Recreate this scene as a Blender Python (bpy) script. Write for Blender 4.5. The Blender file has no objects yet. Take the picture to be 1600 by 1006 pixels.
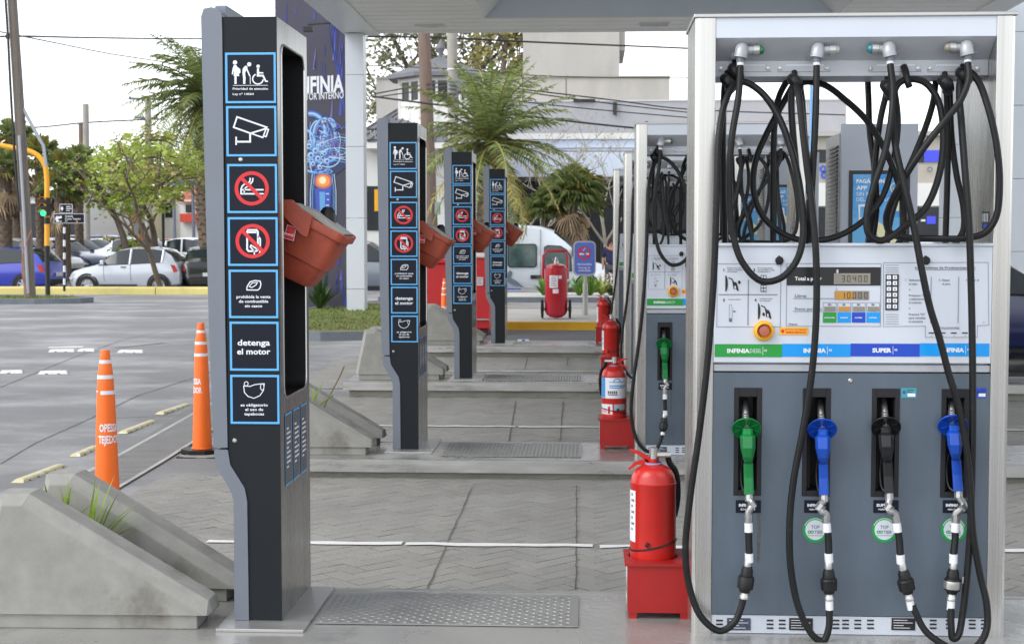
import bpy, bmesh, math, random
from mathutils import Vector, Matrix
R = math.radians
random.seed(7)
sc = bpy.context.scene
COL = sc.collection

# ------------------------------------------------------------------ camera
IW, IH, FPX, VX, VY = 1600.0, 1006.0, 2250.0, 920.0, 375.0
CZ = 1.56
PITCH = math.atan((IH/2-VY)/FPX)
YAW = math.atan((VX-IW/2)/FPX*math.cos(PITCH))
cam_d = bpy.data.cameras.new('camera')
cam = bpy.data.objects.new('camera', cam_d); COL.objects.link(cam)
cam.location = (0, 0, CZ)
cam.rotation_euler = (R(90)-PITCH, 0, YAW)
cam_d.sensor_width = 36.0; cam_d.lens = FPX/IW*36.0
cam_d.clip_start = 0.05; cam_d.clip_end = 2000
cam_d.dof.use_dof = True; cam_d.dof.focus_distance = 5.6; cam_d.dof.aperture_fstop = 11
sc.camera = cam

# ------------------------------------------------------------------ sky, sun, exposure
SUN_EL, SUN_AZ = R(48), R(238)      # azimuth clockwise from +Y
w = bpy.data.worlds.new('World'); sc.world = w; w.use_nodes = True
nt = w.node_tree; nt.nodes.clear()
sky = nt.nodes.new('ShaderNodeTexSky'); sky.sky_type = 'NISHITA'; sky.sun_disc = False
sky.sun_elevation = SUN_EL; sky.sun_rotation = SUN_AZ
sky.air_density = 1.0; sky.dust_density = 1.0; sky.ozone_density = 1.0
hsv = nt.nodes.new('ShaderNodeHueSaturation'); hsv.inputs['Saturation'].default_value = 0.22
hsv.inputs['Value'].default_value = 1.12
bg = nt.nodes.new('ShaderNodeBackground'); bg.inputs['Strength'].default_value = 0.15
out = nt.nodes.new('ShaderNodeOutputWorld')
nt.links.new(sky.outputs[0], hsv.inputs['Color']); nt.links.new(hsv.outputs[0], bg.inputs['Color'])
nt.links.new(bg.outputs[0], out.inputs['Surface'])
sl = bpy.data.lights.new('sun', 'SUN'); sl.energy = 0.5; sl.angle = R(35); sl.color = (1.0, .965, .91)
sun = bpy.data.objects.new('sun', sl); COL.objects.link(sun)
sd = Vector((math.sin(SUN_AZ)*math.cos(SUN_EL), math.cos(SUN_AZ)*math.cos(SUN_EL), math.sin(SUN_EL)))
sun.rotation_euler = sd.to_track_quat('Z', 'Y').to_euler(); sun.location = (0, -5, 20)
sc.view_settings.view_transform = 'Standard'; sc.view_settings.look = 'None'
sc.view_settings.exposure = 1.08; sc.view_settings.gamma = 1.0
sc.view_settings.use_curve_mapping = False
sc.cycles.use_denoising = True
sc.cycles.max_bounces = 8; sc.cycles.diffuse_bounces = 4; sc.cycles.glossy_bounces = 4
sc.cycles.transparent_max_bounces = 12; sc.cycles.caustics_reflective = False; sc.cycles.caustics_refractive = False

# ------------------------------------------------------------------ pixel <-> world helpers
_cp, _sp, _cy, _sy = math.cos(PITCH), math.sin(PITCH), math.cos(YAW), math.sin(YAW)
CF = Vector((-_sy*_cp, _cy*_cp, -_sp)); CR = Vector((_cy, _sy, 0)); CU = CR.cross(CF)
def P(px, py, Y):
    d = CF + CR*((px-IW/2)/FPX) + CU*((IH/2-py)/FPX)
    return Vector((d.x*Y/d.y, Y, CZ + d.z*Y/d.y))
def G(px, py, z=0.0):
    d = CF + CR*((px-IW/2)/FPX) + CU*((IH/2-py)/FPX)
    t = (z-CZ)/d.z
    return Vector((d.x*t, d.y*t, z))
def PX(px, Y, py=500): return P(px, py, Y).x
def PZ(py, Y, px=800): return P(px, py, Y).z
def S(Y): return Y/FPX                          # metres per photo pixel at depth Y
def sm(a, b, x):
    t = max(0.0, min(1.0, (x-a)/(b-a))); return t*t*(3-2*t)
def zg(X, Y):
    z = 0.09*max(0, min(1, (Y-10)/8.0)) + 0.01*max(0, min(1, (Y-18)/10.0))
    k = sm(-10, -7, X)
    return z - 0.42*sm(38, 47, Y)*k + (1-k)*(-.19*sm(38.6, 40.5, Y)*(1-sm(45.5, 48, Y)) + .10*sm(46, 49, Y))

# ------------------------------------------------------------------ materials
def lin(c):
    c = c/255.0
    return c/12.92 if c <= .04045 else ((c+.055)/1.055)**2.4
def C(r, g, b): return (lin(r), lin(g), lin(b))
MATS = {}
def mat(name, col, rough=.5, metal=0.0, var=.0, scale=6.0, bump=0.0, bscale=60.0, stretch=(1, 1, 1), island=0.0,
        spec=.5, coat=0.0, emit=0.0, alpha=1.0, trans=0.0, rvar=0.0, detail=5.0, col2=None, c2th=(.5, .62), c2scale=2.0, sub=0.0, bdist=.02):
    if name in MATS: return MATS[name]
    m = bpy.data.materials.new(name); MATS[name] = m; m.use_nodes = True
    n = m.node_tree.nodes; l = m.node_tree.links
    b = n['Principled BSDF']
    b.inputs['Base Color'].default_value = (*col, 1); b.inputs['Roughness'].default_value = rough
    b.inputs['Metallic'].default_value = metal; b.inputs['Specular IOR Level'].default_value = spec
    b.inputs['Coat Weight'].default_value = coat; b.inputs['Coat Roughness'].default_value = .08
    if emit: b.inputs['Emission Color'].default_value = (*col, 1); b.inputs['Emission Strength'].default_value = emit
    if trans: b.inputs['Transmission Weight'].default_value = trans
    if alpha < 1: b.inputs['Alpha'].default_value = alpha
    tc = n.new('ShaderNodeTexCoord'); mp = n.new('ShaderNodeMapping'); mp.inputs['Scale'].default_value = stretch
    l.new(tc.outputs['Object'], mp.inputs['Vector'])
    last = None
    def rgb(c):
        r = n.new('ShaderNodeRGB'); r.outputs[0].default_value = (*c, 1); return r.outputs[0]
    last = rgb(col)
    if col2:
        nz = n.new('ShaderNodeTexNoise'); nz.inputs['Scale'].default_value = c2scale; nz.inputs['Detail'].default_value = 8; nz.inputs['Roughness'].default_value = .65
        l.new(mp.outputs[0], nz.inputs['Vector'])
        rp = n.new('ShaderNodeValToRGB'); rp.color_ramp.elements[0].position = c2th[0]; rp.color_ramp.elements[1].position = c2th[1]
        l.new(nz.outputs['Fac'], rp.inputs['Fac'])
        mx = n.new('ShaderNodeMix'); mx.data_type = 'RGBA'
        l.new(rp.outputs[0], mx.inputs[0]); l.new(last, mx.inputs[6]); l.new(rgb(col2), mx.inputs[7]); last = mx.outputs[2]
    fac = None
    if var:
        nz = n.new('ShaderNodeTexNoise'); nz.inputs['Scale'].default_value = scale; nz.inputs['Detail'].default_value = detail; nz.inputs['Roughness'].default_value = .6
        l.new(mp.outputs[0], nz.inputs['Vector'])
        mr = n.new('ShaderNodeMapRange'); mr.inputs[1].default_value = .28; mr.inputs[2].default_value = .72
        mr.inputs[3].default_value = 1-var; mr.inputs[4].default_value = 1+var
        l.new(nz.outputs['Fac'], mr.inputs[0]); fac = mr.outputs[0]
        if rvar:
            m3 = n.new('ShaderNodeMapRange'); m3.inputs[1].default_value = .3; m3.inputs[2].default_value = .7
            m3.inputs[3].default_value = max(.02, rough-rvar); m3.inputs[4].default_value = min(1, rough+rvar)
            l.new(nz.outputs['Fac'], m3.inputs[0]); l.new(m3.outputs[0], b.inputs['Roughness'])
    if island:
        ge = n.new('ShaderNodeNewGeometry'); mr = n.new('ShaderNodeMapRange')
        mr.inputs[3].default_value = 1-island; mr.inputs[4].default_value = 1+island
        l.new(ge.outputs['Random Per Island'], mr.inputs[0])
        if fac is None: fac = mr.outputs[0]
        else:
            mm = n.new('ShaderNodeMath'); mm.operation = 'MULTIPLY'; l.new(fac, mm.inputs[0]); l.new(mr.outputs[0], mm.inputs[1]); fac = mm.outputs[0]
    if fac is not None:
        vm = n.new('ShaderNodeVectorMath'); vm.operation = 'SCALE'
        l.new(last, vm.inputs[0]); l.new(fac, vm.inputs['Scale']); last = vm.outputs[0]
    if var or island or col2: l.new(last, b.inputs['Base Color'])
    if bump:
        nz = n.new('ShaderNodeTexNoise'); nz.inputs['Scale'].default_value = bscale; nz.inputs['Detail'].default_value = 4
        l.new(mp.outputs[0], nz.inputs['Vector'])
        bp = n.new('ShaderNodeBump'); bp.inputs['Strength'].default_value = bump; bp.inputs['Distance'].default_value = bdist
        l.new(nz.outputs['Fac'], bp.inputs['Height']); l.new(bp.outputs[0], b.inputs['Normal'])
    if sub:
        tr = n.new('ShaderNodeBsdfTranslucent'); mxs = n.new('ShaderNodeMixShader'); mxs.inputs[0].default_value = sub
        l.new(last, tr.inputs['Color']); l.new(b.outputs[0], mxs.inputs[1]); l.new(tr.outputs[0], mxs.inputs[2])
        l.new(mxs.outputs[0], n['Material Output'].inputs['Surface'])
    return m

STEEL = mat('brushed_steel', (.60, .59, .57), .27, .9, var=.035, scale=2.2, stretch=(90, 90, .35), rvar=.03, detail=3, col2=(.47, .46, .44), c2th=(.45, .7), c2scale=.3)
STEELH = mat('brushed_steel_flat', (.50, .495, .48), .34, .7, var=.16, scale=2.2, stretch=(1, 6, 6), rvar=.12, detail=8)
CAST = mat('cast_fitting', (.34, .34, .34), .42, .8, var=.2, scale=45)
CASTL = mat('outlet_casting', C(168, 170, 174), .4, .35, var=.08, scale=30)
CHROME = mat('cast_metal', (.52, .52, .51), .32, .85, var=.15, scale=40)
STEELD = mat('dark_brushed_steel', (.33, .325, .315), .27, .9, var=.05, scale=2.0, stretch=(70, 70, .35), rvar=.03, detail=3, col2=(.24, .235, .23), c2th=(.4, .7), c2scale=.3)
ALU = mat('grey_coated_panel', C(118, 124, 134), .42, .2, var=.03, scale=5)
BLACKP = mat('charcoal_panel', C(30, 34, 38), .5, 0, var=.06, scale=5, spec=.22)
NICHE = mat('black_niche', (.006, .006, .007), .45)
SIGNBG = mat('sign_navy', C(22, 27, 40), .45, spec=.22)
SKYB = mat('sign_border_blue', C(92, 178, 238), .4)
WHT = mat('print_white', C(232, 234, 240), .45)
REDP = mat('print_red', C(214, 42, 48), .45)
INK = mat('print_black', (.012, .012, .014), .5)
INKG = mat('print_grey', C(110, 116, 128), .5)
PUMPW = mat('pump_white', C(205, 211, 221), .30, 0, var=.025, scale=3, coat=.2)
HEADG = mat('pump_header_grey', C(196, 200, 206), .4, .15, var=.06, scale=3, stretch=(1, 1, 4))
DOOR = mat('pump_door_slate', C(86, 98, 110), .42, .0, var=.13, scale=2.6, stretch=(2.5, 2.5, .8), bump=.05, bscale=350, rvar=.08, coat=.05, detail=8)
RUBBER = mat('hose_rubber', (.0075, .0075, .008), .46, 0, var=.35, scale=30, bump=.1, bscale=220, spec=.3, col2=C(52, 52, 50), c2th=(.64, .74), c2scale=26)
RUBBERB = mat('black_plastic', (.009, .009, .010), .4, 0, var=.2, scale=20, spec=.35)
BAND = mat('hose_white_band', C(225, 226, 230), .5, var=.08, scale=60)
GRN = mat('band_green', C(30, 150, 58), .35)
LBL = mat('band_light_blue', C(0, 150, 232), .35)
DBL = mat('band_blue', C(22, 70, 190), .35)
NGRN = mat('nozzle_green', C(18, 118, 58), .32, var=.12, scale=25)
NBLU = mat('nozzle_blue', C(22, 76, 178), .3, var=.1, scale=25)
NBLK = mat('nozzle_black', C(28, 28, 30), .35, var=.2, scale=25, col2=C(105, 105, 105), c2th=(.62, .72), c2scale=18)
YEL = mat('safety_yellow', C(240, 175, 30), .4, var=.05)
LCD = mat('lcd_grey', C(142, 136, 124), .25)
LCDO = mat('lcd_amber', C(196, 142, 60), .25)
CONC = mat('barrier_concrete', C(150, 149, 143), .88, 0, var=.16, scale=9, bump=.25, bscale=160, detail=14, col2=C(118, 114, 105), c2th=(.60, .72), c2scale=2.4, bdist=.004)
CONCF = mat('kerb_concrete', C(146, 144, 134), .9, 0, var=.2, scale=4, bump=.4, bscale=60, detail=8)
REDX = mat('extinguisher_red', C(194, 26, 17), .34, 0, var=.12, scale=9, coat=.25, col2=C(150, 30, 24), c2th=(.64, .74), c2scale=14)
REDB = mat('red_box_paint', C(164, 26, 24), .42, 0, var=.14, scale=7, col2=C(120, 26, 24), c2th=(.66, .8), c2scale=6)
TERRA = mat('faded_red_plastic', C(164, 74, 52), .55, 0, var=.14, scale=7, bump=.1, bscale=70, col2=C(150, 62, 46), c2th=(.55, .75), c2scale=5)
ORANGE = mat('cone_orange', C(246, 110, 24), .5, 0, var=.05, scale=5, col2=C(205, 96, 40), c2th=(.7, .85), c2scale=7)
ORANGEL = ORANGE
GREYW = mat('soapy_water', C(190, 190, 186), .3, var=.1, scale=12)

# ------------------------------------------------------------------ mesh builder
_txt_cache = {}
def text_mesh(s, bold):
    k = (s, bold)
    if k in _txt_cache: return _txt_cache[k]
    cu = bpy.data.curves.new('t', 'FONT'); cu.body = s; cu.size = 1.0; cu.resolution_u = 2; cu.offset = bold; cu.fill_mode = 'FRONT'
    o = bpy.data.objects.new('t', cu); COL.objects.link(o)
    dg = bpy.context.evaluated_depsgraph_get(); ev = o.evaluated_get(dg); me = ev.to_mesh()
    vs = [(v.co.x, v.co.y) for v in me.vertices]; fs = [tuple(p.vertices) for p in me.polygons]
    ev.to_mesh_clear(); bpy.data.objects.remove(o); bpy.data.curves.remove(cu)
    _txt_cache[k] = (vs, fs); return vs, fs
CAP = 0.729
def smooth_path(pts, n=8):
    pts = [Vector(p) for p in pts]
    if len(pts) < 3: return pts
    outp = []
    for i in range(len(pts)-1):
        p0 = pts[i-1] if i else pts[0]*2-pts[1]
        p1, p2 = pts[i], pts[i+1]
        p3 = pts[i+2] if i+2 < len(pts) else p2*2-p1
        t1 = max(1e-6, (p1-p0).length**.5); t2 = max(1e-6, (p2-p1).length**.5); t3 = max(1e-6, (p3-p2).length**.5)
        m1 = ((p1-p0)/t1 - (p2-p0)/(t1+t2) + (p2-p1)/t2)*t2
        m2 = ((p2-p1)/t2 - (p3-p1)/(t2+t3) + (p3-p2)/t3)*t2
        for k in range(n):
            t = k/n; a = t*t; c = a*t
            outp.append(p1*(2*c-3*a+1) + m1*(c-2*a+t) + p2*(-2*c+3*a) + m2*(c-a))
    outp.append(pts[-1]); return outp

class MB:
    def __init__(s): s.v = []; s.f = []; s.m = []; s.sm = []; s.mats = []
    def mi(s, m):
        if m not in s.mats: s.mats.append(m)
        return s.mats.index(m)
    def add(s, vs, fs, m, smooth=False):
        o = len(s.v); k = s.mi(m)
        s.v.extend(Vector(v) for v in vs)
        for f in fs: s.f.append(tuple(i+o for i in f)); s.m.append(k); s.sm.append(smooth)
    def box(s, x0, x1, y0, y1, z0, z1, m, M=None):
        if x0 > x1: x0, x1 = x1, x0
        if y0 > y1: y0, y1 = y1, y0
        if z0 > z1: z0, z1 = z1, z0
        vs = [Vector(p) for p in ((x0, y0, z0), (x1, y0, z0), (x1, y1, z0), (x0, y1, z0), (x0, y0, z1), (x1, y0, z1), (x1, y1, z1), (x0, y1, z1))]
        if M: vs = [M @ v for v in vs]
        s.add(vs, [(0, 3, 2, 1), (4, 5, 6, 7), (0, 1, 5, 4), (1, 2, 6, 5), (2, 3, 7, 6), (3, 0, 4, 7)], m)
    def prism(s, poly, m, f, smooth=False, caps=True):
        """poly: 2-D points; f(p, k) -> 3-D point for k = 0, 1"""
        n = len(poly); vs = [f(p, 0) for p in poly] + [f(p, 1) for p in poly]
        s.add(vs, [(i, (i+1) % n, n+(i+1) % n, n+i) for i in range(n)], m, smooth)
        if caps: s.add(vs, [tuple(range(n-1, -1, -1)), tuple(range(n, 2*n))], m)
    def tube(s, pts, r, m, n=10, caps=True, smooth=True):
        pts = [Vector(p) for p in pts]; N = len(pts)
        rs = r if isinstance(r, (list, tuple)) else [r]*N
        t0 = (pts[1]-pts[0]).normalized()
        u = t0.orthogonal().normalized(); vs = []
        pt = t0
        for i, p in enumerate(pts):
            a = pts[max(0, i-1)]; b = pts[min(N-1, i+1)]
            t = (b-a); t = t.normalized() if t.length > 1e-9 else pt
            u = (u - t*u.dot(t))
            u = u.normalized() if u.length > 1e-6 else t.orthogonal().normalized()
            v = t.cross(u); pt = t
            for k in range(n):
                a_ = 2*math.pi*k/n; vs.append(p + (u*math.cos(a_)+v*math.sin(a_))*rs[i])
        fs = [(i*n+k, i*n+(k+1) % n, (i+1)*n+(k+1) % n, (i+1)*n+k) for i in range(N-1) for k in range(n)]
        s.add(vs, fs, m, smooth)
        if caps: s.add(vs, [tuple(range(n-1, -1, -1)), tuple((N-1)*n+k for k in range(n))], m)
    def lathe(s, prof, m, M=None, n=24, smooth=True, a0=0.0, a1=None):
        full = a1 is None; a1 = 2*math.pi if full else a1
        K = n if full else n+1; vs = []
        for r, z in prof:
            for k in range(K):
                a = a0+(a1-a0)*k/n; v = Vector((r*math.cos(a), r*math.sin(a), z)); vs.append(M @ v if M else v)
        fs = []
        for i in range(len(prof)-1):
            for k in range(n):
                k2 = (k+1) % K if full else k+1
                fs.append((i*K+k, i*K+k2, (i+1)*K+k2, (i+1)*K+k))
        s.add(vs, fs, m, smooth)
    # ---- flat shapes given in photo pixels on the plane at depth Y
    def ppoly(s, pts, Y, m): s.add([P(x, y, Y) for x, y in pts], [tuple(range(len(pts)-1, -1, -1))], m)
    def prect(s, x0, y0, x1, y1, Y, m):
        x0, z1, x1, z0 = PX(x0, Y, (y0+y1)/2), PZ(y0, Y, (x0+x1)/2), PX(x1, Y, (y0+y1)/2), PZ(y1, Y, (x0+x1)/2)
        s.add([(x0, Y, z0), (x1, Y, z0), (x1, Y, z1), (x0, Y, z1)], [(0, 1, 2, 3)], m)
    def pframe(s, x0, y0, x1, y1, w, Y, m):
        s.prect(x0, y0, x1, y0+w, Y, m); s.prect(x0, y1-w, x1, y1, Y, m); s.prect(x0, y0+w, x0+w, y1-w, Y, m); s.prect(x1-w, y0+w, x1, y1-w, Y, m)
    def pbox(s, x0, y0, x1, y1, Ya, Yb, m):
        a = (PX(x0, Ya, (y0+y1)/2), PX(x1, Ya, (y0+y1)/2), PZ(y0, Ya, (x0+x1)/2), PZ(y1, Ya, (x0+x1)/2))
        s.box(a[0], a[1], Ya, Yb, a[3], a[2], m)
    def pcirc(s, x, y, r, Y, m, n=28, r2=0, ry=None):
        ry = ry or r
        o = [(x+r*math.cos(2*math.pi*k/n), y-ry*math.sin(2*math.pi*k/n)) for k in range(n)]
        if not r2: s.ppoly(o[::-1], Y, m); return
        i_ = [(x+r2*math.cos(2*math.pi*k/n), y-r2*ry/r*math.sin(2*math.pi*k/n)) for k in range(n)]
        s.add([P(a, b, Y) for a, b in o+i_], [(k, (k+1) % n, n+(k+1) % n, n+k) for k in range(n)], m)
    def pstroke(s, pts, w, Y, m, closed=False):
        pts = [Vector(p) for p in pts]; N = len(pts)
        if closed: pts = pts + [pts[0]]
        L = []; Rr = []
        for i, p in enumerate(pts):
            if closed and i in (0, len(pts)-1): a, b = pts[-2], pts[1]
            else: a, b = pts[max(0, i-1)], pts[min(len(pts)-1, i+1)]
            d1 = (p-a); d2 = (b-p)
            if d1.length < 1e-6: d1 = d2
            if d2.length < 1e-6: d2 = d1
            d1 = d1.normalized(); d2 = d2.normalized(); t = (d1+d2)
            t = t.normalized() if t.length > 1e-6 else d1
            nn = Vector((-t.y, t.x)); c = max(.4, nn.dot(Vector((-d1.y, d1.x))))
            L.append(p+nn*(w/2/c)); Rr.append(p-nn*(w/2/c))
        k = len(pts)
        s.add([P(q.x, q.y, Y) for q in L+Rr], [(i, i+1, k+i+1, k+i) for i in range(k-1)], m)
    def ptext(s, t, x, y, h, Y, m, align='L', bold=0.0, width=None, xs=1.0, slope=0.0):
        """baseline at pixel (x, y), capital height h pixels; width fits the run to that many pixels"""
        vs, fs = text_mesh(t, bold)
        if not vs: return
        x0 = min(v[0] for v in vs); x1 = max(v[0] for v in vs); k = h/CAP
        kx = (width/(x1-x0)) if width else k*xs
        wd = (x1-x0)*kx
        ox = x - (0 if align == 'L' else wd/2 if align == 'C' else wd)
        s.add([P(ox+(a-x0)*kx, y-b*k+slope*(a-x0)*kx, Y) for a, b in vs], fs, m)
    def plines(s, x, y, wds, lh, Y, m, h=1.4):
        for i, wd in enumerate(wds): s.prect(x, y+i*lh, x+wd, y+i*lh+h, Y, m)
    def ptube(s, pts, r, m, Y0, n=9, sub=7):
        s.tube(smooth_path([P(a, b, Y0+c) for a, b, c in pts], sub), r, m, n)
    def build(s, name, parent=None, label=None, bev=0.0, loc=None, seg=2, ang=35):
        base = loc if loc is not None else (parent_world(parent) if parent else Vector((0, 0, 0)))
        me = bpy.data.meshes.new(name)
        me.from_pydata([tuple(v-Vector(base)) for v in s.v], [], s.f)
        for m in s.mats: me.materials.append(m)
        me.polygons.foreach_set('material_index', s.m); me.polygons.foreach_set('use_smooth', s.sm)
        me.update()
        if any(s.sm): me.set_sharp_from_angle(angle=R(ang))
        o = bpy.data.objects.new(name, me); COL.objects.link(o)
        if parent: o.parent = parent
        else: o.location = base
        if loc is not None and parent: o.location = Vector(base)-parent_world(parent)
        if label: o['label'] = label
        if bev:
            bm_ = o.modifiers.new('bevel', 'BEVEL'); bm_.width = bev; bm_.segments = seg; bm_.limit_method = 'ANGLE'; bm_.angle_limit = R(40)
        return o
def parent_world(o):
    p = Vector((0, 0, 0))
    while o: p += o.location; o = o.parent
    return p
def thing(name, label, cat, loc, group=None):
    o = bpy.data.objects.new(name, None); COL.objects.link(o); o.location = loc; o.empty_display_size = .1
    o['label'] = label; o['category'] = cat
    if group: o['group'] = group
    return o
def tag(o, label, cat, group=None, kind=None):
    if kind: o['kind'] = kind
    if label: o['label'] = label
    if cat: o['category'] = cat
    if group: o['group'] = group
    return o
def struct(o): o['kind'] = 'structure'; return o
def copy_tree(o, parent=None):
    c = o.copy(); COL.objects.link(c)
    if parent: c.parent = parent
    for ch in list(o.children): copy_tree(ch, c)
    return c
def dup(root, loc, label, scale=None, rz=None):
    c = copy_tree(root); c.location = loc; c['label'] = label
    if scale: c.scale = (scale,)*3 if not isinstance(scale, tuple) else scale
    if rz is not None: c.rotation_euler[2] = rz
    return c

# ================================================================== islands: tops and depths
TOPZ = {1: .15, 2: .131, 3: .20, 4: .241}
TY = {1: 5.18, 2: 9.66, 3: 13.98, 4: 18.2}

# ================================================================== sign totem
def make_totem():
    Y = TY[1]; YB = Y+.55
    base = Vector((PX(412, Y, 987), Y, TOPZ[1]))
    t = thing('sign_totem', 'nearest and largest dark safety-sign totem, beside the concrete barriers in the foreground', 'sign totem', base, 'safety sign totems at the ends of the pump islands')
    XR = PX(436.5, Y, 500)
    prof = [(347, 27), (349, 80), (352, 300), (357, 703), (360, 726), (382.5, 762), (386.5, 783), (389.5, 985)]
    L = [P(x, y, Y) for x, y in prof]
    ztop, zbot = L[0].z, base.z+.012
    b = MB()
    poly = [(p.x, max(p.z, zbot)) for p in L]
    front = [(XR, zbot)] + [(XR, ztop)] + poly
    b.add([(x, Y, z) for x, z in front], [tuple(range(len(front)))], BLACKP)
    b.add([(x, YB, z) for x, z in front], [tuple(range(len(front)-1, -1, -1))], BLACKP)
    b.add([(poly[0][0], Y, ztop), (XR, Y, ztop), (XR, YB, ztop), (poly[0][0], YB, ztop)], [(0, 1, 2, 3)], STEEL)
    for a, c in zip(poly[:-1], poly[1:]):
        b.add([(a[0], Y, a[1]), (c[0], Y, c[1]), (c[0], YB, c[1]), (a[0], YB, a[1])], [(0, 3, 2, 1)], BLACKP)
    # steel flank with the rounded opening
    y0, y1, z0, z1, r = Y+.064, Y+.485, 1.56-.585, 1.56+.715, .05
    hole = []
    for cx, cz, a in ((y1-r, z1-r, 0), (y0+r, z1-r, 90), (y0+r, z0+r, 180), (y1-r, z0+r, 270)):
        for k in range(6): an = R(a+18*k); hole.append((cx+r*math.cos(an), cz+r*math.sin(an)))
    outer = []
    for (hy, hz) in hole:
        d = Vector((hy-(y0+y1)/2, hz-(z0+z1)/2)); cy_, cz_ = (y0+y1)/2, (z0+z1)/2
        outer.append((Y if d.x < 0 else YB, hz) if z0+r < hz < z1-r else None)
    N = len(hole)
    # four plates round the opening plus corner fans
    vs = [(XR, a, c) for a, c in hole]
    cor = [(XR, YB, ztop), (XR, Y, ztop), (XR, Y, zbot), (XR, YB, zbot)]
    vs += cor; o = N
    for q in range(4):
        for k in range(5): b.add([vs[q*6+k], vs[q*6+k+1], cor[q]], [(0, 1, 2)], STEELD)
        qa = (q+1) % 4
        b.add([vs[q*6+5], vs[(qa*6) % N], cor[qa], cor[q]], [(0, 1, 2, 3)], STEELD)
    dpt = .15
    b.add([(XR, a, c) for a, c in hole]+[(XR-dpt, a, c) for a, c in hole], [(k, (k+1) % N, N+(k+1) % N, N+k) for k in range(N)] + [tuple(range(N, 2*N))], NICHE)
    # bright lip around the opening
    b.tube([(XR+.001, a, c) for a, c in hole+[hole[0]]], .004, STEEL, n=6, caps=False)
    b.build('body', t)
    # silver covers on the outer flank
    up = [(318, 14), (330, 11.5), (338, 14), (346, 20), (347, 50), (351.5, 500), (355.5, 699), (333.5, 699), (326, 500), (315, 80), (314, 26)]
    c = MB(); c.prism([P(x, y, Y-.006) for x, y in up], ALU, lambda p, k: (p.x, Y-.006 if k == 0 else YB+.004, p.z))
    c.box(P(330, 60, Y).x, P(350, 60, Y).x, Y+.05, YB, ztop+.004, ztop+.05, ALU)
    c.build('upper_cover', t, bev=.006)
    lo = [(334.5, 702.5), (355.7, 702.5), (359.5, 726), (382, 762), (386, 783), (389, 985), (366.5, 985), (365, 783), (361, 768), (338.5, 729), (335, 712)]
    zf = base.z+.013
    c = MB(); c.prism([P(x, y, Y-.006) for x, y in lo], ALU, lambda p, k: (p.x, Y-.006 if k == 0 else YB+.004, max(p.z, zf)))
    c.build('lower_cover', t, bev=.006)
    # base plate
    c = MB(); xa, xb = PX(337, 5.06, 995), PX(474, 5.06, 995)
    c.box(xa, xb, 5.06, YB-.02, base.z, base.z+.012, STEELH); c.build('base_plate', t, bev=.002)
    c = MB()
    for px, py in ((366.5, 688), (376, 249.5), (400, 992)):
        p = P(px, py, Y); M = Matrix.Translation((p.x, Y-.001, p.z)) @ Matrix.Rotation(R(90), 4, 'X')
        c = MB(); c.lathe([(0.0001, .004), (.006, .0035), (.009, 0)], CHROME, M, 12); c.build('screw', t)
    YS = Y-.003; YD = Y-.0045
    def panel(x0, y0, x1, y1, fn, label):
        m = MB(); m.prect(x0, y0, x1, y1, YS, SKYB)
        m.prect(x0+3.4, y0+3.4, x1-3.4, y1-3.4, YS-.0006, SIGNBG)
        fn(m, (x0+x1)/2, (y0+y1)/2); m.build('sign_panel', t, label)
    def z1(a, c): return (340+a/5.59, 70+c/5.59)
    def z2(a, c): return (340+a/5.59, 240+c/5.59)
    def polyz(m, z, pts, M=WHT, Y=YD): m.ppoly([z(a, c) for a, c in pts], Y, M)
    def strz(m, z, pts, wd, M=WHT, closed=False, Y=YD): m.pstroke([z(a, c) for a, c in pts], wd/5.59, Y, M, closed)
    def s1(m, cx, cy):
        m.pcirc(*z1(152, 157), 3.4, YD, WHT)
        polyz(m, z1, [(142, 180), (162, 180), (172, 195), (198, 215), (200, 245), (186, 258), (190, 276), (140, 276), (145, 225), (133, 262), (123, 258), (132, 205)])
        polyz(m, z1, [(147, 276), (166, 276), (166, 345), (147, 345)])
        m.pcirc(*z1(276, 173), 3.3, YD, WHT)
        polyz(m, z1, [(250, 184), (262, 198), (258, 215), (240, 250), (245, 290), (242, 345), (224, 345), (222, 290), (216, 245), (220, 210), (236, 190)])
        strz(m, z1, [(255, 212), (275, 262), (282, 275)], 12); strz(m, z1, [(276, 268), (284, 272), (286, 345)], 6)
        m.pcirc(*z1(354, 190), 2.7, YD, WHT)
        polyz(m, z1, [(344, 208), (362, 208), (362, 240), (400, 243), (400, 254), (364, 254), (364, 264), (402, 264), (425, 314), (440, 316), (440, 327), (415, 327), (392, 280), (342, 280)])
        arc = [z1(352+46*math.cos(a), 301-44*math.sin(a)) for a in [R(115+k*12) for k in range(21)]]
        m.pstroke(arc, 12/5.59, YD, WHT)
        m.prect(*z1(134, 355), *z1(440, 359), YD, WHT)
        m.ptext('Prioridad de atención', *z1(132, 395), 3.6, YD, WHT, bold=.02, width=308/5.59)
        m.ptext('Ley nº 14564', *z1(132, 441), 3.4, YD, WHT, bold=.02, width=184/5.59)
    panel(352, 82.5, 431, 161.5, s1, 'panel with pregnant, elderly and wheelchair pictograms')
    def s2(m, cx, cy):
        strz(m, z1, [(170, 632), (428, 722), (408, 738), (288, 775), (140, 722)], 14, closed=True)
        strz(m, z1, [(290, 775), (395, 812), (425, 732)], 12); strz(m, z1, [(420, 735), (444, 742), (424, 803), (398, 798)], 12)
        strz(m, z1, [(284, 780), (284, 848), (162, 848)], 16); strz(m, z1, [(162, 805), (162, 877)], 14)
    panel(353.5, 166, 432, 244.5, s2, 'panel with surveillance camera pictogram')
    def ban(m, z, cx, cy, r=150, wd=32):
        m.pcirc(*z(cx, cy), r/5.59, YD-.0006, REDP, 40, (r-wd)/5.59)
        k = .72; strz(m, z, [(cx-(r-14)*k, cy-(r-14)*k), (cx+(r-14)*k, cy+(r-14)*k)], wd, REDP, Y=YD-.0007)
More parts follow.
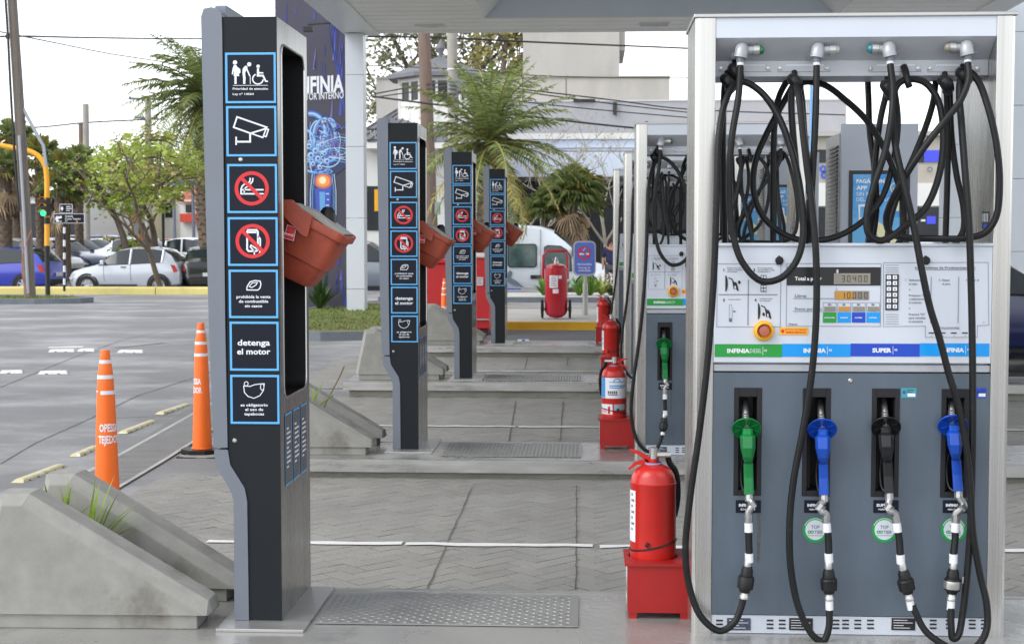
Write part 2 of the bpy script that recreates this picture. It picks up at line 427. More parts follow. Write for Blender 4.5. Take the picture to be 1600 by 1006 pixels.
    def s3(m, cx, cy):
        strz(m, z2, [(402, 317), (210, 317)], 13); strz(m, z2, [(402, 352), (205, 352), (205, 310), (215, 285), (250, 255)], 13)
        strz(m, z2, [(232, 352), (232, 320), (245, 298), (262, 290)], 11)
        strz(m, z2, [(262, 262), (282, 245), (284, 213)], 12); strz(m, z2, [(285, 268), (305, 245), (308, 213)], 12)
        ban(m, z2, 298, 305)
    panel(355, 256.5, 433, 333, s3, 'panel with red no-smoking pictogram')
    def s4(m, cx, cy):
        strz(m, z2, [(265, 668), (340, 668), (352, 682), (352, 840), (338, 852), (270, 852), (258, 838), (258, 682)], 16, closed=True)
        m.prect(*z2(268, 680), *z2(340, 696), YD, WHT); strz(m, z2, [(352, 722), (372, 745), (372, 815)], 14)
        strz(m, z2, [(322, 882), (318, 850), (285, 815), (292, 800), (330, 825), (350, 840)], 12); strz(m, z2, [(366, 870), (372, 850)], 14)
        ban(m, z2, 306, 765)
    panel(356, 339.5, 434, 415.5, s4, 'panel with red no-mobile-phone pictogram')
    def z3(a, c): return (340+a/2.957, 410+c/2.957)
    def s5(m, cx, cy):
        P3 = lambda pts, wd: m.pstroke([z3(a, c) for a, c in pts], wd, YD, WHT, True)
        P3([(135, 127), (136, 112), (150, 90), (172, 84), (196, 86), (200, 100), (196, 118), (186, 128)], 1.7)
        P3([(146, 112), (160, 95), (184, 93), (178, 104), (158, 116)], 1.3)
        for i, (s, wd) in enumerate((('prohibida la venta', 158), ('de combustible', 136), ('sin casco', 80))):
            m.ptext(s, *z3(166, 165+21*i), 4.6, YD, WHT, 'C', .022, wd/2.957)
    panel(357.5, 421.5, 434.5, 497, s5, 'panel reading prohibida la venta de combustible sin casco')
    def s6(m, cx, cy):
        m.ptext('detenga', *z3(167, 383), 9.3, YD, WHT, 'C', .024, 150/2.957)
        m.ptext('el motor', *z3(167, 424), 9.3, YD, WHT, 'C', .024, 154/2.957)
    panel(359, 502.5, 435.5, 579, s6, 'panel reading detenga el motor')
    def s7(m, cx, cy):
        m.pstroke([z3(a, c) for a, c in ((120, 570), (150, 572), (172, 564), (202, 560), (216, 560), (212, 590), (196, 614), (168, 627), (140, 618), (124, 600))], 1.3, YD, WHT, True)
        m.pstroke([z3(132+9*math.cos(k*.6), 560+10*math.sin(k*.6)) for k in range(11)], 1.1, YD, WHT, True)
        m.pstroke([z3(206+8*math.cos(k*.6), 575+15*math.sin(k*.6)) for k in range(11)], 1.1, YD, WHT, True)
        for i, (s, wd) in enumerate((('es obligatorio', 126), ('el uso de', 84), ('tapabocas', 92))):
            m.ptext(s, *z3(169, 664+20.5*i), 4.4, YD, WHT, 'C', .022, wd/2.957)
    panel(360, 585.5, 436.5, 662, s7, 'panel with face mask pictogram reading es obligatorio el uso de tapabocas')
    # three slim notices on the steel flank
    for k in range(3):
        ya = Y+.075+k*.145; yb = ya+.118; za, zb = .645, .915
        m = MB(); x = XR+.002
        def q(a0, a1, b0, b1, xx, mm): m.add([(xx, a0, b0), (xx, a1, b0), (xx, a1, b1), (xx, a0, b1)], [(0, 1, 2, 3)], mm)
        q(ya, yb, za, zb, x, SKYB); q(ya+.006, yb-.006, za+.006, zb-.006, x+.0006, mat('notice_grey', C(80, 82, 86), .4))
        for i in range(9):
            l_ = .035 if i % 4 == 0 else .07
            q(ya+.02, ya+.02+l_+.012*((i*k) % 2), zb-.06-i*.018, zb-.053-i*.018, x+.0012, WHT)
        m.build('notice_panel', t)
    return t
totem = make_totem()

# ================================================================== water bucket hanging in the totem opening
def make_bucket():
    Y = 5.455; s = S(Y)
    base = P(470, 440, Y)
    t = thing('bucket', 'large faded red bucket hanging from the nearest sign totem, with a small sticker', 'bucket', base, 'buckets hanging from the sign totems')
    an = R(28); ux = Vector((math.cos(an), 0, -math.sin(an)))       # along the rim
    top, bot = P(495, 346, Y), P(454, 433, Y)
    def sect(c, hl, hw, up, off=0):
        o = []; r = .035
        for cx, cy, a in ((hl-r, hw-r, 0), (-hl+r, hw-r, 90), (-hl+r, -hw+r, 180), (hl-r, -hw+r, 270)):
            for k in range(5):
                q = R(a+22.5*k); o.append(c + up*(cx+r*math.cos(q)) + Vector((0, 1, 0))*(cy+r*math.sin(q)))
        return o
    def loft(m, secs, mt, cap0=False, cap1=False):
        n = len(secs[0]); vs = [v for q in secs for v in q]
        m.add(vs, [(i*n+k, i*n+(k+1) % n, (i+1)*n+(k+1) % n, (i+1)*n+k) for i in range(len(secs)-1) for k in range(n)], mt, True)
        if cap0: m.add(secs[0], [tuple(range(n))], mt)
        if cap1: m.add(secs[-1], [tuple(range(n-1, -1, -1))], mt)
    ax = lambda k: top.lerp(bot, k)
    u2 = Vector((math.cos(R(25)), 0, -math.sin(R(25))))
    m = MB()
    loft(m, [sect(ax(1.0), 36*s, .082, u2), sect(ax(.97), 39*s, .088, u2), sect(ax(.64), 46*s, .104, u2), sect(ax(.62), 49.5*s, .113, ux), sect(ax(.10), 55*s, .125, ux),
             sect(ax(.09), 60*s, .136, ux), sect(ax(-.03), 61*s, .139, ux), sect(ax(-.05), 59*s, .135, ux), sect(ax(-.03), 55*s, .126, ux), sect(ax(.12), 53*s, .120, ux)], TERRA, cap0=True)
    tub = m.build('tub', t, ang=50)
    m = MB(); m.add(sect(ax(.03), 54*s, .124, ux), [tuple(range(20))], GREYW); m.build('water', t)
    m = MB()
    m.prism([P(a, b, Y-.15) for a, b in ((447, 312), (455, 312), (470, 327), (488, 338), (480, 371), (470, 366), (441, 335), (441, 312))], TERRA, lambda p, k: (p.x, Y-.152 if k == 0 else Y-.118, p.z))
    m.build('ear', t, bev=.004)
    m = MB(); m.prism([P(a, b, Y) for a, b in ((453, 318), (462, 317), (500, 332), (545, 366), (540, 369), (500, 342))], mat('cleaning_cloth', C(168, 166, 160), .8, var=.1, scale=30), lambda p, k: (p.x, Y-.10 if k == 0 else Y+.09, p.z+(.0 if k else 0)))
    m.build('cloth', t, bev=.006)
    m = MB(); c = P(512, 338, Y+.03); M = Matrix.Translation(c)
    m.lathe([(.0001, .036), (.016, .034), (.028, .02), (.033, 0), (.033, -.03)], RUBBERB, M, 14); m.build('squeegee', t)
    m = MB(); YQ = Y-.139
    pts = [(449, 351), (463, 356), (459, 377), (443, 372)]
    m.ppoly(pts, YQ, WHT); m.ppoly([(449.6, 352), (462, 356.6), (458.4, 376), (443.8, 371.2)], YQ-.001, REDP)
    m.ptext('general', 441.5, 365, 4.6, YQ-.002, WHT, 'L', .02, 17, slope=.3); m.build('sticker', t)
    return t
bucket = make_bucket()

# ================================================================== fuel pump
def make_pump():
    Y = 5.137; YB = Y+.42
    base = Vector((PX(1330, Y, 985), Y, TOPZ[1]))
    t = thing('fuel_pump', 'nearest fuel pump with four hoses, filling the right foreground', 'fuel pump', base, 'four fuel pumps, one on each island')
    zb = base.z; ztop = PZ(27, Y, 1330); zcap = PZ(20.5, Y, 1330)
    XL0, XL1, XR0, XR1 = PX(1083.5, Y, 500), PX(1115, Y, 500), PX(1549.5, Y, 500), PX(1579, Y, 500)
    for x0, x1 in ((XL0, XL1), (XR0, XR1)):
        c = MB(); ch = .012
        prof = [(x0, Y+ch), (x0+ch, Y), (x1, Y), (x1, YB), (x0+ch, YB), (x0, YB-ch)] if x0 == XL0 else [(x0, Y), (x1-ch, Y), (x1, Y+ch), (x1, YB-ch), (x1-ch, YB), (x0, YB)]
        c.prism(prof, STEEL, lambda p, k: (p[0], p[1], zb+.0 if k == 0 else ztop))
        c.build('column', t, bev=.002)
    c = MB(); c.box(XL0-.006, XR1+.006, Y-.006, YB+.006, ztop+.001, zcap, STEELH); c.build('top_cap', t, bev=.003)
    c = MB()
    for px in (1115, 1525):
        p = P(px, 17, Y+.12); c = MB(); M = Matrix.Translation((p.x, Y+.12, zcap+.001)); c.lathe([(.016, 0), (.015, .008), (.008, .014), (.0001, .016)], CHROME, M, 14); c.build('cap_bolt', t)
    # header
    c = MB(); xl, xr = XL1+.001, XR0-.001
    zA = PZ(58, Y, 1330); zB = PZ(95, Y+.10, 1330); zC = PZ(119, Y+.105, 1330)
    prof = [(Y+.002, zcap-.014), (Y+.002, zA), (Y+.10, zB), (Y+.105, zC), (YB-.105, zC), (YB-.10, zB), (YB-.002, zA), (YB-.002, zcap-.014)]
    n = len(prof); vs = [(xl, a, b) for a, b in prof]+[(xr, a, b) for a, b in prof]
    c.add(vs, [(0, n, n+1, 1), (6, n+6, n+7, 7)], PUMPW)
    c.add(vs, [(1, n+1, n+2, 2), (2, n+2, n+3, 3), (3, n+3, n+4, 4), (4, n+4, n+5, 5), (5, n+5, n+6, 6), (7, n+7, n, 0)], HEADG)
    c.add(vs, [tuple(range(n-1, -1, -1)), tuple(range(n, 2*n))], HEADG)
    c.build('header', t)
    # bracket plates with studs under the fittings
    YK = Y+.104
    for x0 in (1123, 1215, 1357, 1449):
        c = MB(); c.pbox(x0+13, 101.3, x0+72, 103.3, YK-.004, YK, WHT)
        c.pframe(x0, 102, x0+82, 113, .8, YK-.001, INKG)
        for dx in (3.5, 77):
            p = P(x0+dx, 107.5, YK); c.lathe([(.0001, .009), (.006, .008), (.007, 0)], CHROME, Matrix.Translation((p.x, YK, p.z)) @ Matrix.Rotation(R(90), 4, 'X'), 10)
        c.build('hose_bracket', t)
    # hose outlet castings with sight glasses
    glass = {0: C(40, 130, 70), 1: C(190, 196, 190), 2: C(60, 150, 165), 3: C(165, 160, 145)}
    FIT = [(1157, 78, 1), (1276, 78, 1), (1391, 76, -1), (1512, 74, -1)]
    for i, (fx, fy, sgn) in enumerate(FIT):
        Yf = Y+.045; c = MB()
        fl = [(-15, 10), (-9, -4), (0, -10), (14, -14), (17, -11), (16, -5), (8, 4), (4, 12), (-8, 13), (-13, 13)]
        c.prism([P(fx+sgn*a, fy+b, Yf) for a, b in fl], CASTL, lambda p, k: (p.x, (Yf-.012 if k == 0 else Yf+.03)+(p.z-PZ(58, Yf))*-.5, p.z))
        pth = [P(fx+sgn*a, b+fy, Yf-.012-d) for a, b, d in ((2, -1, -.02), (2, 0, .018), (1.5, 5, .03), (0, 13, .032))]
        c.tube(smooth_path(pth, 6), .024, CASTL, 14)
        pa, pb = P(fx+sgn*8, fy+2, Yf-.022), P(fx+sgn*22, fy+1, Yf-.022)
        c.tube([pa, pb], .0155, CASTL, 14)
        for bx, by in ((14, -11), (-11.5, 8.5)):
            p = P(fx+sgn*bx, fy+by, Yf-.014); c.lathe([(.0001, .008), (.006, .007), (.006, 0)], INKG, Matrix.Translation((p.x, Yf-.014, p.z)) @ Matrix.Rotation(R(90), 4, 'X'), 8)
        f = c.build('hose_outlet', t, bev=.002)
        c = MB(); pb2 = P(fx+sgn*29, fy+1, Yf-.022)
        c.tube([P(fx+sgn*19.5, fy+1.2, Yf-.022), pb2], .0195, CHROME, 18); c.build('collar', f)
        c = MB(); gm = mat('sight_glass_%s' % ('green', 'clear', 'teal', 'amber')[i], glass[i], .08, trans=.35, coat=.5)
        Mx = Matrix.Translation(pb2) @ Matrix.Rotation(R(90*sgn), 4, 'Y')
        c.lathe([(.0165, -.002), (.0165, .006), (.0135, .013), (.007, .0175), (.0001, .0185)], gm, Mx, 16); c.build('sight_glass', f)
        c = MB(); c.tube([P(fx, fy+11, Yf-.045), P(fx, fy+20, Yf-.046)], .0145, INKG, 8); c.tube([P(fx, fy+18, Yf-.046), P(fx, fy+27, Yf-.047)], .0125, BAND, 12); c.build('ferrule', f)
    # display head
    YH = Y-.002; zh0, zh1 = PZ(567, Y, 1330), PZ(385, Y, 1330)
    c = MB(); c.box(xl, xr, YH, YB+.002, zh0, zh1, PUMPW); c.box(xl-.004, xr+.004, YH-.008, YB+.008, zh1+.0005, PZ(380, Y, 1330), PUMPW)
    c.box(xl, xr, Y+.03, YB-.03, PZ(583, Y, 1330)+.001, zh0-.0005, mat('sill_grey', C(178, 182, 188), .35, .3, var=.06))
    c.box(xl, xr, Y+.006, Y+.03, PZ(581, Y, 1330), PZ(570, Y, 1330), mat('sill_grey', None))
    c.build('display_head', t, bev=.002)
    D = YH-.002; D2 = D-.0008; D3 = D-.0016
    c = MB()                                                         # instruction card
    c.pframe(1120, 412, 1220, 511, .7, D, INKG)
    c.prect(1168.3, 437, 1169.6, 508, D, INKG); c.prect(1123, 459.7, 1215, 460.9, D, INKG)
    ins = ['Retire el pico del', 'soporte y colóquelo', 'en el tanque.']; ins2 = ['Para predeterminar', 'use el teclado y siga', 'la indicación 3.']
    for n_, x, y in (('1', 1131, 424), ('2', 1178.5, 424), ('3', 1131, 471), ('4', 1180.5, 471)): c.ptext(n_, x, y, 4.6, D, INK, 'C', .03)
    for i in range(3):
        c.ptext(ins[i], 1136.5, 419.5+2.9*i, 1.7, D, INK, 'L', .02, (21, 24, 16)[i]); c.ptext(ins2[i], 1184, 419.5+2.9*i, 1.7, D, INK, 'L', .02, (23, 26, 20)[i])
    c.ptext('Accione el pico.', 1138, 468.5, 1.7, D, INK, 'L', .02, 20)
    c.ptext('Coloque el pico', 1187, 467.5, 1.7, D, INK, 'L', .02, 20); c.ptext('en el soporte.', 1187, 470.6, 1.7, D, INK, 'L', .02, 17)
    def nozpic(ox, oy):
        arc = [(ox+4*math.cos(k), oy-13*math.sin(k)) for k in [R(-80+16*i) for i in range(11)]]
        c.ppoly([(ox, oy+12.6)]+arc[::-1][::-1]+[(ox, oy-12.6)], D, INK)
        c.pstroke([(ox+5, oy-9), (ox+10, oy-7), (ox+13, oy-2)], 1.8, D, INK)
        c.ppoly([(ox+11, oy-3), (ox+17, oy-2), (ox+19, oy+2), (ox+21, oy+11), (ox+19.5, oy+12), (ox+16, oy+8), (ox+13, oy+9), (ox+12, oy+3)], D, INK)
        c.ppoly([(ox+14, oy+4), (ox+16, oy+3.5), (ox+17, oy+8), (ox+14.5, oy+8)], D2, PUMPW)
    nozpic(1133.3, 443); nozpic(1184.3, 486.5)
    for ox, oy in ((1155, 441), (1193, 491)): c.ppoly([(ox-2, oy-1.5), (ox, oy-3), (ox+2, oy-1), (ox+2.4, oy+1), (ox+1, oy+3), (ox-1.5, oy+2)], D, INK)
    c.prect(1188.5, 430, 1197.5, 456, D, INK)
    for i in range(5):
        for j in range(2): c.prect(1189.4+j*4.2, 431+i*5, 1192.6+j*4.2, 434.6+i*5, D2, PUMPW)
    c.pstroke([(1139.5, 476), (1142.5, 476), (1144.5, 485), (1143.5, 502), (1139.5, 502)], .6, D, INKG, True); c.prect(1139.5, 497, 1143.3, 502.5, D, INKG)
    c.pstroke([(1150, 486.5), (1145.5, 486.5)], 1.0, D, INK); c.ppoly([(1147.5, 485), (1147.5, 488), (1145, 486.5)], D, INK)
    c.build('instruction_card', t)
    c = MB()                                                         # readout
    c.pframe(1228.5, 411.5, 1376.5, 510, .7, D, INKG)
    c.prect(1229.5, 417.5, 1376, 446, D, mat('readout_black', (.01, .01, .011), .3))
    c.ptext('Total a pagar', 1242, 438, 5.8, D2, WHT, 'L', .03, 42)
    c.ptext('$', 1308.5, 426, 5.2, D2, WHT, 'C', .03)
    c.prect(1303, 427, 1360, 444, D2, mat('lcd_frame', C(150, 146, 138), .3, .4)); c.prect(1304.5, 428.5, 1358.5, 442.5, D3, LCD)
    def seg(s, x, y, h, wdt, step, col):
        S7 = {'0': 'abcdef', '1': 'bc', '3': 'abgcd', '4': 'fgbc'}
        for ch in s:
            if ch == '.': c.prect(x-step*.18, y-.9, x-step*.06, y, D3-.001, col); continue
            x1_, y0_, ym, wd = x+wdt, y-h, y-h/2, .85
            sg = {'a': ((x, y0_), (x1_, y0_)), 'b': ((x1_, y0_), (x1_, ym)), 'c': ((x1_, ym), (x1_, y)), 'd': ((x, y), (x1_, y)), 'e': ((x, ym), (x, y)), 'f': ((x, y0_), (x, ym)), 'g': ((x, ym), (x1_, ym))}
            for k in S7[ch]: c.pstroke(sg[k], wd, D3-.001, col)
            x += step
    seg('3040.0', 1315.5, 440, 9, 4.0, 8.8, INK)
    c.ptext('L', 1307.5, 453, 4.3, D, INKG, 'C', .01)
    c.prect(1304, 454.5, 1358, 468.5, D, mat('lcd_frame', None)); c.prect(1304.8, 455.3, 1335, 467.7, D2, LCDO); c.prect(1335, 455.3, 1357.2, 467.7, D2, LCD)
    seg('10.000', 1315.5, 466, 9, 4.0, 8.8, INK)
    c.ptext('Litres', 1242, 464.5, 5.0, D, INKG, 'L', .02, 18); c.prect(1239, 466, 1303, 466.9, D, INKG)
    c.ptext('Precio por litro', 1242, 484.5, 4.2, D, INKG, 'L', .015, 42); c.prect(1239, 486, 1285, 486.9, D, INKG)
    for i, (mm, tt) in enumerate(((GRN, 'INFINIADIESEL'), (LBL, 'INFINIA'), (DBL, 'SUPER'), (LBL, 'INFINIA'))):
        x = 1286+22.6*i
        c.pframe(x, 472.5, x+21, 487, .6, D, INKG); c.ptext('$/L', x+10.5, 477.2, 3.0, D, INK, 'C', .02)
        c.prect(x+2, 479, x+19.5, 485.8, D, LCD if i != 1 else LCDO); c.prect(x, 488, x+21, 504, D, mm)
        c.ptext(tt, x+10.5, 497.2, 1.9, D2, WHT, 'C', .03, 17 if i == 0 else 12)
    c.ptext('Wayne', 1232, 507.6, 2.5, D, INK, 'L', .02, 14)
    c.build('readout_panel', t)
    c = MB(); c.prect(1218, 511.5, 1262.5, 523, D2, YEL)
    c.ppoly([(1219.5, 517.3), (1223, 514), (1225.5, 516), (1225.5, 518.6), (1223, 520.6)], D3, REDP)
    c.ptext('BOTON DE PARADA', 1227, 515.9, 2.3, D3, REDP, 'L', .02, 34); c.ptext('EMERGENCIA', 1228, 520.6, 3.0, D3, REDP, 'L', .03, 32); c.build('emergency_sticker', t)
    p = P(1193, 516.5, YH); Me = Matrix.Translation((p.x, YH, p.z)) @ Matrix.Rotation(R(90), 4, 'X')
    c = MB(); c.lathe([(.036, 0), (.036, .012), (.033, .022), (.026, .026), (.026, .004), (.0001, .003)], YEL, Me, 28); e = c.build('emergency_stop', t)
    c = MB(); c.lathe([(.0185, .004), (.0195, .018), (.017, .023), (.0001, .0245)], mat('stop_button', C(176, 98, 78), .4), Me, 24); c.build('button', e)
    for lx in (1217.5, 1446.5):
        p = P(lx, 407, YH); M = Matrix.Translation((p.x, YH, p.z)) @ Matrix.Rotation(R(90), 4, 'X')
        c = MB(); c.lathe([(.0145, 0), (.0145, .008), (.011, .012), (.0001, .0125)], RUBBERB, M, 18); c.pbox(lx-1.3, 399.5, lx+1.3, 402.5, YH-.008, YH, RUBBERB)
        for a in (-3, 3): c.pbox(lx+a-1, 410.5, lx+a+1, 413.5, YH-.008, YH, RUBBERB)
        c.build('panel_lock', t)
    c = MB(); c.pbox(1383.8, 428.5, 1404, 484.5, YH-.004, YH, mat('keypad_black', C(30, 33, 42), .4)); kp = None
    for i in range(6):
        for j in range(2):
            x, y = 1385.8+9.4*j, 430.2+9.1*i
            c.pbox(x, y, x+6.4, y+6.2, YH-.0065, YH-.004, WHT)
            c.ptext('1234567890CE'[i*2+j], x+3.2, y+4.9, 3.4, YH-.0072, INK, 'C', .02)
    c.build('keypad', t)
    c = MB(); c.pstroke([(1380.5, 410.5), (1544, 410), (1545, 508), (1527, 508.6), (1527, 527), (1446, 527), (1446, 509.5), (1380.5, 510)], .7, D, INKG, True)
    for y in (414, 418.2, 421.7, 425, 491, 494.6, 498.4, 502, 505.7): c.prect(1383.7, y, 1404, y+.7, D, INKG)
    c.ptext('Instrucciones de Predeterminación', 1430, 419.8, 3.4, D, INKG, 'L', .03, 94); c.prect(1430, 421.2, 1524, 422, D, INKG)
    for tt, x, y, wd in (('1.', 1414.5, 439, 0), ('Seleccione', 1420, 439, 22), ('el valor', 1420, 445, 14), ('o', 1420, 453.5, 0), ('Presione "v"', 1420, 463, 26), ('y seleccione', 1420, 468.5, 24), ('el volumen', 1420, 474, 20), ('o', 1420, 482.8, 0),
                        ('Presione "SC"', 1420, 492.5, 26), ('para cancelar,', 1420, 498, 27), ('si necesario', 1420, 503.5, 22), ('2.', 1467, 439, 0), ('Saque', 1472, 439, 12), ('el pico', 1472, 445, 13), ('3.', 1509, 439, 0), ('Llene el', 1514, 439, 15.5), ('gas.', 1514, 445, 9)):
        c.ptext(tt, x, y, 3.2, D, INKG, 'L', .02, wd or None)
    for x in (1454, 1497): c.prect(x, 432.5, x+.9, 505, D, INKG)
    c.prect(1535.5, 503.3, 1538.5, 504.1, D, INKG)
    c.ptext('TOTALIZADORES', 1463, 514, 3.3, D, INKG, 'L', .02, 36)
    for i in range(4): c.prect(1451+17.4*i, 519.2, 1460+17.4*i, 521, D, INK); c.ptext(str(i+1), 1456+17.4*i, 526.2, 2.6, D, INKG, 'C', .01)
    c.build('preset_card', t)
    for x0, x1, mm, a, b_, oct_ in ((1116.5, 1222, GRN, 'INFINIA', 'DIESEL', '10'), (1222, 1329, LBL, 'INFINIA', '', '98'), (1329, 1437, DBL, 'SUPER', '', '95'), (1437, 1546, LBL, 'INFINIA', '', '98')):
        dy = (1-(x0-1116)/430)*1.6; c = MB(); c.prect(x0, 536+dy, x1, 556+dy, D, mm)
        w1 = 35 if a == 'INFINIA' else 30; tx = (x0+x1)/2-(33 if b_ else 20); yb = 549.5+dy
        c.ptext(a, tx, yb, 6.6, D2, WHT, 'L', .045, w1); xx = tx+w1
        if b_: c.ptext(b_, xx+.5, yb, 6.6, D2, WHT, 'L', -.008, 18); xx += 18.5
        c.prect(xx+2, 540+dy, xx+2.6, 553+dy, D2, WHT); c.ptext(oct_, xx+4.5, yb-2, 3.6, D2, WHT, 'L', .02)
        c.build('fuel_band', t, '%s band reading %s%s' % ({GRN: 'green', LBL: 'light blue', DBL: 'dark blue'}[mm], a.lower(), b_.lower()))
    # lower door with four nozzle bays
    yT, yBm = PZ(583, Y, 1330), PZ(961.5, Y, 1330)
    bays = [(1146.5, 1190), (1253.5, 1297.5), (1361.5, 1405), (1470, 1513.5)]
    zt, zbt = PZ(606.5, Y, 1330), PZ(775.5, Y, 1330)
    xs = [xl] + [PX(v, Y, 690) for q in bays for v in q] + [xr]
    c = MB(); fcs = []
    def quad(m_, a0, a1, b0, b1, yy, mm): m_.add([(a0, yy, b0), (a1, yy, b0), (a1, yy, b1), (a0, yy, b1)], [(0, 1, 2, 3)], mm)
    quad(c, xl, xr, zt, yT, Y, DOOR); quad(c, xl, xr, yBm, zbt, Y, DOOR)
    for k in range(5): quad(c, xs[2*k], xs[2*k+1], zbt, zt, Y, DOOR)
    c.box(xl, xr, YB-.012, YB, yBm, yT, DOOR)
    c.add([(xl, Y, yT), (xr, Y, yT), (xr, Y+.03, yT), (xl, Y+.03, yT)], [(0, 1, 2, 3)], DOOR)
    dr = c.build('door', t)
    c = MB(); p = P(1329, 594.5, Y); c.lathe([(.0001, .004), (.005, .0038), (.0085, 0)], CHROME, Matrix.Translation((p.x, Y, p.z)) @ Matrix.Rotation(R(90), 4, 'X'), 14); c.build('door_screw', dr)
    for k, (b0, b1) in enumerate(bays):
        c = MB(); a0, a1 = xs[2*k+1], xs[2*k+2]; FRM = mat('bay_frame', C(36, 36, 39), .5, spec=.3)
        fx, ft = .017, .032
        i0, i1, it, ib = a0+fx, a1-fx, zt-ft, zbt+.02
        c.box(a0+.0005, i0, Y-.003, Y+.02, zbt+.0005, zt-.0005, FRM); c.box(i1, a1-.0005, Y-.003, Y+.02, zbt+.0005, zt-.0005, FRM)
        c.box(i0, i1, Y-.003, Y+.02, it, zt-.0005, FRM); c.box(i0, i1, Y-.003, Y+.02, zbt+.0005, ib, FRM)
        c.box(i0-.01, i0, Y+.021, Y+.13, ib, it, NICHE); c.box(i1, i1+.01, Y+.021, Y+.13, ib, it, NICHE); c.box(i0-.01, i1+.01, Y+.021, Y+.13, it, it+.01, NICHE)
        c.box(i0-.01, i1+.01, Y+.021, Y+.13, ib-.01, ib, NICHE); c.box(i0-.01, i1+.01, Y+.131, Y+.135, ib-.01, it+.01, NICHE)
        c.box(i0, i0+.02, Y+.05, Y+.13, ib, ib+.2, FRM)
        c.build('nozzle_bay', t, bev=.0015)
        c = MB(); yy = Y-.0016; x0 = b0+3
        c.prect(x0, 781, x0+39.5, 801, yy, SIGNBG)
        nm, s2_ = (('INFINIA', 'Diesel'), ('INFINIA', 'Nafta Premium'), ('SUPER', 'Nafta Super'), ('INFINIA', 'Nafta Premium'))[k]
        c.ptext(nm, x0+5, 791, 4.4, yy-.001, WHT, 'L', .045, 20); c.ptext(s2_, x0+8, 796.6, 2.9, yy-.001, WHT, 'L', .02, 22); c.build('grade_label', t)
        if k:
            cx, cy = (1274, 1382, 1490)[k-1], 827.5; c = MB()
            c.pcirc(cx, cy, 20, yy, mat('sticker_green', C(20, 150, 74), .4)); c.pcirc(cx, cy, 15.6, yy-.0008, mat('sticker_grey', C(206, 214, 222), .4))
            for i in range(26):
                a = R(20+i*5.4); c.prect(cx+17.7*math.cos(a)-.45, cy-17.7*math.sin(a)-.8, cx+17.7*math.cos(a)+.35, cy-17.7*math.sin(a)+.8, yy-.0008, WHT)
            c.ptext('TOP', cx, cy-2, 5.4, yy-.0016, INKG, 'C', .015, 13); c.ptext('TIER', cx+5, cy+6, 5.4, yy-.0016, INKG, 'C', .015, 13)
            for q in (-9.5, -5): c.pcirc(cx+q, cy+3.2, 2.6, yy-.0016, mat('sticker_green', None), 14, 1.3)
            c.plines(cx-12, cy+8.4, [25], 2, yy-.0016, INKG, .7); c.build('round_sticker', t)
    c = MB(); c.ppoly([(1183, 801), (1187, 801), (1188.5, 830), (1186, 872), (1183.5, 880), (1182.5, 850), (1184, 822)][::-1], Y-.0012, mat('door_stain', C(84, 84, 80), .6, var=.4, scale=50)); c.build('drip_stain', dr)
    for sx, mm in ((1408, mat('sticker_teal', C(66, 150, 168), .4)), (1524, DBL)):
        c = MB(); yy = Y-.0016; c.prect(sx, 606, sx+24 if sx < 1500 else sx+17, 621.5, yy, mm); c.prect(sx+10 if sx < 1500 else sx+5, 614.5, sx+22 if sx < 1500 else sx+16, 619.5, yy-.0008, WHT)
        c.pcirc(sx+5, 612.5, 2.3, yy-.0008, INK, 12, 1.2); c.plines(sx+9, 609, [11, 9] if sx < 1500 else [7, 6], 3, yy-.0008, INK, .8); c.build('inspection_sticker', t)
    # vent skirt
    c = MB(); z0, z1 = PZ(985, Y, 1330), PZ(963, Y, 1330)
    c.box(xl, xr, Y+.004, YB-.004, zb+.002, z1, PUMPW)
    for px in (1119, 1198, 1217, 1301, 1316, 1335, 1355, 1453, 1478, 1514, 1533):
        for j in range(3): c.pbox(px, 967.5+6*j, px+10.5, 970+6*j, Y+.002, Y+.0035, INK)
    for px in (1136, 1233, 1393):
        c.prect(px, 965, px+37, 984, Y+.0012, INK if px != 1136 else mat('worn_label', C(70, 78, 96), .5, var=.6, scale=60)); c.plines(px+3, 968, [22, 30, 16, 26], 4, Y+.0004, WHT, .9)
    c.build('vent_skirt', t)
    c = MB(); c.prect(1537, 332, 1545, 358, 0, INK) if False else None
    m_ = XR0-.001; yq = Y+.055
    c.add([(m_, yq, PZ(358, yq)), (m_, yq+.09, PZ(358, yq)), (m_, yq+.09, PZ(331, yq)), (m_, yq, PZ(331, yq))], [(3, 2, 1, 0)], INK)
    c.add([(m_-.0006, yq+.02, PZ(356, yq)), (m_-.0006, yq+.07, PZ(356, yq)), (m_-.0006, yq+.07, PZ(350, yq)), (m_-.0006, yq+.02, PZ(350, yq))], [(3, 2, 1, 0)], DBL)
    for i in range(4): c.add([(m_-.0006, yq+.012+i*.02, PZ(347, yq)), (m_-.0006, yq+.02+i*.02, PZ(347, yq)), (m_-.0006, yq+.02+i*.02, PZ(334, yq)), (m_-.0006, yq+.012+i*.02, PZ(334, yq))], [(3, 2, 1, 0)], WHT)
    c.build('column_sticker', t)
    # nozzles
    NZ = [('green nozzle', NGRN, 1166.5, 666, .35), ('blue nozzle, second from left', NBLU, 1284.5, 667, .2), ('black nozzle', NBLK, 1384, 664, -.1), ('blue nozzle at the right end', NBLU, 1488, 661, .5)]
    foot = [(1169.5, 795), (1287, 795), (1391, 795), (1497, 795)]
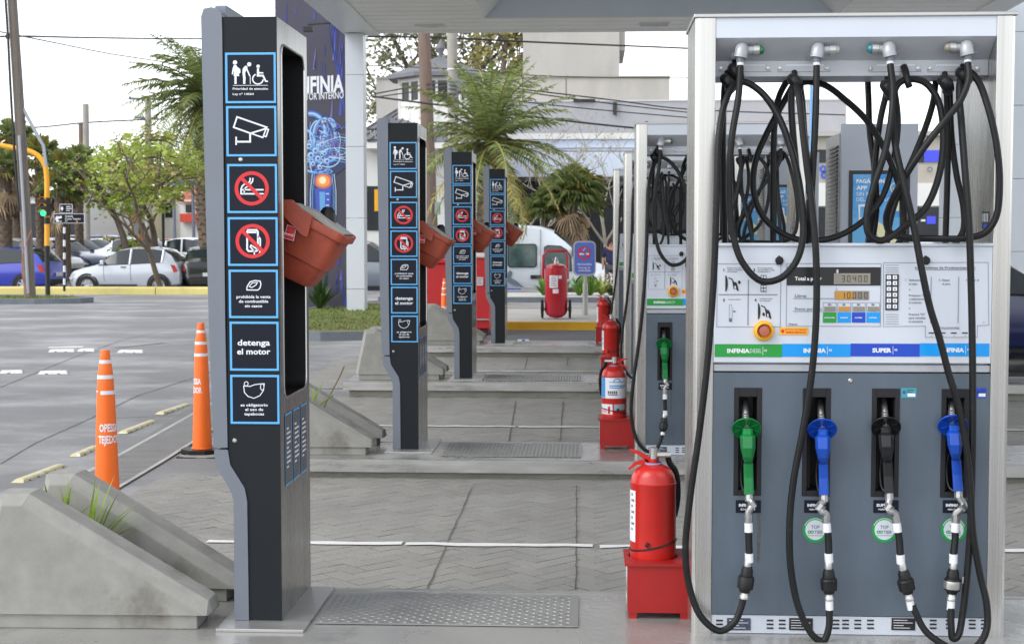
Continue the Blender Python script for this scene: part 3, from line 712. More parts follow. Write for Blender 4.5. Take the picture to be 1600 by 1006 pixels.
    for k, (lb, mm, nx, ny, lean) in enumerate(NZ):
        fx, fy = foot[k]; Yn = Y-.045
        c = MB(); b_ = P(nx, ny+6, Yn)
        # body: a wedge-shaped cowl narrowing to the grip
        def sec(cx, cy, hw, d0, d1):
            return [P(cx-hw, cy, Yn-d0*.55), P(cx-hw*.62, cy, Yn-d0), P(cx+hw*.62, cy, Yn-d0), P(cx+hw, cy, Yn-d0*.55), P(cx+hw, cy, Yn+d1*.6), P(cx+hw*.6, cy, Yn+d1), P(cx-hw*.6, cy, Yn+d1), P(cx-hw, cy, Yn+d1*.6)]
        dx = (fx-nx)/130.0
        X_ = lambda y: nx+dx*(y-ny)+lean*4
        secs = [sec(X_(ny+3), ny+3, 7.5, .012, .03), sec(X_(ny+12), ny+12, 8.5, .03, .035), sec(X_(ny+16), ny+16, 12.2, .046, .04), sec(X_(ny+34), ny+34, 11.6, .052, .05), sec(X_(ny+48), ny+48, 8.6, .042, .055),
                sec(X_(ny+55), ny+55, 6.6, .026, .04), sec(X_(ny+58), ny+58, 7.6, .008, .03), sec(X_(ny+80), ny+80, 7.6, .004, .028), sec(X_(ny+106), ny+106, 8.0, .008, .026)]
        n8 = 8; vs = [v for q in secs for v in q]
        c.add(vs, [(i*n8+j, (i+1)*n8+j, (i+1)*n8+(j+1) % n8, i*n8+(j+1) % n8) for i in range(len(secs)-1) for j in range(n8)], mm, False)
        c.add(secs[0], [tuple(range(n8))], mm); c.add(secs[-1], [tuple(range(n8-1, -1, -1))], mm)
        nz = c.build('nozzle', t, lb, bev=.0025, ang=28)
        c = MB(); gp = P(nx, ny, Yn+.02); M = Matrix.Translation(gp) @ Matrix.Rotation(R(6), 4, 'Y') @ Matrix.Rotation(R(-52), 4, 'X')
        c.lathe([(.010, -.004), (.030, -.004), (.047, -.010), (.051, -.014), (.0515, -.010), (.048, -.004), (.030, .003), (.010, .004)], mm, M, 28)
        for q in range(8): c.box(.012, .046, -.0012, .0012, -.012, -.004, mm, M @ Matrix.Rotation(q*math.pi/4+.2, 4, 'Z'))
        c.build('splash_guard', nz)
        c = MB(); c.tube(smooth_path([P(nx+.5, ny+4, Yn+.01), P(nx-1, ny-14, Yn+.045), P(nx-2, ny-26, Yn+.07), P(nx-3, ny-40, Yn+.13)], 6), .0115, CHROME, 12)
        for i in range(3): q = P(nx-1.2-i*.3, ny-10-4*i, Yn+.038+.006*i); c.lathe([(.0118, -.002), (.0135, 0), (.0118, .002)], CHROME, Matrix.Translation(q) @ Matrix.Rotation(R(-30), 4, 'X'), 14)
        c.build('spout', nz)
        c = MB(); c.tube(smooth_path([P(nx-6, ny+48, Yn+.05), P(nx-9, ny+70, Yn+.06), P(nx-6, ny+98, Yn+.045), P(nx+1, ny+106, Yn+.03)], 5), .004, RUBBERB, 6); c.build('trigger_guard', nz)
        # swivel
        c = MB(); q0 = P(X_(ny+106), ny+106, Yn+.008)
        c.tube([q0, P(X_(ny+116), ny+117, Yn)], .0155, CAST, 8)
        if k == 0: pth = [P(X_(ny+114), ny+115, Yn), P(1175, 785, Yn-.01), P(1173, 793, Yn-.02), P(1169.5, 800, Yn-.02), P(1169.3, 816, Yn-.02)]
        elif k == 1: pth = [P(X_(ny+114), ny+115, Yn), P(1281, 789, Yn-.012), P(1283, 797, Yn-.02), P(1291, 803, Yn-.02), P(1291.5, 816, Yn-.02)]
        elif k == 2: pth = [P(X_(ny+114), ny+115, Yn), P(1388, 790, Yn-.012), P(1390, 797, Yn-.02), P(1399, 802, Yn-.02), P(1401, 816, Yn-.02)]
        else: pth = [P(X_(ny+114), ny+115, Yn), P(1506, 789, Yn-.012), P(1500, 797, Yn-.02), P(1494, 802, Yn-.02), P(1493, 816, Yn-.02)]
        c.tube(smooth_path(pth, 5), .0125, CAST, 10); c.lathe([(.0165, -.012), (.0165, .012)], CAST, Matrix.Translation(pth[1].lerp(pth[2], .4)) @ Matrix.Rotation(R(35 if k in (1, 2) else -35), 4, 'Y'), 8); c.tube([pth[-2].lerp(pth[-1], .2), pth[-1]], .0155, CAST, 8)
        c.build('swivel', nz)
    # hoses: each is one run from outlet to nozzle
    def H(pts): return [(a, b, d) for a, b, d in pts]
    hz = [
     [(1157, 103, -.003), (1154, 150, -.02), (1143, 220, -.05), (1139, 300, -.06), (1145, 365, -.07), (1160, 410, -.08), (1189, 439, -.085), (1219, 435, -.085), (1243, 410, -.08), (1254, 375, -.07), (1252, 310, -.05), (1238, 240, -.02), (1215, 180, .02), (1190, 145, .05), (1165, 129, .07), (1150, 130, .05), (1133, 160, .0), (1123, 215, -.06), (1120, 300, -.09), (1116, 420, -.09), (1106, 560, -.09), (1092, 680, -.09), (1078, 780, -.09), (1071, 860, -.09), (1078, 920, -.09), (1097, 965, -.10), (1125, 985, -.10), (1147, 972, -.09), (1159, 945, -.08), (1163, 925, -.075)],
     [(1276, 103, -.003), (1275, 160, -.02), (1271, 250, -.03), (1264, 355, -.04), (1261, 376, -.035), (1257, 362, .0), (1244, 260, .05), (1237, 150, .07), (1242, 133, .06), (1248, 150, .0), (1256, 220, -.04), (1268, 320, -.06), (1274, 380, -.08), (1276, 470, -.085), (1270, 570, -.085), (1255, 670, -.08), (1240, 750, -.075), (1234, 815, -.075), (1236, 890, -.075), (1250, 955, -.08), (1274, 996, -.09), (1287, 1000, -.09), (1295, 980, -.085), (1296, 950, -.075)],
     [(1391, 101, -.005), (1395, 140, -.03), (1392, 190, -.06), (1382, 240, -.07), (1364, 295, -.075), (1354, 340, -.075), (1358, 367, -.075), (1374, 376, -.07), (1392, 370, -.06), (1416, 352, -.04), (1446, 325, -.01), (1467, 275, .02), (1474, 215, .05), (1466, 158, .07), (1446, 130, .08), (1424, 124, .08), (1404, 131, .06), (1395, 160, .02), (1399, 227, -.05), (1413, 290, -.08), (1427, 350, -.09), (1440, 420, -.10), (1453, 480, -.10), (1467, 525, -.10), (1482, 582, -.10), (1497, 632, -.10), (1509, 692, -.10), (1516, 760, -.10), (1520, 830, -.10), (1531, 895, -.10), (1542, 945, -.11), (1541, 985, -.12), (1527, 1008, -.13), (1500, 1018, -.13), (1472, 1005, -.12), (1446, 985, -.10), (1430, 955, -.085), (1426, 945, -.08)],
     [(1512, 99, -.005), (1513, 125, -.03), (1500, 158, -.05), (1473, 193, -.07), (1440, 236, -.08), (1413, 278, -.06), (1393, 315, -.02), (1385, 342, .02), (1391, 364, .03), (1413, 371, .02), (1460, 373, -.01), (1512, 372, -.03), (1540, 363, -.03), (1556, 340, -.035), (1562, 290, -.04), (1557, 225, -.04), (1543, 165, -.02), (1527, 125, .03), (1512, 112, .07), (1502, 122, .07), (1499, 150, .03), (1502, 190, -.02), (1508, 270, -.07), (1514, 350, -.09), (1517, 435, -.09), (1519, 520, -.09), (1520, 650, -.09), (1518, 770, -.085), (1514, 860, -.085), (1504, 960, -.09), (1496, 994, -.10), (1489, 997, -.10), (1486, 975, -.095), (1486, 950, -.085)],
    ]
    cpl = [((1163.5, 925), (1168, 884), -.075), ((1295.5, 927), (1294.5, 888), -.075), ((1419, 927), (1411, 890), -.078), ((1487, 927), (1489.5, 888), -.08)]
    top_ = [((1169.5, 816), (1170.5, 866)), ((1291.5, 816), (1295, 866)), ((1401, 816), (1407, 868)), ((1493, 816), (1490, 867))]
    for k, pts in enumerate(hz):
        c = MB(); c.ptube(pts, .0122, RUBBER, Y, 10, 8)
        h = c.build('hose', t)
        (bx, by), (tx, ty), dd = cpl[k]; b0, b1 = P(bx, by, Y+dd), P(tx, ty, Y+dd)
        c = MB(); d = (b1-b0); L_ = d.length; M = Matrix.Translation(b0) @ d.to_track_quat('Z', 'Y').to_matrix().to_4x4()
        c.lathe([(.0001, -.002), (.017, 0), (.021, L_*.12), (.028, L_*.16), (.0295, L_*.55), (.0265, L_*.6), (.0265, L_*.62), (.022, L_*.64), (.021, L_*.85), (.016, L_*1.0), (.0001, L_)], RUBBERB, M, 16)
        if k == 3: c.lathe([(.0300, L_*.22), (.0305, L_*.25), (.0305, L_*.5), (.0300, L_*.53)], CHROME, M, 16); q = P(bx+19, by-22, Y+dd); c.box(q.x-.008, q.x+.008, q.y-.01, q.y+.01, q.z-.012, q.z+.012, CHROME)
        c.lathe([(.014, L_), (.014, L_+.02), (.012, L_+.026)], CHROME, M, 12); c.lathe([(.017, -.022), (.017, -.012), (.014, -.006), (.014, 0)], CHROME, M, 12)
        c.build('breakaway_coupling', h)
        c = MB(); (ax_, ay_), (cx_, cy_) = top_[k]; yy = Y-.065
        c.tube(smooth_path([P(ax_, ay_, yy), P((ax_+cx_)/2+(0 if k == 0 else 1), (ay_+cy_)/2, yy-.004), P(cx_, cy_, Y+dd), b1+(b1-b0)*.3], 6), .0125, RUBBER, 12); c.build('whip_hose', h)
        for (q0, q1) in ((P(ax_, ay_+.5, yy), P(ax_+(cx_-ax_)*.27, ay_+15, yy-.002)), (P(cx_-.2, cy_-2, Y+dd), P(cx_+(cx_-ax_)*.12, cy_+12, Y+dd))):
            c = MB(); c.tube([q0, q1], .0148, BAND, 14); c.build('white_band', h)
        if k: c = MB(); q1 = b0 - d.normalized()*.024; c.tube([q1, q1-(d.normalized()*.033)], .0138, BAND, 14); c.build('white_band', h)
    # hooks and straps that gather the loops
    for hx, hy in ((1138, 128), (1150, 112), (1243, 128), (1388, 138), (1478, 130), (1506, 118)):
        c = MB(); yy = Y+.11
        c.tube([P(hx-2, hy-16, yy-.012), P(hx, hy-4, yy-.03)], .010, RUBBERB, 8)
        c.tube(smooth_path([P(hx-7, hy-6, yy-.02), P(hx-1, hy-1, yy-.05), P(hx+4, hy+8, yy-.04), P(hx+1, hy+14, yy-.02)], 4), [.016, .02, .021, .022, .023, .023, .023, .022, .021, .02, .019, .018, .017], RUBBERB, 10)
        c.build('hose_hook', t)
    c = MB(); c.tube(smooth_path([P(1412, 104, Y+.10), P(1415, 112, Y+.085), P(1418, 128, Y+.065), P(1421, 136, Y+.07)], 4), .0125, RUBBERB, 8); c.build('hose_strap', t)
    # rear-side hoses, seen through the opening
    rr = [[(1246, 120, .17), (1241, 130, .2), (1230, 150, .25), (1200, 205, .25), (1181, 250, .24), (1177, 295, .24), (1190, 335, .24), (1218, 362, .24), (1255, 376, .24), (1300, 372, .24), (1340, 352, .24), (1375, 315, .25), (1395, 255, .27), (1403, 190, .29), (1397, 135, .30)],
          [(1246, 132, .25), (1262, 128, .25), (1290, 134, .24), (1320, 156, .24), (1352, 186, .24), (1379, 227, .24), (1400, 275, .25), (1412, 325, .26), (1410, 370, .27), (1400, 385, .28)],
          [(1355, 105, .33), (1357, 150, .32), (1359, 205, .31), (1366, 260, .30), (1370, 320, .30), (1362, 385, .30)],
          [(1466, 104, .28), (1462, 130, .28), (1458, 160, .27), (1446, 200, .26), (1428, 245, .25), (1408, 290, .25), (1392, 340, .25), (1385, 385, .26)],
          [(1388, 108, .27), (1386, 140, .27), (1376, 185, .27), (1368, 250, .28), (1363, 320, .29), (1356, 385, .30)],
          [(1479, 106, .25), (1479, 130, .25), (1481, 200, .25), (1480, 290, .26), (1477, 385, .27)],
          [(1482, 106, .27), (1484, 145, .28), (1487, 215, .27), (1495, 275, .26), (1505, 322, .25), (1505, 360, .25), (1490, 385, .26)],
          [(1240, 118, .19), (1228, 130, .24), (1216, 155, .28), (1210, 200, .28), (1208, 290, .28), (1208, 385, .28)],
          [(1246, 122, .18), (1252, 145, .22), (1258, 220, .22), (1268, 300, .23), (1276, 385, .24)],
          [(1136, 106, .26), (1132, 135, .26), (1130, 200, .27), (1131, 290, .27), (1133, 385, .27)]]
    for pts in rr:
        c = MB(); c.ptube(pts, .0118, RUBBER, Y, 8, 6); c.build('rear_hose', t)
    return t
# mat() calls that only look a material up
_mat0 = mat
def mat(name, col=None, *a, **k):
    if name in MATS: return MATS[name]
    return _mat0(name, col, *a, **k)
pump = make_pump()

# ================================================================== fire extinguisher and its stand
def make_extinguisher():
    Y = 5.45; s = S(Y); c0 = P(1020, 880, Y); base = Vector((c0.x, Y, TOPZ[1]+.19))
    t = thing('fire_extinguisher', 'nearest red fire extinguisher, standing in the red box left of the nearest pump', 'extinguisher', base, 'red fire extinguishers beside the pumps')
    zt = PZ(725, Y, 1020); r = 36*s; M = Matrix.Translation((c0.x, Y, 0))
    c = MB(); c.lathe([(.0001, base.z), (r, base.z), (r, zt-.075), (r*1.012, zt-.073), (r*1.012, zt-.067), (r*.985, zt-.065), (r*.93, zt-.04), (r*.78, zt-.018), (r*.5, zt-.003), (r*.36, zt), (r*.36, zt+.004)], REDX, M, 36); c.build('cylinder', t)
    c = MB(); c.lathe([(.034, zt+.001), (.034, zt+.006), (.03, zt+.008)], mat('neck_ring', C(150, 150, 190), .4), M, 20); c.lathe([(.021, zt), (.021, zt+.022)], REDX, M, 14); c.build('neck', t)
    c = MB(); c.lathe([(.016, zt+.02), (.016, zt+.062), (.011, zt+.066), (.0001, zt+.067)], CHROME, M, 12); q = P(1035, 719, Y); c.tube([(c0.x, Y, zt+.035), (q.x+.03, Y+.01, zt+.035)], .011, CHROME, 10); v = c.build('valve', t)
    def lever(pts, wd, name):
        m = MB(); m.prism([P(a, b, Y) for a, b in pts], REDX, lambda p, k: (p.x, Y-wd if k == 0 else Y+wd, p.z)); m.build(name, v, bev=.002)
    lever([(984, 701.5), (996, 703), (1012, 712), (1024, 712), (1027, 720), (1020, 727), (1012, 722), (998, 710), (984, 704)], .011, 'upper_lever')
    lever([(981, 732), (992, 721), (1010, 716), (1014, 720), (1010, 725), (996, 725), (984, 733)], .011, 'lower_lever')
    c = MB(); c.tube(smooth_path([(q.x+.02, Y+.01, zt+.035), P(1046, 722, Y+.02), P(1055, 735, Y+.03), P(1059, 760, Y+.04), P(1058, 785, Y+.045), P(1054, 805, Y+.055)], 6), .0115, RUBBER, 10); c.build('discharge_hose', t)
    c = MB(); pts = [Vector((c0.x+r*1.01*math.cos(a), Y+r*1.01*math.sin(a), PZ(849-8*math.cos(a), Y, 1020))) for a in [R(10*k) for k in range(37)]]
    c.tube(pts, .0035, RUBBERB, 6, caps=False); k_ = P(1009, 850, Y-r); c.tube([k_, k_+Vector((.012, -.004, -.006))], .008, RUBBERB, 8); c.build('strap', t)
    c = MB(); a0, a1 = R(176), R(218); n = 10; z0, z1 = PZ(842, Y, 990), PZ(763, Y, 990)
    rr = r*1.006; vs = [(c0.x+rr*math.cos(a0+(a1-a0)*k/n), Y+rr*math.sin(a0+(a1-a0)*k/n), z) for z in (z0, z1) for k in range(n+1)]
    c.add(vs, [(k, k+1, n+1+k+1, n+1+k) for k in range(n)], WHT, True)
    for i in range(7):
        rr = r*1.010; a2, a3 = a0+(a1-a0)*.55, a0+(a1-a0)*(.75+.15*(i % 2)); zz = z1-.02-i*.022
        vs = [(c0.x+rr*math.cos(a2+(a3-a2)*k/4), Y+rr*math.sin(a2+(a3-a2)*k/4), z) for z in (zz, zz+.009) for k in range(5)]
        c.add(vs, [(k, k+1, 6+k, 5+k) for k in range(4)], INKG, True)
    c.build('label', t)
    return t
def make_stand():
    Y = 5.32; x0, x1 = PX(981, Y, 920), PX(1077.5, Y, 920); zt = PZ(879, Y, 1020); zl = PZ(957, Y, 1020)
    base = Vector(((x0+x1)/2, Y, TOPZ[1]))
    t = thing('extinguisher_stand', 'nearest red metal box stand, on short legs under the nearest extinguisher', 'red box', base, 'red box stands under the extinguishers')
    c = MB(); YB = Y+.235; cx, cy, rh = PX(1020, 5.45, 880), 5.45, .094
    c.box(x0, x1, Y, YB, zl, zt-.012, REDB)
    n = 24; ring = [(cx+rh*math.cos(2*math.pi*k/n), cy+rh*math.sin(2*math.pi*k/n)) for k in range(n)]
    X0, X1, Y0_, Y1_ = x0-.012, x1+.008, Y-.008, YB+.008; z = zt
    def edge(a):
        ca, sa = math.cos(a), math.sin(a); k = min(((X1-cx)/ca if ca > 0 else (X0-cx)/ca) if abs(ca) > 1e-6 else 9, ((Y1_-cy)/sa if sa > 0 else (Y0_-cy)/sa) if abs(sa) > 1e-6 else 9); return (cx+k*ca, cy+k*sa)
    angs = sorted([2*math.pi*k/n for k in range(n)] + [math.atan2(b-cy, a-cx) % (2*math.pi) for a, b in ((X0, Y0_), (X1, Y0_), (X1, Y1_), (X0, Y1_))]); N = len(angs)
    vs = [(cx+rh*math.cos(a), cy+rh*math.sin(a), z) for a in angs]+[(*edge(a), z) for a in angs]+[(*edge(a), z-.012) for a in angs]
    c.add(vs, [(k, N+k, N+(k+1) % N, (k+1) % N) for k in range(N)]+[(N+k, 2*N+k, 2*N+(k+1) % N, N+(k+1) % N) for k in range(N)], REDB)
    c.build('box', t)
    for a, b in ((x0+.004, Y+.004), (x1-.034, Y+.004), (x0+.004, YB-.034), (x1-.034, YB-.034)):
        c = MB(); c.box(a, a+.03, b, b+.03, base.z, zl-.001, REDB); c.build('leg', t)
    c = MB(); c.add([(x0-.0015, Y+.04, zl+.02), (x0-.0015, Y+.2, zl+.02), (x0-.0015, Y+.2, zt-.03), (x0-.0015, Y+.04, zt-.03)], [(3, 2, 1, 0)], WHT)
    c.add([(x0-.0025, Y+.07, zl+.05), (x0-.0025, Y+.15, zl+.05), (x0-.0025, Y+.11, zt-.07)], [(2, 1, 0)], REDP); c.build('sticker', t)
    return t
ext = make_extinguisher(); stand = make_stand()

# ================================================================== repeats on the other islands
toff = totem.location.x - PX(436.5, TY[1], 500)
TL = {2: (653, 'second sign totem from the camera, in front of the brown wooden utility pole'), 3: (737.5, 'third sign totem from the camera, in front of the grey concrete utility pole'), 4: (789, 'farthest and smallest sign totem, just left of the wheeled extinguisher')}
boff = bucket.location - totem.location
BL = {2: 'red bucket hanging from the second totem from the camera', 3: 'red bucket hanging from the third totem from the camera', 4: 'small red bucket on the farthest totem, overlapping the white van'}
for k, (px, lb) in TL.items():
    loc = Vector((PX(px, TY[k], 400)+toff, TY[k], TOPZ[k]))
    dup(totem, loc, lb); dup(bucket, loc+boff, BL[k])
poff = pump.location.x - PX(1083.5, 5.137, 500)
for k, px, Y, lb in ((2, 993.4, 9.56, 'second fuel pump from the camera, showing one green nozzle behind the nearest pump'), (3, 975.5, 13.9, 'third fuel pump from the camera, mostly hidden, a slim steel edge in view'), (4, 958.5, 18.1, 'farthest fuel pump, its steel edge right of the blue no-smoking sign')):
    dup(pump, (PX(px, Y, 400)+poff, Y, TOPZ[k]), lb)
eo = ext.location - stand.location
for k, px, Y, l1, l2 in ((2, 960, 9.93, 'extinguisher with a white and blue label, beside the second pump', 'red box stand beside the second pump, under the labelled extinguisher'),
                         (3, 954.5, 14.25, 'plain red extinguisher directly behind the one with the white and blue label', 'red box stand beside the third pump'),
                         (4, 943, 18.45, 'farthest of the red extinguishers standing in red boxes', 'farthest red box stand, below the farthest boxed extinguisher')):
    e = dup(ext, (PX(px, Y, 500), Y, TOPZ[k]+.19), l1, scale=(-1, 1, 1) if k == 2 else None)
    s_ = dup(stand, (PX(px, Y, 500)-eo.x, Y-eo.y, TOPZ[k]), l2)
    if k == 2:
        for ch in list(e.children):
            if ch.name.startswith('label'): bpy.data.objects.remove(ch)
        r = 36*S(5.45)*1.008; X0 = e.location.x; z0 = e.location.z; n = 14
        def band(m, a0, a1, za, zb, rr, mm):
            a0, a1 = R(a0), R(a1); vs = [(X0+rr*math.cos(a0+(a1-a0)*q/n), Y+rr*math.sin(a0+(a1-a0)*q/n), z) for z in (za, zb) for q in range(n+1)]
            m.add(vs, [(q, q+1, n+2+q, n+1+q) for q in range(n)], mm, True)
        m = MB(); band(m, 190, 345, z0+.155, z0+.30, r, WHT); band(m, 190, 225, z0+.158, z0+.297, r*1.004, mat('label_blue', C(70, 150, 215), .4))
        LB = mat('label_blue'); band(m, 245, 315, z0+.265, z0+.27, r*1.004, LB); band(m, 248, 325, z0+.238, z0+.246, r*1.004, LB); band(m, 248, 320, z0+.225, z0+.232, r*1.004, LB)
        for q in range(9): a = R(180-q*22.5); aa = 282+14*math.cos(a); band(m, aa-2.4, aa+2.4, z0+.27+.016*math.sin(a), z0+.277+.016*math.sin(a), r*1.004, LB)
        for q in range(5): band(m, 240+q*9, 246+q*9, z0+.188, z0+.206, r*1.004, INK)
        band(m, 240, 285, z0+.178, z0+.184, r*1.004, INK)
        band(m, 195, 262, z0+.045, z0+.115, r, WHT); band(m, 240, 252, z0+.05, z0+.10, r*1.004, REDP); band(m, 198, 235, z0+.055, z0+.085, r*1.004, mat('label_pink', C(232, 170, 170), .4)); band(m, 268, 325, z0+.075, z0+.115, r, mat('label_grey', C(170, 184, 190), .4))
        m2 = m; s0 = e.scale.copy()
        for v in m2.v: v.x = 2*X0-v.x if False else v.x
        o = m2.build('label', None, 'white and light blue maker label'); o.parent = e; o.location = (0, 0, 0); o.scale = (-1, 1, 1)
        for v in o.data.vertices: v.co -= Vector((X0, Y, z0))

# ================================================================== ground
GROUND = mat('forecourt_concrete', C(126, 126, 127), .78, 0, var=.17, scale=.5, bump=.3, bscale=25, detail=14, col2=C(176, 176, 177), c2th=(.46, .74), c2scale=.55, stretch=(.9, 1.2, 1))
def grid(xs, ys, zf, m, name):
    me = MB(); nx = len(xs); vs = [(x, y, zf(x, y)) for y in ys for x in xs]
    me.add(vs, [(j*nx+i, j*nx+i+1, (j+1)*nx+i+1, (j+1)*nx+i) for j in range(len(ys)-1) for i in range(nx-1)], m, True)
    return me.build(name, ang=180)
xs = [-400, -120, -60, -40, -30, -24, -18, -14, -12, -11, -10, -9, -8, -7, -6, -4, -2, 0, 2, 4, 6, 8, 10, 14, 20, 30, 60, 120, 400]
ys = [-30, -10, 0, 3, 5, 7, 9, 10, 12, 14, 16, 18, 20, 22, 24, 26, 28, 31, 34, 36, 38, 39, 40, 41, 42, 43, 44, 45, 46, 47, 50, 60, 80, 120, 250, 800]
struct(grid(xs, ys, zg, GROUND, 'ground'))
# herringbone lane paving, one run per lane
PAV = mat('paver', C(146, 144, 139), .78, 0, var=.12, scale=1.1, island=.07, bump=.3, bscale=60, detail=8, col2=C(140, 134, 124), c2th=(.60, .78), c2scale=1.4)
JSAND = mat('joint_sand', C(92, 88, 82), .95, var=.4, scale=9)
def herring(name, x0, x1, y0, y1):
    m = MB(); W_, g = .1, .0026; c45 = math.sqrt(.5); rnd = random.Random(3); xm, ym = (x0+x1)/2, (y0+y1)/2
    def put(u0, v0, u1, v1):
        cu, cv = (u0+u1)/2, (v0+v1)/2
        X, Yy = (cu-cv)*c45+xm, (cu+cv)*c45+ym
        if not (x0-.12 < X < x1+.12 and y0-.12 < Yy < y1+.12): return
        vs = []; dz = rnd.uniform(-.0006, .0006); t1, t2 = rnd.uniform(-.004, .004), rnd.uniform(-.006, .006)
        for z, gg in ((-.01, g*.3), (.0048+dz, g), (.0062+dz, g+.0012)):
            for a, b in ((u0+gg, v0+gg), (u1-gg, v0+gg), (u1-gg, v1-gg), (u0+gg, v1-gg)):
                x, y = min(max((a-b)*c45+xm, x0), x1), min(max((a+b)*c45+ym, y0), y1)
                vs.append((x, y, zg(x, y)+z+(a-cu)*t1+(b-cv)*t2))
        m.add(vs[:8], [(0, 1, 5, 4), (1, 2, 6, 5), (2, 3, 7, 6), (3, 0, 4, 7)], JSAND)
        m.add(vs[4:], [(0, 1, 5, 4), (1, 2, 6, 5), (2, 3, 7, 6), (3, 0, 4, 7), (4, 5, 6, 7)], PAV)
    n = int(((x1-x0)+(y1-y0))*.5/c45/W_)+6
    for i in range(-n, n):
        for j in range(-n, n):
            q = (i-j) % 4
            if q == 0: put(i*W_, j*W_, (i+2)*W_, (j+1)*W_)
            elif q == 3: put(i*W_, j*W_, (i+1)*W_, (j+2)*W_)
    o = m.build(name); return struct(o)
IS = {1: (4.62, 5.73), 2: (9.28, 10.12), 3: (13.72, 14.5), 4: (17.9, 18.75)}
LX0, LX1 = -2.62, 6.4
herring('lane_paving', -2.80, LX1, 5.70, 9.32); herring('lane_paving', -2.95, LX1, 10.1, 13.76); herring('lane_paving', -3.05, LX1, 14.45, 17.95)
m = MB()
for y0_, y1_ in ((3.6, 4.64), (5.7, 9.32), (10.1, 13.76), (14.45, 17.95)): m.add([(x_, y_, zg(x_, y_)+.0012) for x_, y_ in ((-2.8, y0_), (LX1, y0_), (LX1, y1_), (-2.8, y1_))], [(0, 1, 2, 3)], mat('joint_sand', C(82, 76, 68), .95, var=.4, scale=9))
struct(m.build('paving_bed')); herring('lane_paving', LX0, 2.0, 3.6, 4.64)
# darker repaired joints across the lanes and the worn white centre lines
JT = mat('joint_dark', C(92, 88, 80), .9, var=.3, scale=30); LINE = mat('road_paint', C(226, 226, 224), .7, var=.06, scale=30)
m = MB(); rnd = random.Random(5)
def strip(m, pts, wd, mm, dz=.009, jag=0.0):
    pts = [Vector((a, b, 0)) for a, b in pts]; P2 = []
    for a, b in zip(pts[:-1], pts[1:]):
        n = max(1, int((b-a).length/.12))
        P2 += [a.lerp(b, k/n) for k in range(n)]
    P2.append(pts[-1]); vs = []
    for i, p in enumerate(P2):
        t = (P2[min(i+1, len(P2)-1)]-P2[max(i-1, 0)]).normalized(); nn = Vector((-t.y, t.x, 0)); q = p+nn*rnd.uniform(-jag, jag)
        w1, w2 = wd/2*(1+rnd.uniform(-.35, .35)*(jag > 0)), wd/2*(1+rnd.uniform(-.35, .35)*(jag > 0))
        for v in (q+nn*w1, q-nn*w2): vs.append((v.x, v.y, zg(v.x, v.y)+dz))
    m.add(vs, [(2*i, 2*i+1, 2*i+3, 2*i+2) for i in range(len(P2)-1)], mm)
for a, b in (((667, 925), (737, 764)), ((900, 925), (901, 760))):
    p, q = G(*a), G(*b); strip(m, [(p.x, p.y), (q.x, q.y)], .0055, JT, .0115, .003)
for a, b in (((795, 690), (806, 632)), ((875, 690), (880, 632)), ((820, 585), (826, 560)), ((886, 580), (888, 565))):
    p, q = G(*a, .02), G(*b, .02); strip(m, [(p.x, p.y), (q.x, q.y)], .007, JT, .0115, .003)
struct(m.build('paving_joint'))
def line(y, x0, x1, wd, gaps):
    m = MB(); x = x0
    for g0, g1 in gaps+[(x1, x1)]:
        strip(m, [(x, y), (g0, y+.004)], wd, LINE, .0125, .011); x = g1
    struct(m.build('lane_marking'))
line(7.25, -1.96, 6.2, .07, [(-.95, -.93), (.025, .06), (.33, .345), (1.6, 1.63), (3.1, 3.2)])
line(11.75, -2.2, 6.2, .06, [(-.6, -.57), (.9, .95), (2.2, 2.3)]); line(16.2, -2.2, 6.2, .06, [(.2, .25), (1.6, 1.7)])
# forecourt joints, drain and worn marks on the left
m = MB(); JG = mat('concrete_joint', C(116, 115, 114), .9, var=.25, scale=3)
def gl(pts, wd, mm=JG, dz=.004, jag=.004, z=.02): strip(m, [(G(a, b, z).x, G(a, b, z).y) for a, b in pts], wd, mm, dz, jag*.5)
gl([(0, 720), (55, 690), (140, 655), (215, 622), (330, 588)], .012); gl([(0, 610), (90, 576), (190, 540), (262, 522)], .012); gl([(0, 500), (140, 498), (330, 494)], .022, z=.1)
gl([(0, 567), (110, 566), (220, 563), (262, 560)], .012); gl([(160, 655), (330, 648)], .015); gl([(225, 604), (330, 600)], .015); gl([(0, 535), (60, 534)], .014, z=.06)
gl([(180, 552), (258, 544)], .06, mat('tar_patch', C(112, 112, 112), .85), .005, .02)
struct(m.build('ground_joint'))
m = MB(); DK = mat('asphalt_channel', C(124, 123, 121), .85, var=.15, scale=3, bump=.3, bscale=60)
dl = [G(96, 770), G(330, 640)]; 
def off(p, q, d): t = (q-p).normalized(); n = Vector((t.y, -t.x, 0)); return [(p+n*d), (q+n*d)]
a, b = G(120, 765), G(330, 629); strip(m, [(a.x, a.y), (b.x, b.y)], .16, DK, .004)
struct(m.build('drain_channel'))
m = MB(); a, b = G(168, 770), G(340, 668); t = (b-a).normalized(); nn = Vector((-t.y, t.x, 0)); L_ = (b-a).length+4; GR = mat('drain_grate', C(152, 151, 149), .6, .2, var=.15, scale=5); wd = .34
a = a - t*2
k = 0
while k*.055 < L_:
    p = a+t*(k*.055); k += 1
    vs = [p-nn*.0-t*.016, p+nn*wd-t*.016, p+nn*wd+t*.016, p+t*.016]
    m.add([(v.x, v.y, zg(v.x, v.y)+.012) for v in vs], [(0, 3, 2, 1)], GR)
for d in (-.02, wd+.02):
    q0, q1 = a+nn*d, a+t*L_+nn*d; strip(m, [(q0.x, q0.y), (q1.x, q1.y)], .035, mat('drain_edge', C(172, 171, 167), .8, var=.2, scale=3), .011)
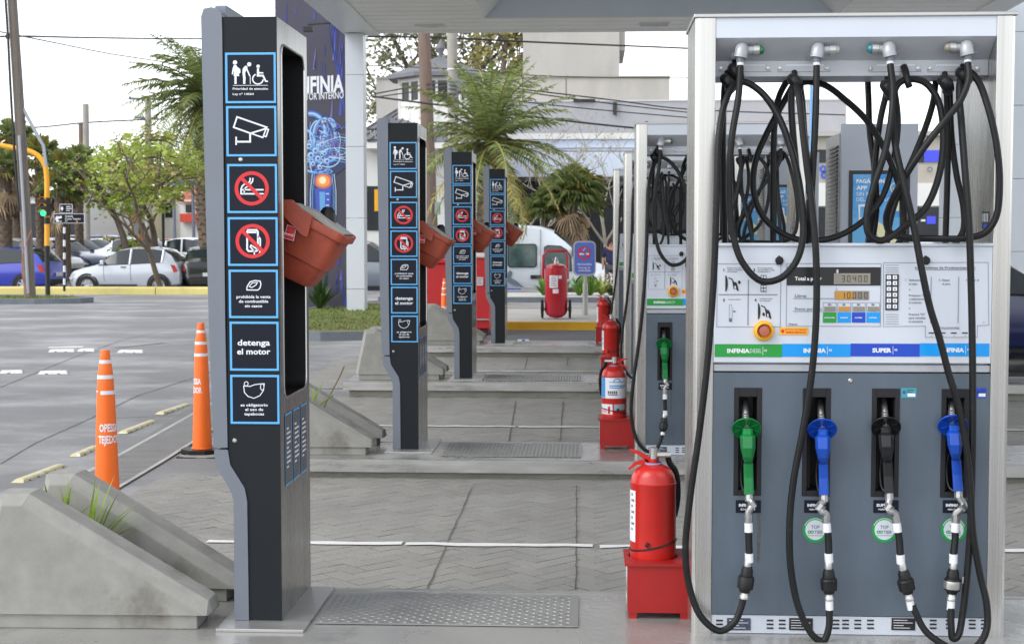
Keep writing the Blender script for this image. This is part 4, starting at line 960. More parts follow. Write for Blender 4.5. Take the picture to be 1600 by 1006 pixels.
q0, q1 = a+nn*(wd/2), a+t*L_+nn*(wd/2); strip(m, [(q0.x, q0.y), (q1.x, q1.y)], wd, mat('drain_dark', C(104, 103, 102), .9), .005)
struct(m.build('drain_grate'))
# raised lane separators
SEPM = mat('separator_paint', C(206, 198, 158), .7, var=.16, scale=14, col2=C(214, 212, 204), c2th=(.55, .62), c2scale=9); SEPW = mat('separator_white', C(224, 224, 220), .6, var=.1, scale=14, col2=C(168, 168, 164), c2th=(.6, .68), c2scale=6)
def separator(a, b, h, wd, mm, label, grp):
    p, q = G(*a), G(*b); t = (q-p); L = t.length; an = math.atan2(t.y, t.x)
    c = (p+q)/2; z = zg(c.x, c.y); M = Matrix.Translation((c.x, c.y, z)) @ Matrix.Rotation(an, 4, 'Z'); m = MB()
    prof = [(-wd/2, 0), (-wd*.36, h*.7), (-wd*.2, h), (wd*.2, h), (wd*.36, h*.7), (wd/2, 0)]
    m.prism(prof, mm, lambda p_, k: M @ Vector(((-L/2 if k == 0 else L/2)*(1-.12*p_[1]/h), p_[0], p_[1])))
    for i in range(int(L/.13)): x = -L/2+.08+i*.13; m.box(x, x+.03, -wd/2-.002, -wd*.42, .002, h*.3, mat('joint_dark'), M)
    o = m.build('lane_separator', loc=(c.x, c.y, z), bev=.004); tag(o, label, 'lane separator', grp); return o
g1 = 'yellow and white separators along the drain'; g2 = 'white separators on the forecourt'
separator((27, 754), (97, 728), .022, .085, SEPM, 'long yellow and white separator nearest the camera, left of the barrier', g1)
separator((117, 714), (150, 700), .022, .085, SEPM, 'yellow separator partly behind the nearer orange cone', g1)
separator((191, 681), (240, 662), .022, .085, SEPM, 'yellow and white separator between the two orange cones', g1)
separator((249, 653), (294, 638), .022, .085, SEPM, 'yellow separator just left of the farther orange cone', g1)
for a, b, lb in (((77, 560), (118, 559.5), 'second white separator from the left in the far row, with a white mark behind it'), ((124, 559), (150, 559), 'white separator partly behind the tip of the nearer cone'), ((186, 561), (226, 561), 'white separator alone at the right end of the far row'),
                 ((0, 592), (36, 591), 'white separator cut by the left edge of the photo'), ((60, 593), (107, 592), 'wide flat white separator in the nearer white row')):
    separator(a, b, .03, .2, SEPW, lb, g2)
m = MB(); a, b = G(76, 554), G(130, 553); strip(m, [(a.x, a.y), (b.x, b.y)], .25, mat('worn_white', C(214, 214, 212), .8, var=.12, scale=5), .006, .03); struct(m.build('lane_marking'))
# ---- islands
SLAB = mat('island_slab', C(164, 163, 159), .28, .3, var=.16, scale=1.6, detail=10, col2=C(112, 111, 107), c2th=(.58, .74), c2scale=2.2, rvar=.18, bump=.06, bscale=30)
TREAD = mat('tread_plate', C(160, 160, 158), .38, .5, var=.18, scale=3, rvar=.1)
for k, (y0, y1) in IS.items():
    z1 = TOPZ[k]; z0 = z1-.085; m = MB(); x0, x1 = -2.36, 6.3
    lab = {1: 'nearest pump island, steel edged, carrying the nearest pump and totem', 2: 'second pump island from the camera, steel edged', 3: 'third pump island, whose left end shows below the barrier', 4: 'farthest pump island, beside the yellow kerb'}[k]
    t = thing('pump_island', lab, 'pump island', (x0, y0, z1-.16), 'pump islands'); t['kind'] = 'structure'
    m.box(x0, x1, y0, y1, z0, z1, SLAB)
    m.build('deck', t, bev=.006)
    m = MB(); m.box(x0-.002, x1, y0-.004, y0-.001, z0+.002, z1-.004, STEELH); m.box(x0, x1, y1-.03, y1-.001, z1+.0005, z1+.003, STEELH); m.box(x0, x1, y0, y0+.04, z1+.0005, z1+.003, STEELH); m.box(x0-.003, x0-.001, y0, y1, z0+.002, z1-.004, STEELH); m.build('steel_edge', t)
    m = MB(); m.box(x0+.05, x1-.05, y0+.05, y1-.05, z1-.25, z0-.0005, CONCF); m.build('footing', t)
    if k < 4:
        ya, yb = y0+(.40 if k == 1 else .14), y1-.10
        if k == 1: ya = 5.18
        xa, xb = (PX(491, 5.18, 985), PX(903, 5.2, 985)) if k == 1 else ((PX(690, 9.5, 710), PX(908, 9.5, 710)) if k == 2 else (PX(757, 13.9, 598), PX(910, 13.9, 598)))
        cv = MB(); cv.box(xa, xb, ya, yb, z1+.0032, z1+.008, TREAD)
        nx = int((xb-xa-.01)/.026); ny = int((yb-ya-.01)/.026)
        for i in range(nx):
            for j in range(ny):
                cx, cy = xa+.018+i*.026, ya+.018+j*.026; a = R(45 if (i+j) % 2 else -45); l_, w_ = .0135, .0055
                M = Matrix.Translation((cx, cy, z1+.008)) @ Matrix.Rotation(a, 4, 'Z')
                vs = [M @ Vector(v) for v in ((-l_, 0, 0), (0, -w_, 0), (l_, 0, 0), (0, w_, 0), (-l_*.55, 0, .0024), (l_*.55, 0, .0024))]
                cv.add(vs, [(0, 1, 5, 4), (1, 2, 5), (2, 3, 4, 5), (3, 0, 4)], TREAD)
        cv.build('access_cover', t, bev=0)
# ================================================================== concrete barriers
def make_barrier():
    Lb, Hb = .87, .49; t = .095; ti = .058; q = .038
    full = [(Lb, .055), (Lb-.012, .10), (.205, Hb), (.09, Hb), (0, .055)]
    ins = [(Lb-.01, .055), (Lb-.05, .075), (.19, Hb-q), (.115, Hb-q), (.028, .055)]
    m = MB(); n = 5
    vs = [(x, -t, z) for x, z in ins]+[(x, -ti, z) for x, z in full]+[(x, ti, z) for x, z in full]+[(x, t, z) for x, z in ins]
    fs = [(4, 3, 2, 1, 0), (15, 16, 17, 18, 19)]
    for r in range(3):
        for k in range(4): a = r*n+k; fs.append((a, a+1, a+n+1, a+n))
    fs.append((0, 5, 10, 15)); fs.append((4, 19, 14, 9)); fs.append((0, 15, 19, 14, 9, 4)) if False else None
    m.add(vs, fs, CONC); m.add(vs, [(0, 4, 9, 14, 19, 15, 10, 5)], CONC)
    m.box(.035, Lb-.05, -t+.012, t-.012, 0, .054, CONC)
    me = m.build('concrete_barrier', bev=.004)
    return me
bar = make_barrier()
tag(bar, 'concrete wedge barrier nearest the camera, bottom left corner', 'barrier', 'concrete wedge barriers at the island ends')
bar.location = (PX(322, 5.07, 970)-.86, 5.15, TOPZ[1]); bar.rotation_euler[2] = R(1.5)
BB = [(-1.385-.86+.02, 5.60, 1, 'concrete wedge barrier behind the nearest one, with weeds growing between them', -2)]
for k, px1, px2, l1, l2 in ((2, 588, 603, 'front barrier on the second island, its low tip left of the second totem', 'rear barrier on the second island, its tip farther right'),
                            (3, 696, 702, 'tall front barrier at the left end of the third island', 'rear barrier of the third island, its tip right of the second totem'),
                            (4, 757, 760, 'front barrier of the farthest island, between the second and third totems', 'rear barrier of the farthest island')):
    y0, y1 = IS[k]; BB.append((PX(px1, y0+.42, 600)-.86, y0+.25, k, l1, 1)); BB.append((PX(px2, y0+.8, 600)-.86, y1-.12, k, l2, -1))
for x, y, k, lb, rz in BB: dup(bar, (x, y, TOPZ[k]), lb, rz=R(rz))
# weeds between the barriers
LEAFG = mat('weed_leaf', C(132, 158, 48), .5, var=.2, scale=20, island=.35, sub=.25)
def blades(name, loc, n, ln, spread, wd, mm, rnd, curl=.5):
    m = MB(); b = Vector(loc)
    for i in range(n):
        a = rnd.uniform(0, 2*math.pi); d = Vector((math.cos(a), math.sin(a), 0)); L = ln*rnd.uniform(.55, 1.1); tl = rnd.uniform(.2, 1)*spread
        p = b+d*rnd.uniform(0, .03); vs = []; sd_ = Vector((-d.y, d.x, 0)); N = 6
        for k in range(N+1):
            u = k/N; q = p+d*(tl*L*u)+Vector((0, 0, L*(u*(1.05-.2*tl)-curl*tl*u*u))); ww = wd*(1-u**2)*(.5+min(1, u*4)*.5)
            vs += [q-sd_*ww, q+sd_*ww]
        m.add(vs, [(2*k, 2*k+1, 2*k+3, 2*k+2) for k in range(N)], mm, True)
    return m
rw = random.Random(11); m = blades('w', (PX(128, 5.36, 830), 5.36, .33), 26, .36, .85, .014, LEAFG, rw); m2 = blades('w', (PX(90, 5.4, 800), 5.40, .42), 12, .26, .85, .011, LEAFG, rw)
o = MB(); 
for q in (m, m2): o.add(q.v, q.f, LEAFG, True)
q = blades('w', (PX(118, 5.38, 815), 5.38, .35), 12, .26, 1.0, .006, mat('dead_grass', C(150, 128, 84), .8, var=.2, scale=10), rw); o.add(q.v, q.f, mat('dead_grass'), True)
tag(o.build('weed', loc=(PX(128, 5.36, 830), 5.36, .2)), 'green weed growing between the two nearest concrete barriers', 'weed')
m = MB(); m.box(-2.2, -1.62, 5.26, 5.49, .153, .33, mat('soil', C(84, 72, 58), .95, var=.3, scale=20, bump=.5, bscale=40)); tag(m.build('planting_soil', bev=.05), None, None, kind='structure')
m = blades('w', (PX(486, 9.7, 650), 9.75, .45), 5, .28, .8, .006, LEAFG, rw)
tw = [P(492, 660, 9.7), P(502, 645, 9.7), P(514, 620, 9.7), P(530, 590, 9.72), P(538, 572, 9.72)]
m.tube(smooth_path(tw, 4), .005, mat('twig', C(110, 100, 64), .8), 5); m.tube([P(500, 632, 9.7), P(520, 617, 9.7)], .006, LEAFG, 5)
tag(m.build('weed', loc=(PX(486, 9.7, 690), 9.75, .14)), 'thin weed with a bare twig on the second island', 'weed')
# ================================================================== traffic cones
def wrap_text(m, s, z, rf, h, a0, mm, width, bold=.03):
    vs, fs = text_mesh(s, bold); x0 = min(v[0] for v in vs); x1 = max(v[0] for v in vs); k = width/(x1-x0); o_ = []
    for a, b in vs:
        zz = z+b*h/CAP; r = rf(zz)+.0012; an = a0+((a-x0)*k-width/2)/rf(z); o_.append((r*math.sin(an), -r*math.cos(an), zz))
    m.add(o_, fs, mm)
def make_cone(name, label, loc, rot, weather=False, h=.945):
    t = thing(name, label, 'traffic cone', loc, 'tall orange traffic cones')
    X, Y, Z = loc; M = Matrix.Translation(loc); k = h/.985; u = .00148*k
    prof = [(.079, .036), (50*u+.0, .04), (34.5*u, .04+470*u), (33.5*u, .04+478*u), (33*u, .04+486*u), (30.5*u, .04+530*u), (29.5*u, .04+533*u), (29*u, .04+547*u), (24*u, .04+588*u), (20.5*u, .04+592*u), (20*u, .04+605*u), (17.5*u, .04+638*u), (15*u, .04+642*u), (.0001, .04+643*u)]
    c = MB(); c.lathe(prof, ORANGE, M, 32); c.build('body', t)
    for za, zb_, ra, rb in ((472, 487, 35, 34), (532, 547, 31, 30), (591, 605, 22, 20.6)):
        c = MB()
        if weather and za == 472:
            c.lathe([(ra*u+.001, .04+za*u), (rb*u+.001, .04+zb_*u)], BAND, M, 12, a0=R(255), a1=R(380)); c.lathe([(ra*u+.001, .04+za*u+.014), (rb*u+.001, .04+zb_*u)], BAND, M, 4, a0=R(205), a1=R(235))
        else: c.lathe([(ra*u+.0008, .04+za*u), (rb*u+.0008, .04+zb_*u)], BAND, M, 28)
        c.build('reflective_band', t)
    c = MB(); s = .155
    c.prism([(s*math.cos(R(45*i+22.5)), s*math.sin(R(45*i+22.5))) for i in range(8)], RUBBERB, lambda p, q: M @ Vector((p[0], p[1], 0 if q == 0 else .034))); c.build('base', t, bev=.006)
    c = MB(); rf = lambda z: (50-15.5*max(0, (z-.04))/(470*u))*u
    wrap_text(c, 'OPESSA', .04+330*u, rf, 30*u, rot, WHT, .115); wrap_text(c, 'TEJEDOR', .04+285*u, rf, 30*u, rot, WHT, .13)
    for v in c.v: v += Vector(loc)
    c.build('lettering', t)
    return t
Y1c = 7.75; make_cone('traffic_cone', 'nearer orange cone, standing behind the concrete barriers', Vector((PX(168, Y1c, 790), Y1c, .006)), R(38), True)
Y2c = 10.35; make_cone('traffic_cone', 'orange cone on a black base just left of the nearest totem', Vector((PX(316, Y2c, 690), Y2c, zg(-3, Y2c)+.001)), R(-48))
Y3c = 20.2; make_cone('traffic_cone', 'small far orange cone in front of the red container', Vector((PX(695, Y3c, 480), Y3c, zg(0, Y3c))), R(10), h=.92)

# ================================================================== canopy
CW = mat('canopy_panel', C(226, 228, 228), .4, .1, var=.05, scale=.6); CSL = mat('soffit_slat', C(236, 237, 234), .45, .05, var=.06, scale=.7, col2=C(214, 214, 208), c2th=(.62, .8), c2scale=.5)
CBL = mat('recess_blue_grey', C(222, 234, 244), .45, .05, var=.05, scale=.5)
ZS = CZ+3.93
can = thing('canopy', 'large pale metal canopy over the pumps with slatted soffit', 'canopy', (0, 12, 0)); can['kind'] = 'structure'
X0c, X1c, Y0c, Y1c_ = -4.0, 6.62, 5.6, 27.3  # near edge cut back so sky light reaches the nearest pump and barriers
RX0, RX1, RY0, RY1 = -1.88, 4.33, 7.0, 25.9
m = MB(); y = Y0c
while y < Y1c_-.05:
    y2 = min(y+.45, Y1c_)
    for xa, xb in (((X0c, RX0), (RX1, X1c)) if RY0 < y+.1 < RY1 else ((X0c, X1c),)): m.box(xa, xb, y+.018, y2-.018, ZS, ZS+.02, CSL)
    y += .45
m.box(X0c, RX0-.01, Y0c, Y1c_, ZS+.021, ZS+.03, mat('soffit_gap', C(120, 120, 116), .7)); m.box(RX1+.01, X1c, Y0c, Y1c_, ZS+.021, ZS+.03, mat('soffit_gap'))
m.box(RX0-.01, RX1+.01, Y0c, RY0, ZS+.021, ZS+.03, mat('soffit_gap')); m.box(RX0-.01, RX1+.01, RY1, Y1c_, ZS+.021, ZS+.03, mat('soffit_gap'))
m.build('soffit', can)
m = MB(); s_ = .9; H_ = .95
def rq(pts, mm): m.add(pts, [(0, 1, 2, 3)], mm)
rq([(RX0, RY0, ZS), (RX0, RY1, ZS), (RX0+s_, RY1, ZS+H_), (RX0+s_, RY0, ZS+H_)], CW); rq([(RX1, RY0, ZS), (RX1-s_, RY0, ZS+H_), (RX1-s_, RY1, ZS+H_), (RX1, RY1, ZS)], CW)
m.add([(RX0, RY1-.001, ZS), (RX1, RY1-.001, ZS), (RX1-s_, RY1-.001, ZS+H_), (RX0+s_, RY1-.001, ZS+H_)], [(0, 1, 2, 3)], CBL)
m.add([(RX0, RY0, ZS), (RX1, RY0, ZS), (RX1-s_, RY0, ZS+H_), (RX0+s_, RY0, ZS+H_)], [(3, 2, 1, 0)], CBL)
rq([(RX0+s_, RY0, ZS+H_), (RX0+s_, RY1, ZS+H_), (RX1-s_, RY1, ZS+H_), (RX1-s_, RY0, ZS+H_)], CW); m.build('roof_recess', can)
m = MB(); m.box(X0c-.62, X1c+.5, Y0c, Y1c_+.5, ZS+1.05, ZS+1.15, CW); m.build('roof', can)  # unseen top slab, added to block light from above
# edge beams and columns
for xa, xb in ((-4.66, X0c), (X1c, 7.12)):
    m = MB(); m.box(xa, xb, Y0c, Y1c_+.35, ZS-.03, ZS+1.04, CW); m.build('edge_beam', can)
m = MB(); m.box(X0c+.001, X1c-.001, Y1c_-.01, Y1c_+.30, ZS-.002, ZS+1.04, CW); m.build('end_beam', can)
COLM = mat('column_panel', C(203, 209, 216), .35, .1, var=.03, scale=1)
for xa, xb in ((PX(545.5, 27.6, 300), PX(573, 27.6, 300)), (PX(1468, 27.6, 300), PX(1500, 27.6, 300))):
    m = MB(); zz = .08
    for k in range(6):
        z1_ = min(ZS-.032, zz+(.55 if k == 0 else 1.35)); 
        if k == 5: z1_ = ZS-.032
        m.box(xa, xb, 27.25, 27.62, zz, z1_-.008, COLM); zz = z1_
        if zz >= ZS-.05: break
    m.build('column', can)
for px, py, yy in ((672, 46, 26.6), (1022, 44, 26.6)):
    c_ = P(px, py, yy); m = MB(); m.box(c_.x-.27, c_.x+.27, yy-.14, yy+.14, ZS-.03, ZS-.001, mat('lamp_housing', C(214, 214, 210), .4)); m.box(c_.x-.25, c_.x+.25, yy-.12, yy+.12, ZS-.034, ZS-.03, mat('lamp_lens', C(190, 192, 192), .2)); m.build('lamp', can)
# white pylon at the right
m = MB(); xa, xb = PX(1560, 27.6, 300), PX(1597, 27.6, 300); zz = .0
for k in range(8): m.box(xa, xb, 27.3, 27.75, zz, zz+1.34, COLM); zz += 1.35
tag(m.build('pylon', loc=((xa+xb)/2, 27.5, 0)), 'tall white panelled pylon at the right edge, behind the dark blue car', 'pylon')
# ================================================================== billboard beside the column
def make_billboard():
    Y = 28.6; xa, xb = PX(432, Y, 250), PX(545, Y, 250); z0, z1 = PZ(500, Y), PZ(-60, Y)
    t = thing('billboard', 'tall dark advertising billboard with blue engine tubes, beside the canopy column', 'billboard', (xb, Y, z0))
    m = MB(); m.box(xa, xb, Y, Y+.25, z0, z1, mat('billboard_dark', C(66, 64, 80), .5, var=.1, scale=.8, col2=C(62, 62, 100), c2th=(.6, .9), c2scale=.7)); m.build('panel', t)
    D = Y-.01; rnd = random.Random(4)
    BM = [mat('ad_blue_deep', C(54, 58, 132), .4), mat('ad_blue', C(58, 84, 180), .4), mat('ad_cyan', C(98, 160, 214), .4), mat('ad_pale', C(176, 206, 232), .4), mat('ad_violet', C(118, 102, 168), .4), mat('ad_orange', C(250, 150, 70), .4), mat('ad_glow', C(255, 232, 190), .4)]
    m = MB()
    for i in range(70):                                             # streaks of light
        x = rnd.uniform(434, 544); y = rnd.choice((rnd.uniform(0, 200), rnd.uniform(380, 498), rnd.uniform(0, 498))); L = rnd.uniform(8, 46); w_ = rnd.uniform(.5, 1.7)
        if x > 500: w_ *= 1.2
        m.ppoly([(x, y), (x+w_+L*.08, y), (x+L*.12+w_*.4, max(-50, y-L)), (x+L*.12, max(-50, y-L))][::-1], D, BM[rnd.choice((0, 0, 1, 0, 4))])
    for k in range(14): m.pstroke([(520+k*1.6+4*math.sin(k), 6+k*7), (514+k*1.9, 40+k*9), (519+k*1.7, 75+k*9)], 1.0, D-.002, BM[(0, 1, 1)[k % 3]]) if k < 12 and 519+k*1.7 < 543 else None
    m.build('light_streaks', t)
    m = MB()
    m.ppoly([(476, 196), (500, 188), (528, 198), (536, 230), (540, 262), (520, 276), (488, 274), (472, 258)][::-1], D-.0015, mat('ad_navy', C(40, 52, 96), .4))
    def arc(cx, cy, rx, ry, a0, a1, n=16): return [(cx+rx*math.cos(R(a0+(a1-a0)*k/n)), cy-ry*math.sin(R(a0+(a1-a0)*k/n))) for k in range(n+1)]
    def pipe(pts, wd):
        m.pstroke(pts, wd, D-.003, BM[1]); m.pstroke(pts, wd*.6, D-.004, BM[2]); m.pstroke([(a-.6, b-.6) for a, b in pts], wd*.2, D-.005, BM[3])
    pipe(arc(486, 206, 22, 28, 100, -35), 10); pipe(arc(507, 212, 17, 26, 175, -10), 8); pipe(arc(515, 200, 9, 14, 160, -40), 6); pipe(arc(488, 240, 24, 14, 150, 20), 9); pipe(arc(484, 262, 30, 16, 70, -30), 5); pipe(arc(505, 236, 26, 18, 200, 330), 6); pipe(arc(478, 226, 14, 22, 90, -60), 7); pipe(arc(520, 226, 14, 20, 120, 250), 5); pipe(arc(495, 262, 18, 8, 180, 360), 5)
    for k in range(70):
        a0 = rnd.uniform(0, 360); pts = [(u, v) for u, v in arc(505+rnd.gauss(0, 12), 230+rnd.gauss(0, 16), rnd.uniform(5, 24), rnd.uniform(6, 24), a0, a0+rnd.uniform(60, 190), 9) if 475 < u < 543 and 188 < v < 276]
        if len(pts) > 3: m.pstroke(pts, rnd.uniform(.5, 2.2), D-.0042-.00002*k, BM[rnd.choice((1, 2, 2, 3, 3, 4))])
    for k in range(11): m.pstroke([(497+k, 222+k*3.3), (515, 215+k*3.5), (530, 210+k*4.2), (543.5, 212+k*4.3)], 1.2, D-.006, BM[(4, 3, 2, 4)[k % 4]])
    for cx, cy, r in ((483, 229, 5), (493, 236, 5), (503, 226, 4), (486, 243, 5.5), (497, 248, 5), (507, 240, 4), (489, 256, 4), (480, 251, 4), (511, 252, 5), (500, 262, 4)):
        m.pcirc(cx, cy, r, D-.007, BM[2], 16); m.pcirc(cx-.5, cy-.6, r*.8, D-.0075, BM[3], 16); m.pcirc(cx, cy, r*.45, D-.008, BM[1], 12)
    m.pcirc(505, 268, 15, D-.006, BM[2], 24, 12, 4.5)
    for s, x in ((-1, 488), (1, 522)):                               # spark plug glass
        for q in (0, 3.2, 5.5): m.pstroke([(x-s*q, 272), (x+s*(3-q), 300), (x+s*(3-q), 330), (x+s*(1-q), 372), (x-s*q, 400)], 1.2, D-.006, BM[(3, 2, 1)[int(q/2.6)]])
    m.pcirc(505, 283, 15, D-.0055, mat('ad_rust', C(196, 110, 90), .4), 24, 0, 12); m.pcirc(505, 283, 10.5, D-.006, BM[5], 24, 0, 9); m.pcirc(504, 282, 5.5, D-.0065, BM[6], 20)
    m.ppoly([(492, 294), (518, 292), (515, 340), (509, 378), (500, 378), (494, 340)][::-1], D-.005, BM[1]); m.ppoly([(499, 300), (508, 300), (507, 372), (501, 372)][::-1], D-.006, BM[2])
    for k in range(7): m.prect(509+k % 2*2, 302+k*9, 514, 304+k*9, D-.007, BM[3])
    m.build('engine_picture', t)
    m = MB(); m.ptext('INFINIA', 537, 147, 26.5, D-.004, WHT, 'R', .035, 74, slope=-.05); m.ptext('MOTOR INTERNO', 537, 157.5, 11, D-.004, WHT, 'R', .012, 74, slope=-.05); m.build('lettering', t)
    m = MB(); q = [P(520, 36, Y-.06), P(500, 37, Y-1.0), P(482, 39, Y-1.35)]; m.tube(q, .02, INK, 6)
    c_ = P(482, 45, Y-1.4); m.box(c_.x-.09, c_.x+.09, c_.y-.07, c_.y+.07, c_.z-.06, c_.z+.03, INK); m.tube([q[0]+Vector((0, 0, .06)), q[0]-Vector((0, 0, .04))], .02, INK, 6); m.build('spotlight', t)
    return t
make_billboard()
# ================================================================== kerbed islands and pavements
GRASS = mat('grass_blade', C(112, 128, 58), .7, var=.25, scale=.6, island=.35, sub=.2); TURF = mat('turf', C(108, 112, 62), .9, var=.3, scale=2, bump=.6, bscale=40)
KERB = mat('kerb_dark', C(112, 118, 126), .8, var=.15, scale=3, bump=.2, bscale=40); KERBY = mat('kerb_yellow', C(206, 192, 122), .75, var=.14, scale=1.4, col2=C(178, 172, 138), c2th=(.6, .72), c2scale=2.2)
KERBO = mat('kerb_deep_yellow', C(212, 164, 30), .6, var=.12, scale=2, col2=C(150, 126, 60), c2th=(.66, .75), c2scale=3); PAVE = mat('pavement', C(186, 184, 178), .85, var=.1, scale=1.2, bump=.2, bscale=30)
def kerbed(name, out, top, h, wd, km, tm, closed=True):
    """outline of ground points (counter-clockwise): kerb ring plus filled top"""
    N = len(out); cx = sum(p[0] for p in out)/N; cy = sum(p[1] for p in out)/N; m = MB(); inn = []
    for i, p in enumerate(out):
        a, b = Vector(out[i-1]), Vector(out[(i+1) % N]); t = (b-a).normalized(); inn.append((p[0]-t.y*wd, p[1]+t.x*wd))
    Z = [zg(*p) for p in out]
    vs = [(p[0], p[1], z-.1) for p, z in zip(out, Z)]+[(p[0], p[1], z+h) for p, z in zip(out, Z)]+[(p[0], p[1], z+h) for p, z in zip(inn, Z)]
    m.add(vs, [(i, (i+1) % N, N+(i+1) % N, N+i) for i in range(N)]+[(N+i, N+(i+1) % N, 2*N+(i+1) % N, 2*N+i) for i in range(N)], km)
    m.add([(p[0], p[1], z+h-.006) for p, z in zip(inn, Z)], [tuple(range(N))], tm)
    return struct(m.build(name))
isl = [(-5.55, 23.2), (-5.2, 21.6), (-4.6, 20.95), (-3.9, 20.75), (-3.2, 20.9), (-2.9, 21.5), (-2.85, 23), (-2.9, 27), (-3.1, 30), (-5.3, 30.5), (-5.6, 27)]
kerbed('kerbed_island', isl, TURF, .13, .14, KERB, TURF)
pol = [(-26, 34.5), (-26, 32.0), (-14.5, 32.0), (-12.6, 32.15), (-11.7, 32.6), (-11.6, 33.2), (-12.4, 33.9), (-14, 34.4)]
kerbed('kerbed_island', pol, TURF, .12, .16, KERB, TURF)
def grass(name, poly_fn, n, hgt, rnd, z_add):
    m = MB()
    for i in range(n):
        x, y = poly_fn(rnd); z = zg(x, y)+z_add; a = rnd.uniform(0, 6.28); h = hgt*rnd.uniform(.5, 1.3); w_ = .008+h*.05; lx, ly = rnd.uniform(-.5, .5)*h, rnd.uniform(-.5, .5)*h
        dx, dy = math.cos(a)*w_, math.sin(a)*w_; m.add([(x-dx, y-dy, z), (x+dx, y+dy, z), (x+lx, y+ly, z+h)], [(0, 1, 2)], GRASS)
    o = m.build(name); o['kind'] = 'stuff'; return o
rg = random.Random(2)
grass('grass', lambda r: (r.uniform(-5.2, -3.05), r.uniform(21.3, 30)), 5000, .04, rg, .12); grass('grass', lambda r: (r.uniform(-22, -12.2), r.uniform(32.3, 33.8)), 3500, .06, rg, .11)
# strappy plant at the billboard foot
DGR = mat('strap_leaf', C(62, 88, 44), .5, var=.2, scale=10, island=.4, sub=.15)
m = blades('b', (PX(500, 27.9, 500), 27.9, .22), 45, .85, .9, .035, DGR, rg); tag(m.build('shrub', loc=(PX(500, 27.9, 500), 27.9, .22)), 'spiky green plant at the foot of the billboard', 'shrub')
# paved island with deep yellow kerb beyond the pumps
kerbed('pavement', [(-1.95, 24.0), (-1.9, 23.6), (-1.7, 23.45), (9.5, 23.3), (9.5, 28.2), (-1.9, 28.2)], PAVE, .13, .13, KERBO, PAVE)
m = MB(); m.add([(-2.6, 21.1, zg(0, 21)+.004), (8, 21.0, zg(0, 21)+.004), (8, 23.2, zg(0, 23)+.004), (-2.6, 23.35, zg(0, 23)+.004)], [(0, 1, 2, 3)], mat('asphalt_dark', C(96, 97, 99), .85, var=.12, scale=2, bump=.3, bscale=60)); struct(m.build('asphalt_strip'))
kerbed('pavement', [(-5.0, 34.0), (24, 34.0), (24, 37.4), (-5.0, 37.4)], PAVE, .11, .16, KERB, PAVE)
m = MB(); m.box(-5.2, 24, 33.7, 33.98, .07, .12, mat('asphalt_dark')); struct(m.build('gutter'))
# yellow median kerb at the left
for xa, xb in ((-40, -22.0), (-21.99, -14.9), (-14.89, -11.6), (-11.59, -6.3)):
    m = MB(); m.prism([(38.0, .0), (38.02, .26), (38.08, .30), (38.42, .30), (38.45, 0)], KERBY, lambda p, k: (xa+.006 if k == 0 else xb-.006, p[0], p[1])); struct(m.build('median_kerb'))
m = MB(); m.add([(-40, 38.45, .26), (-6.3, 38.45, .26), (-6.3, 40.1, -.06), (-40, 40.1, -.06)], [(0, 1, 2, 3)], mat('median_ground', C(128, 122, 88), .95, var=.3, scale=1.2, bump=.4, bscale=20)); struct(m.build('median_ground'))
m = MB(); m.add([(-14.2, 46.3, .08), (-11.9, 46.3, .08), (-11.4, 49, .215), (-14.4, 49, .215)], [(0, 1, 2, 3)], TURF); struct(m.build('turf'))
m = MB(); m.add([(-60, 40.4, -.075), (-10, 40.4, -.075), (-10, 45.6, -.075), (-60, 45.6, -.075)], [(0, 1, 2, 3)], mat('street_asphalt', C(128, 128, 130), .85, var=.12, scale=1.2, bump=.3, bscale=60)); struct(m.build('street'))
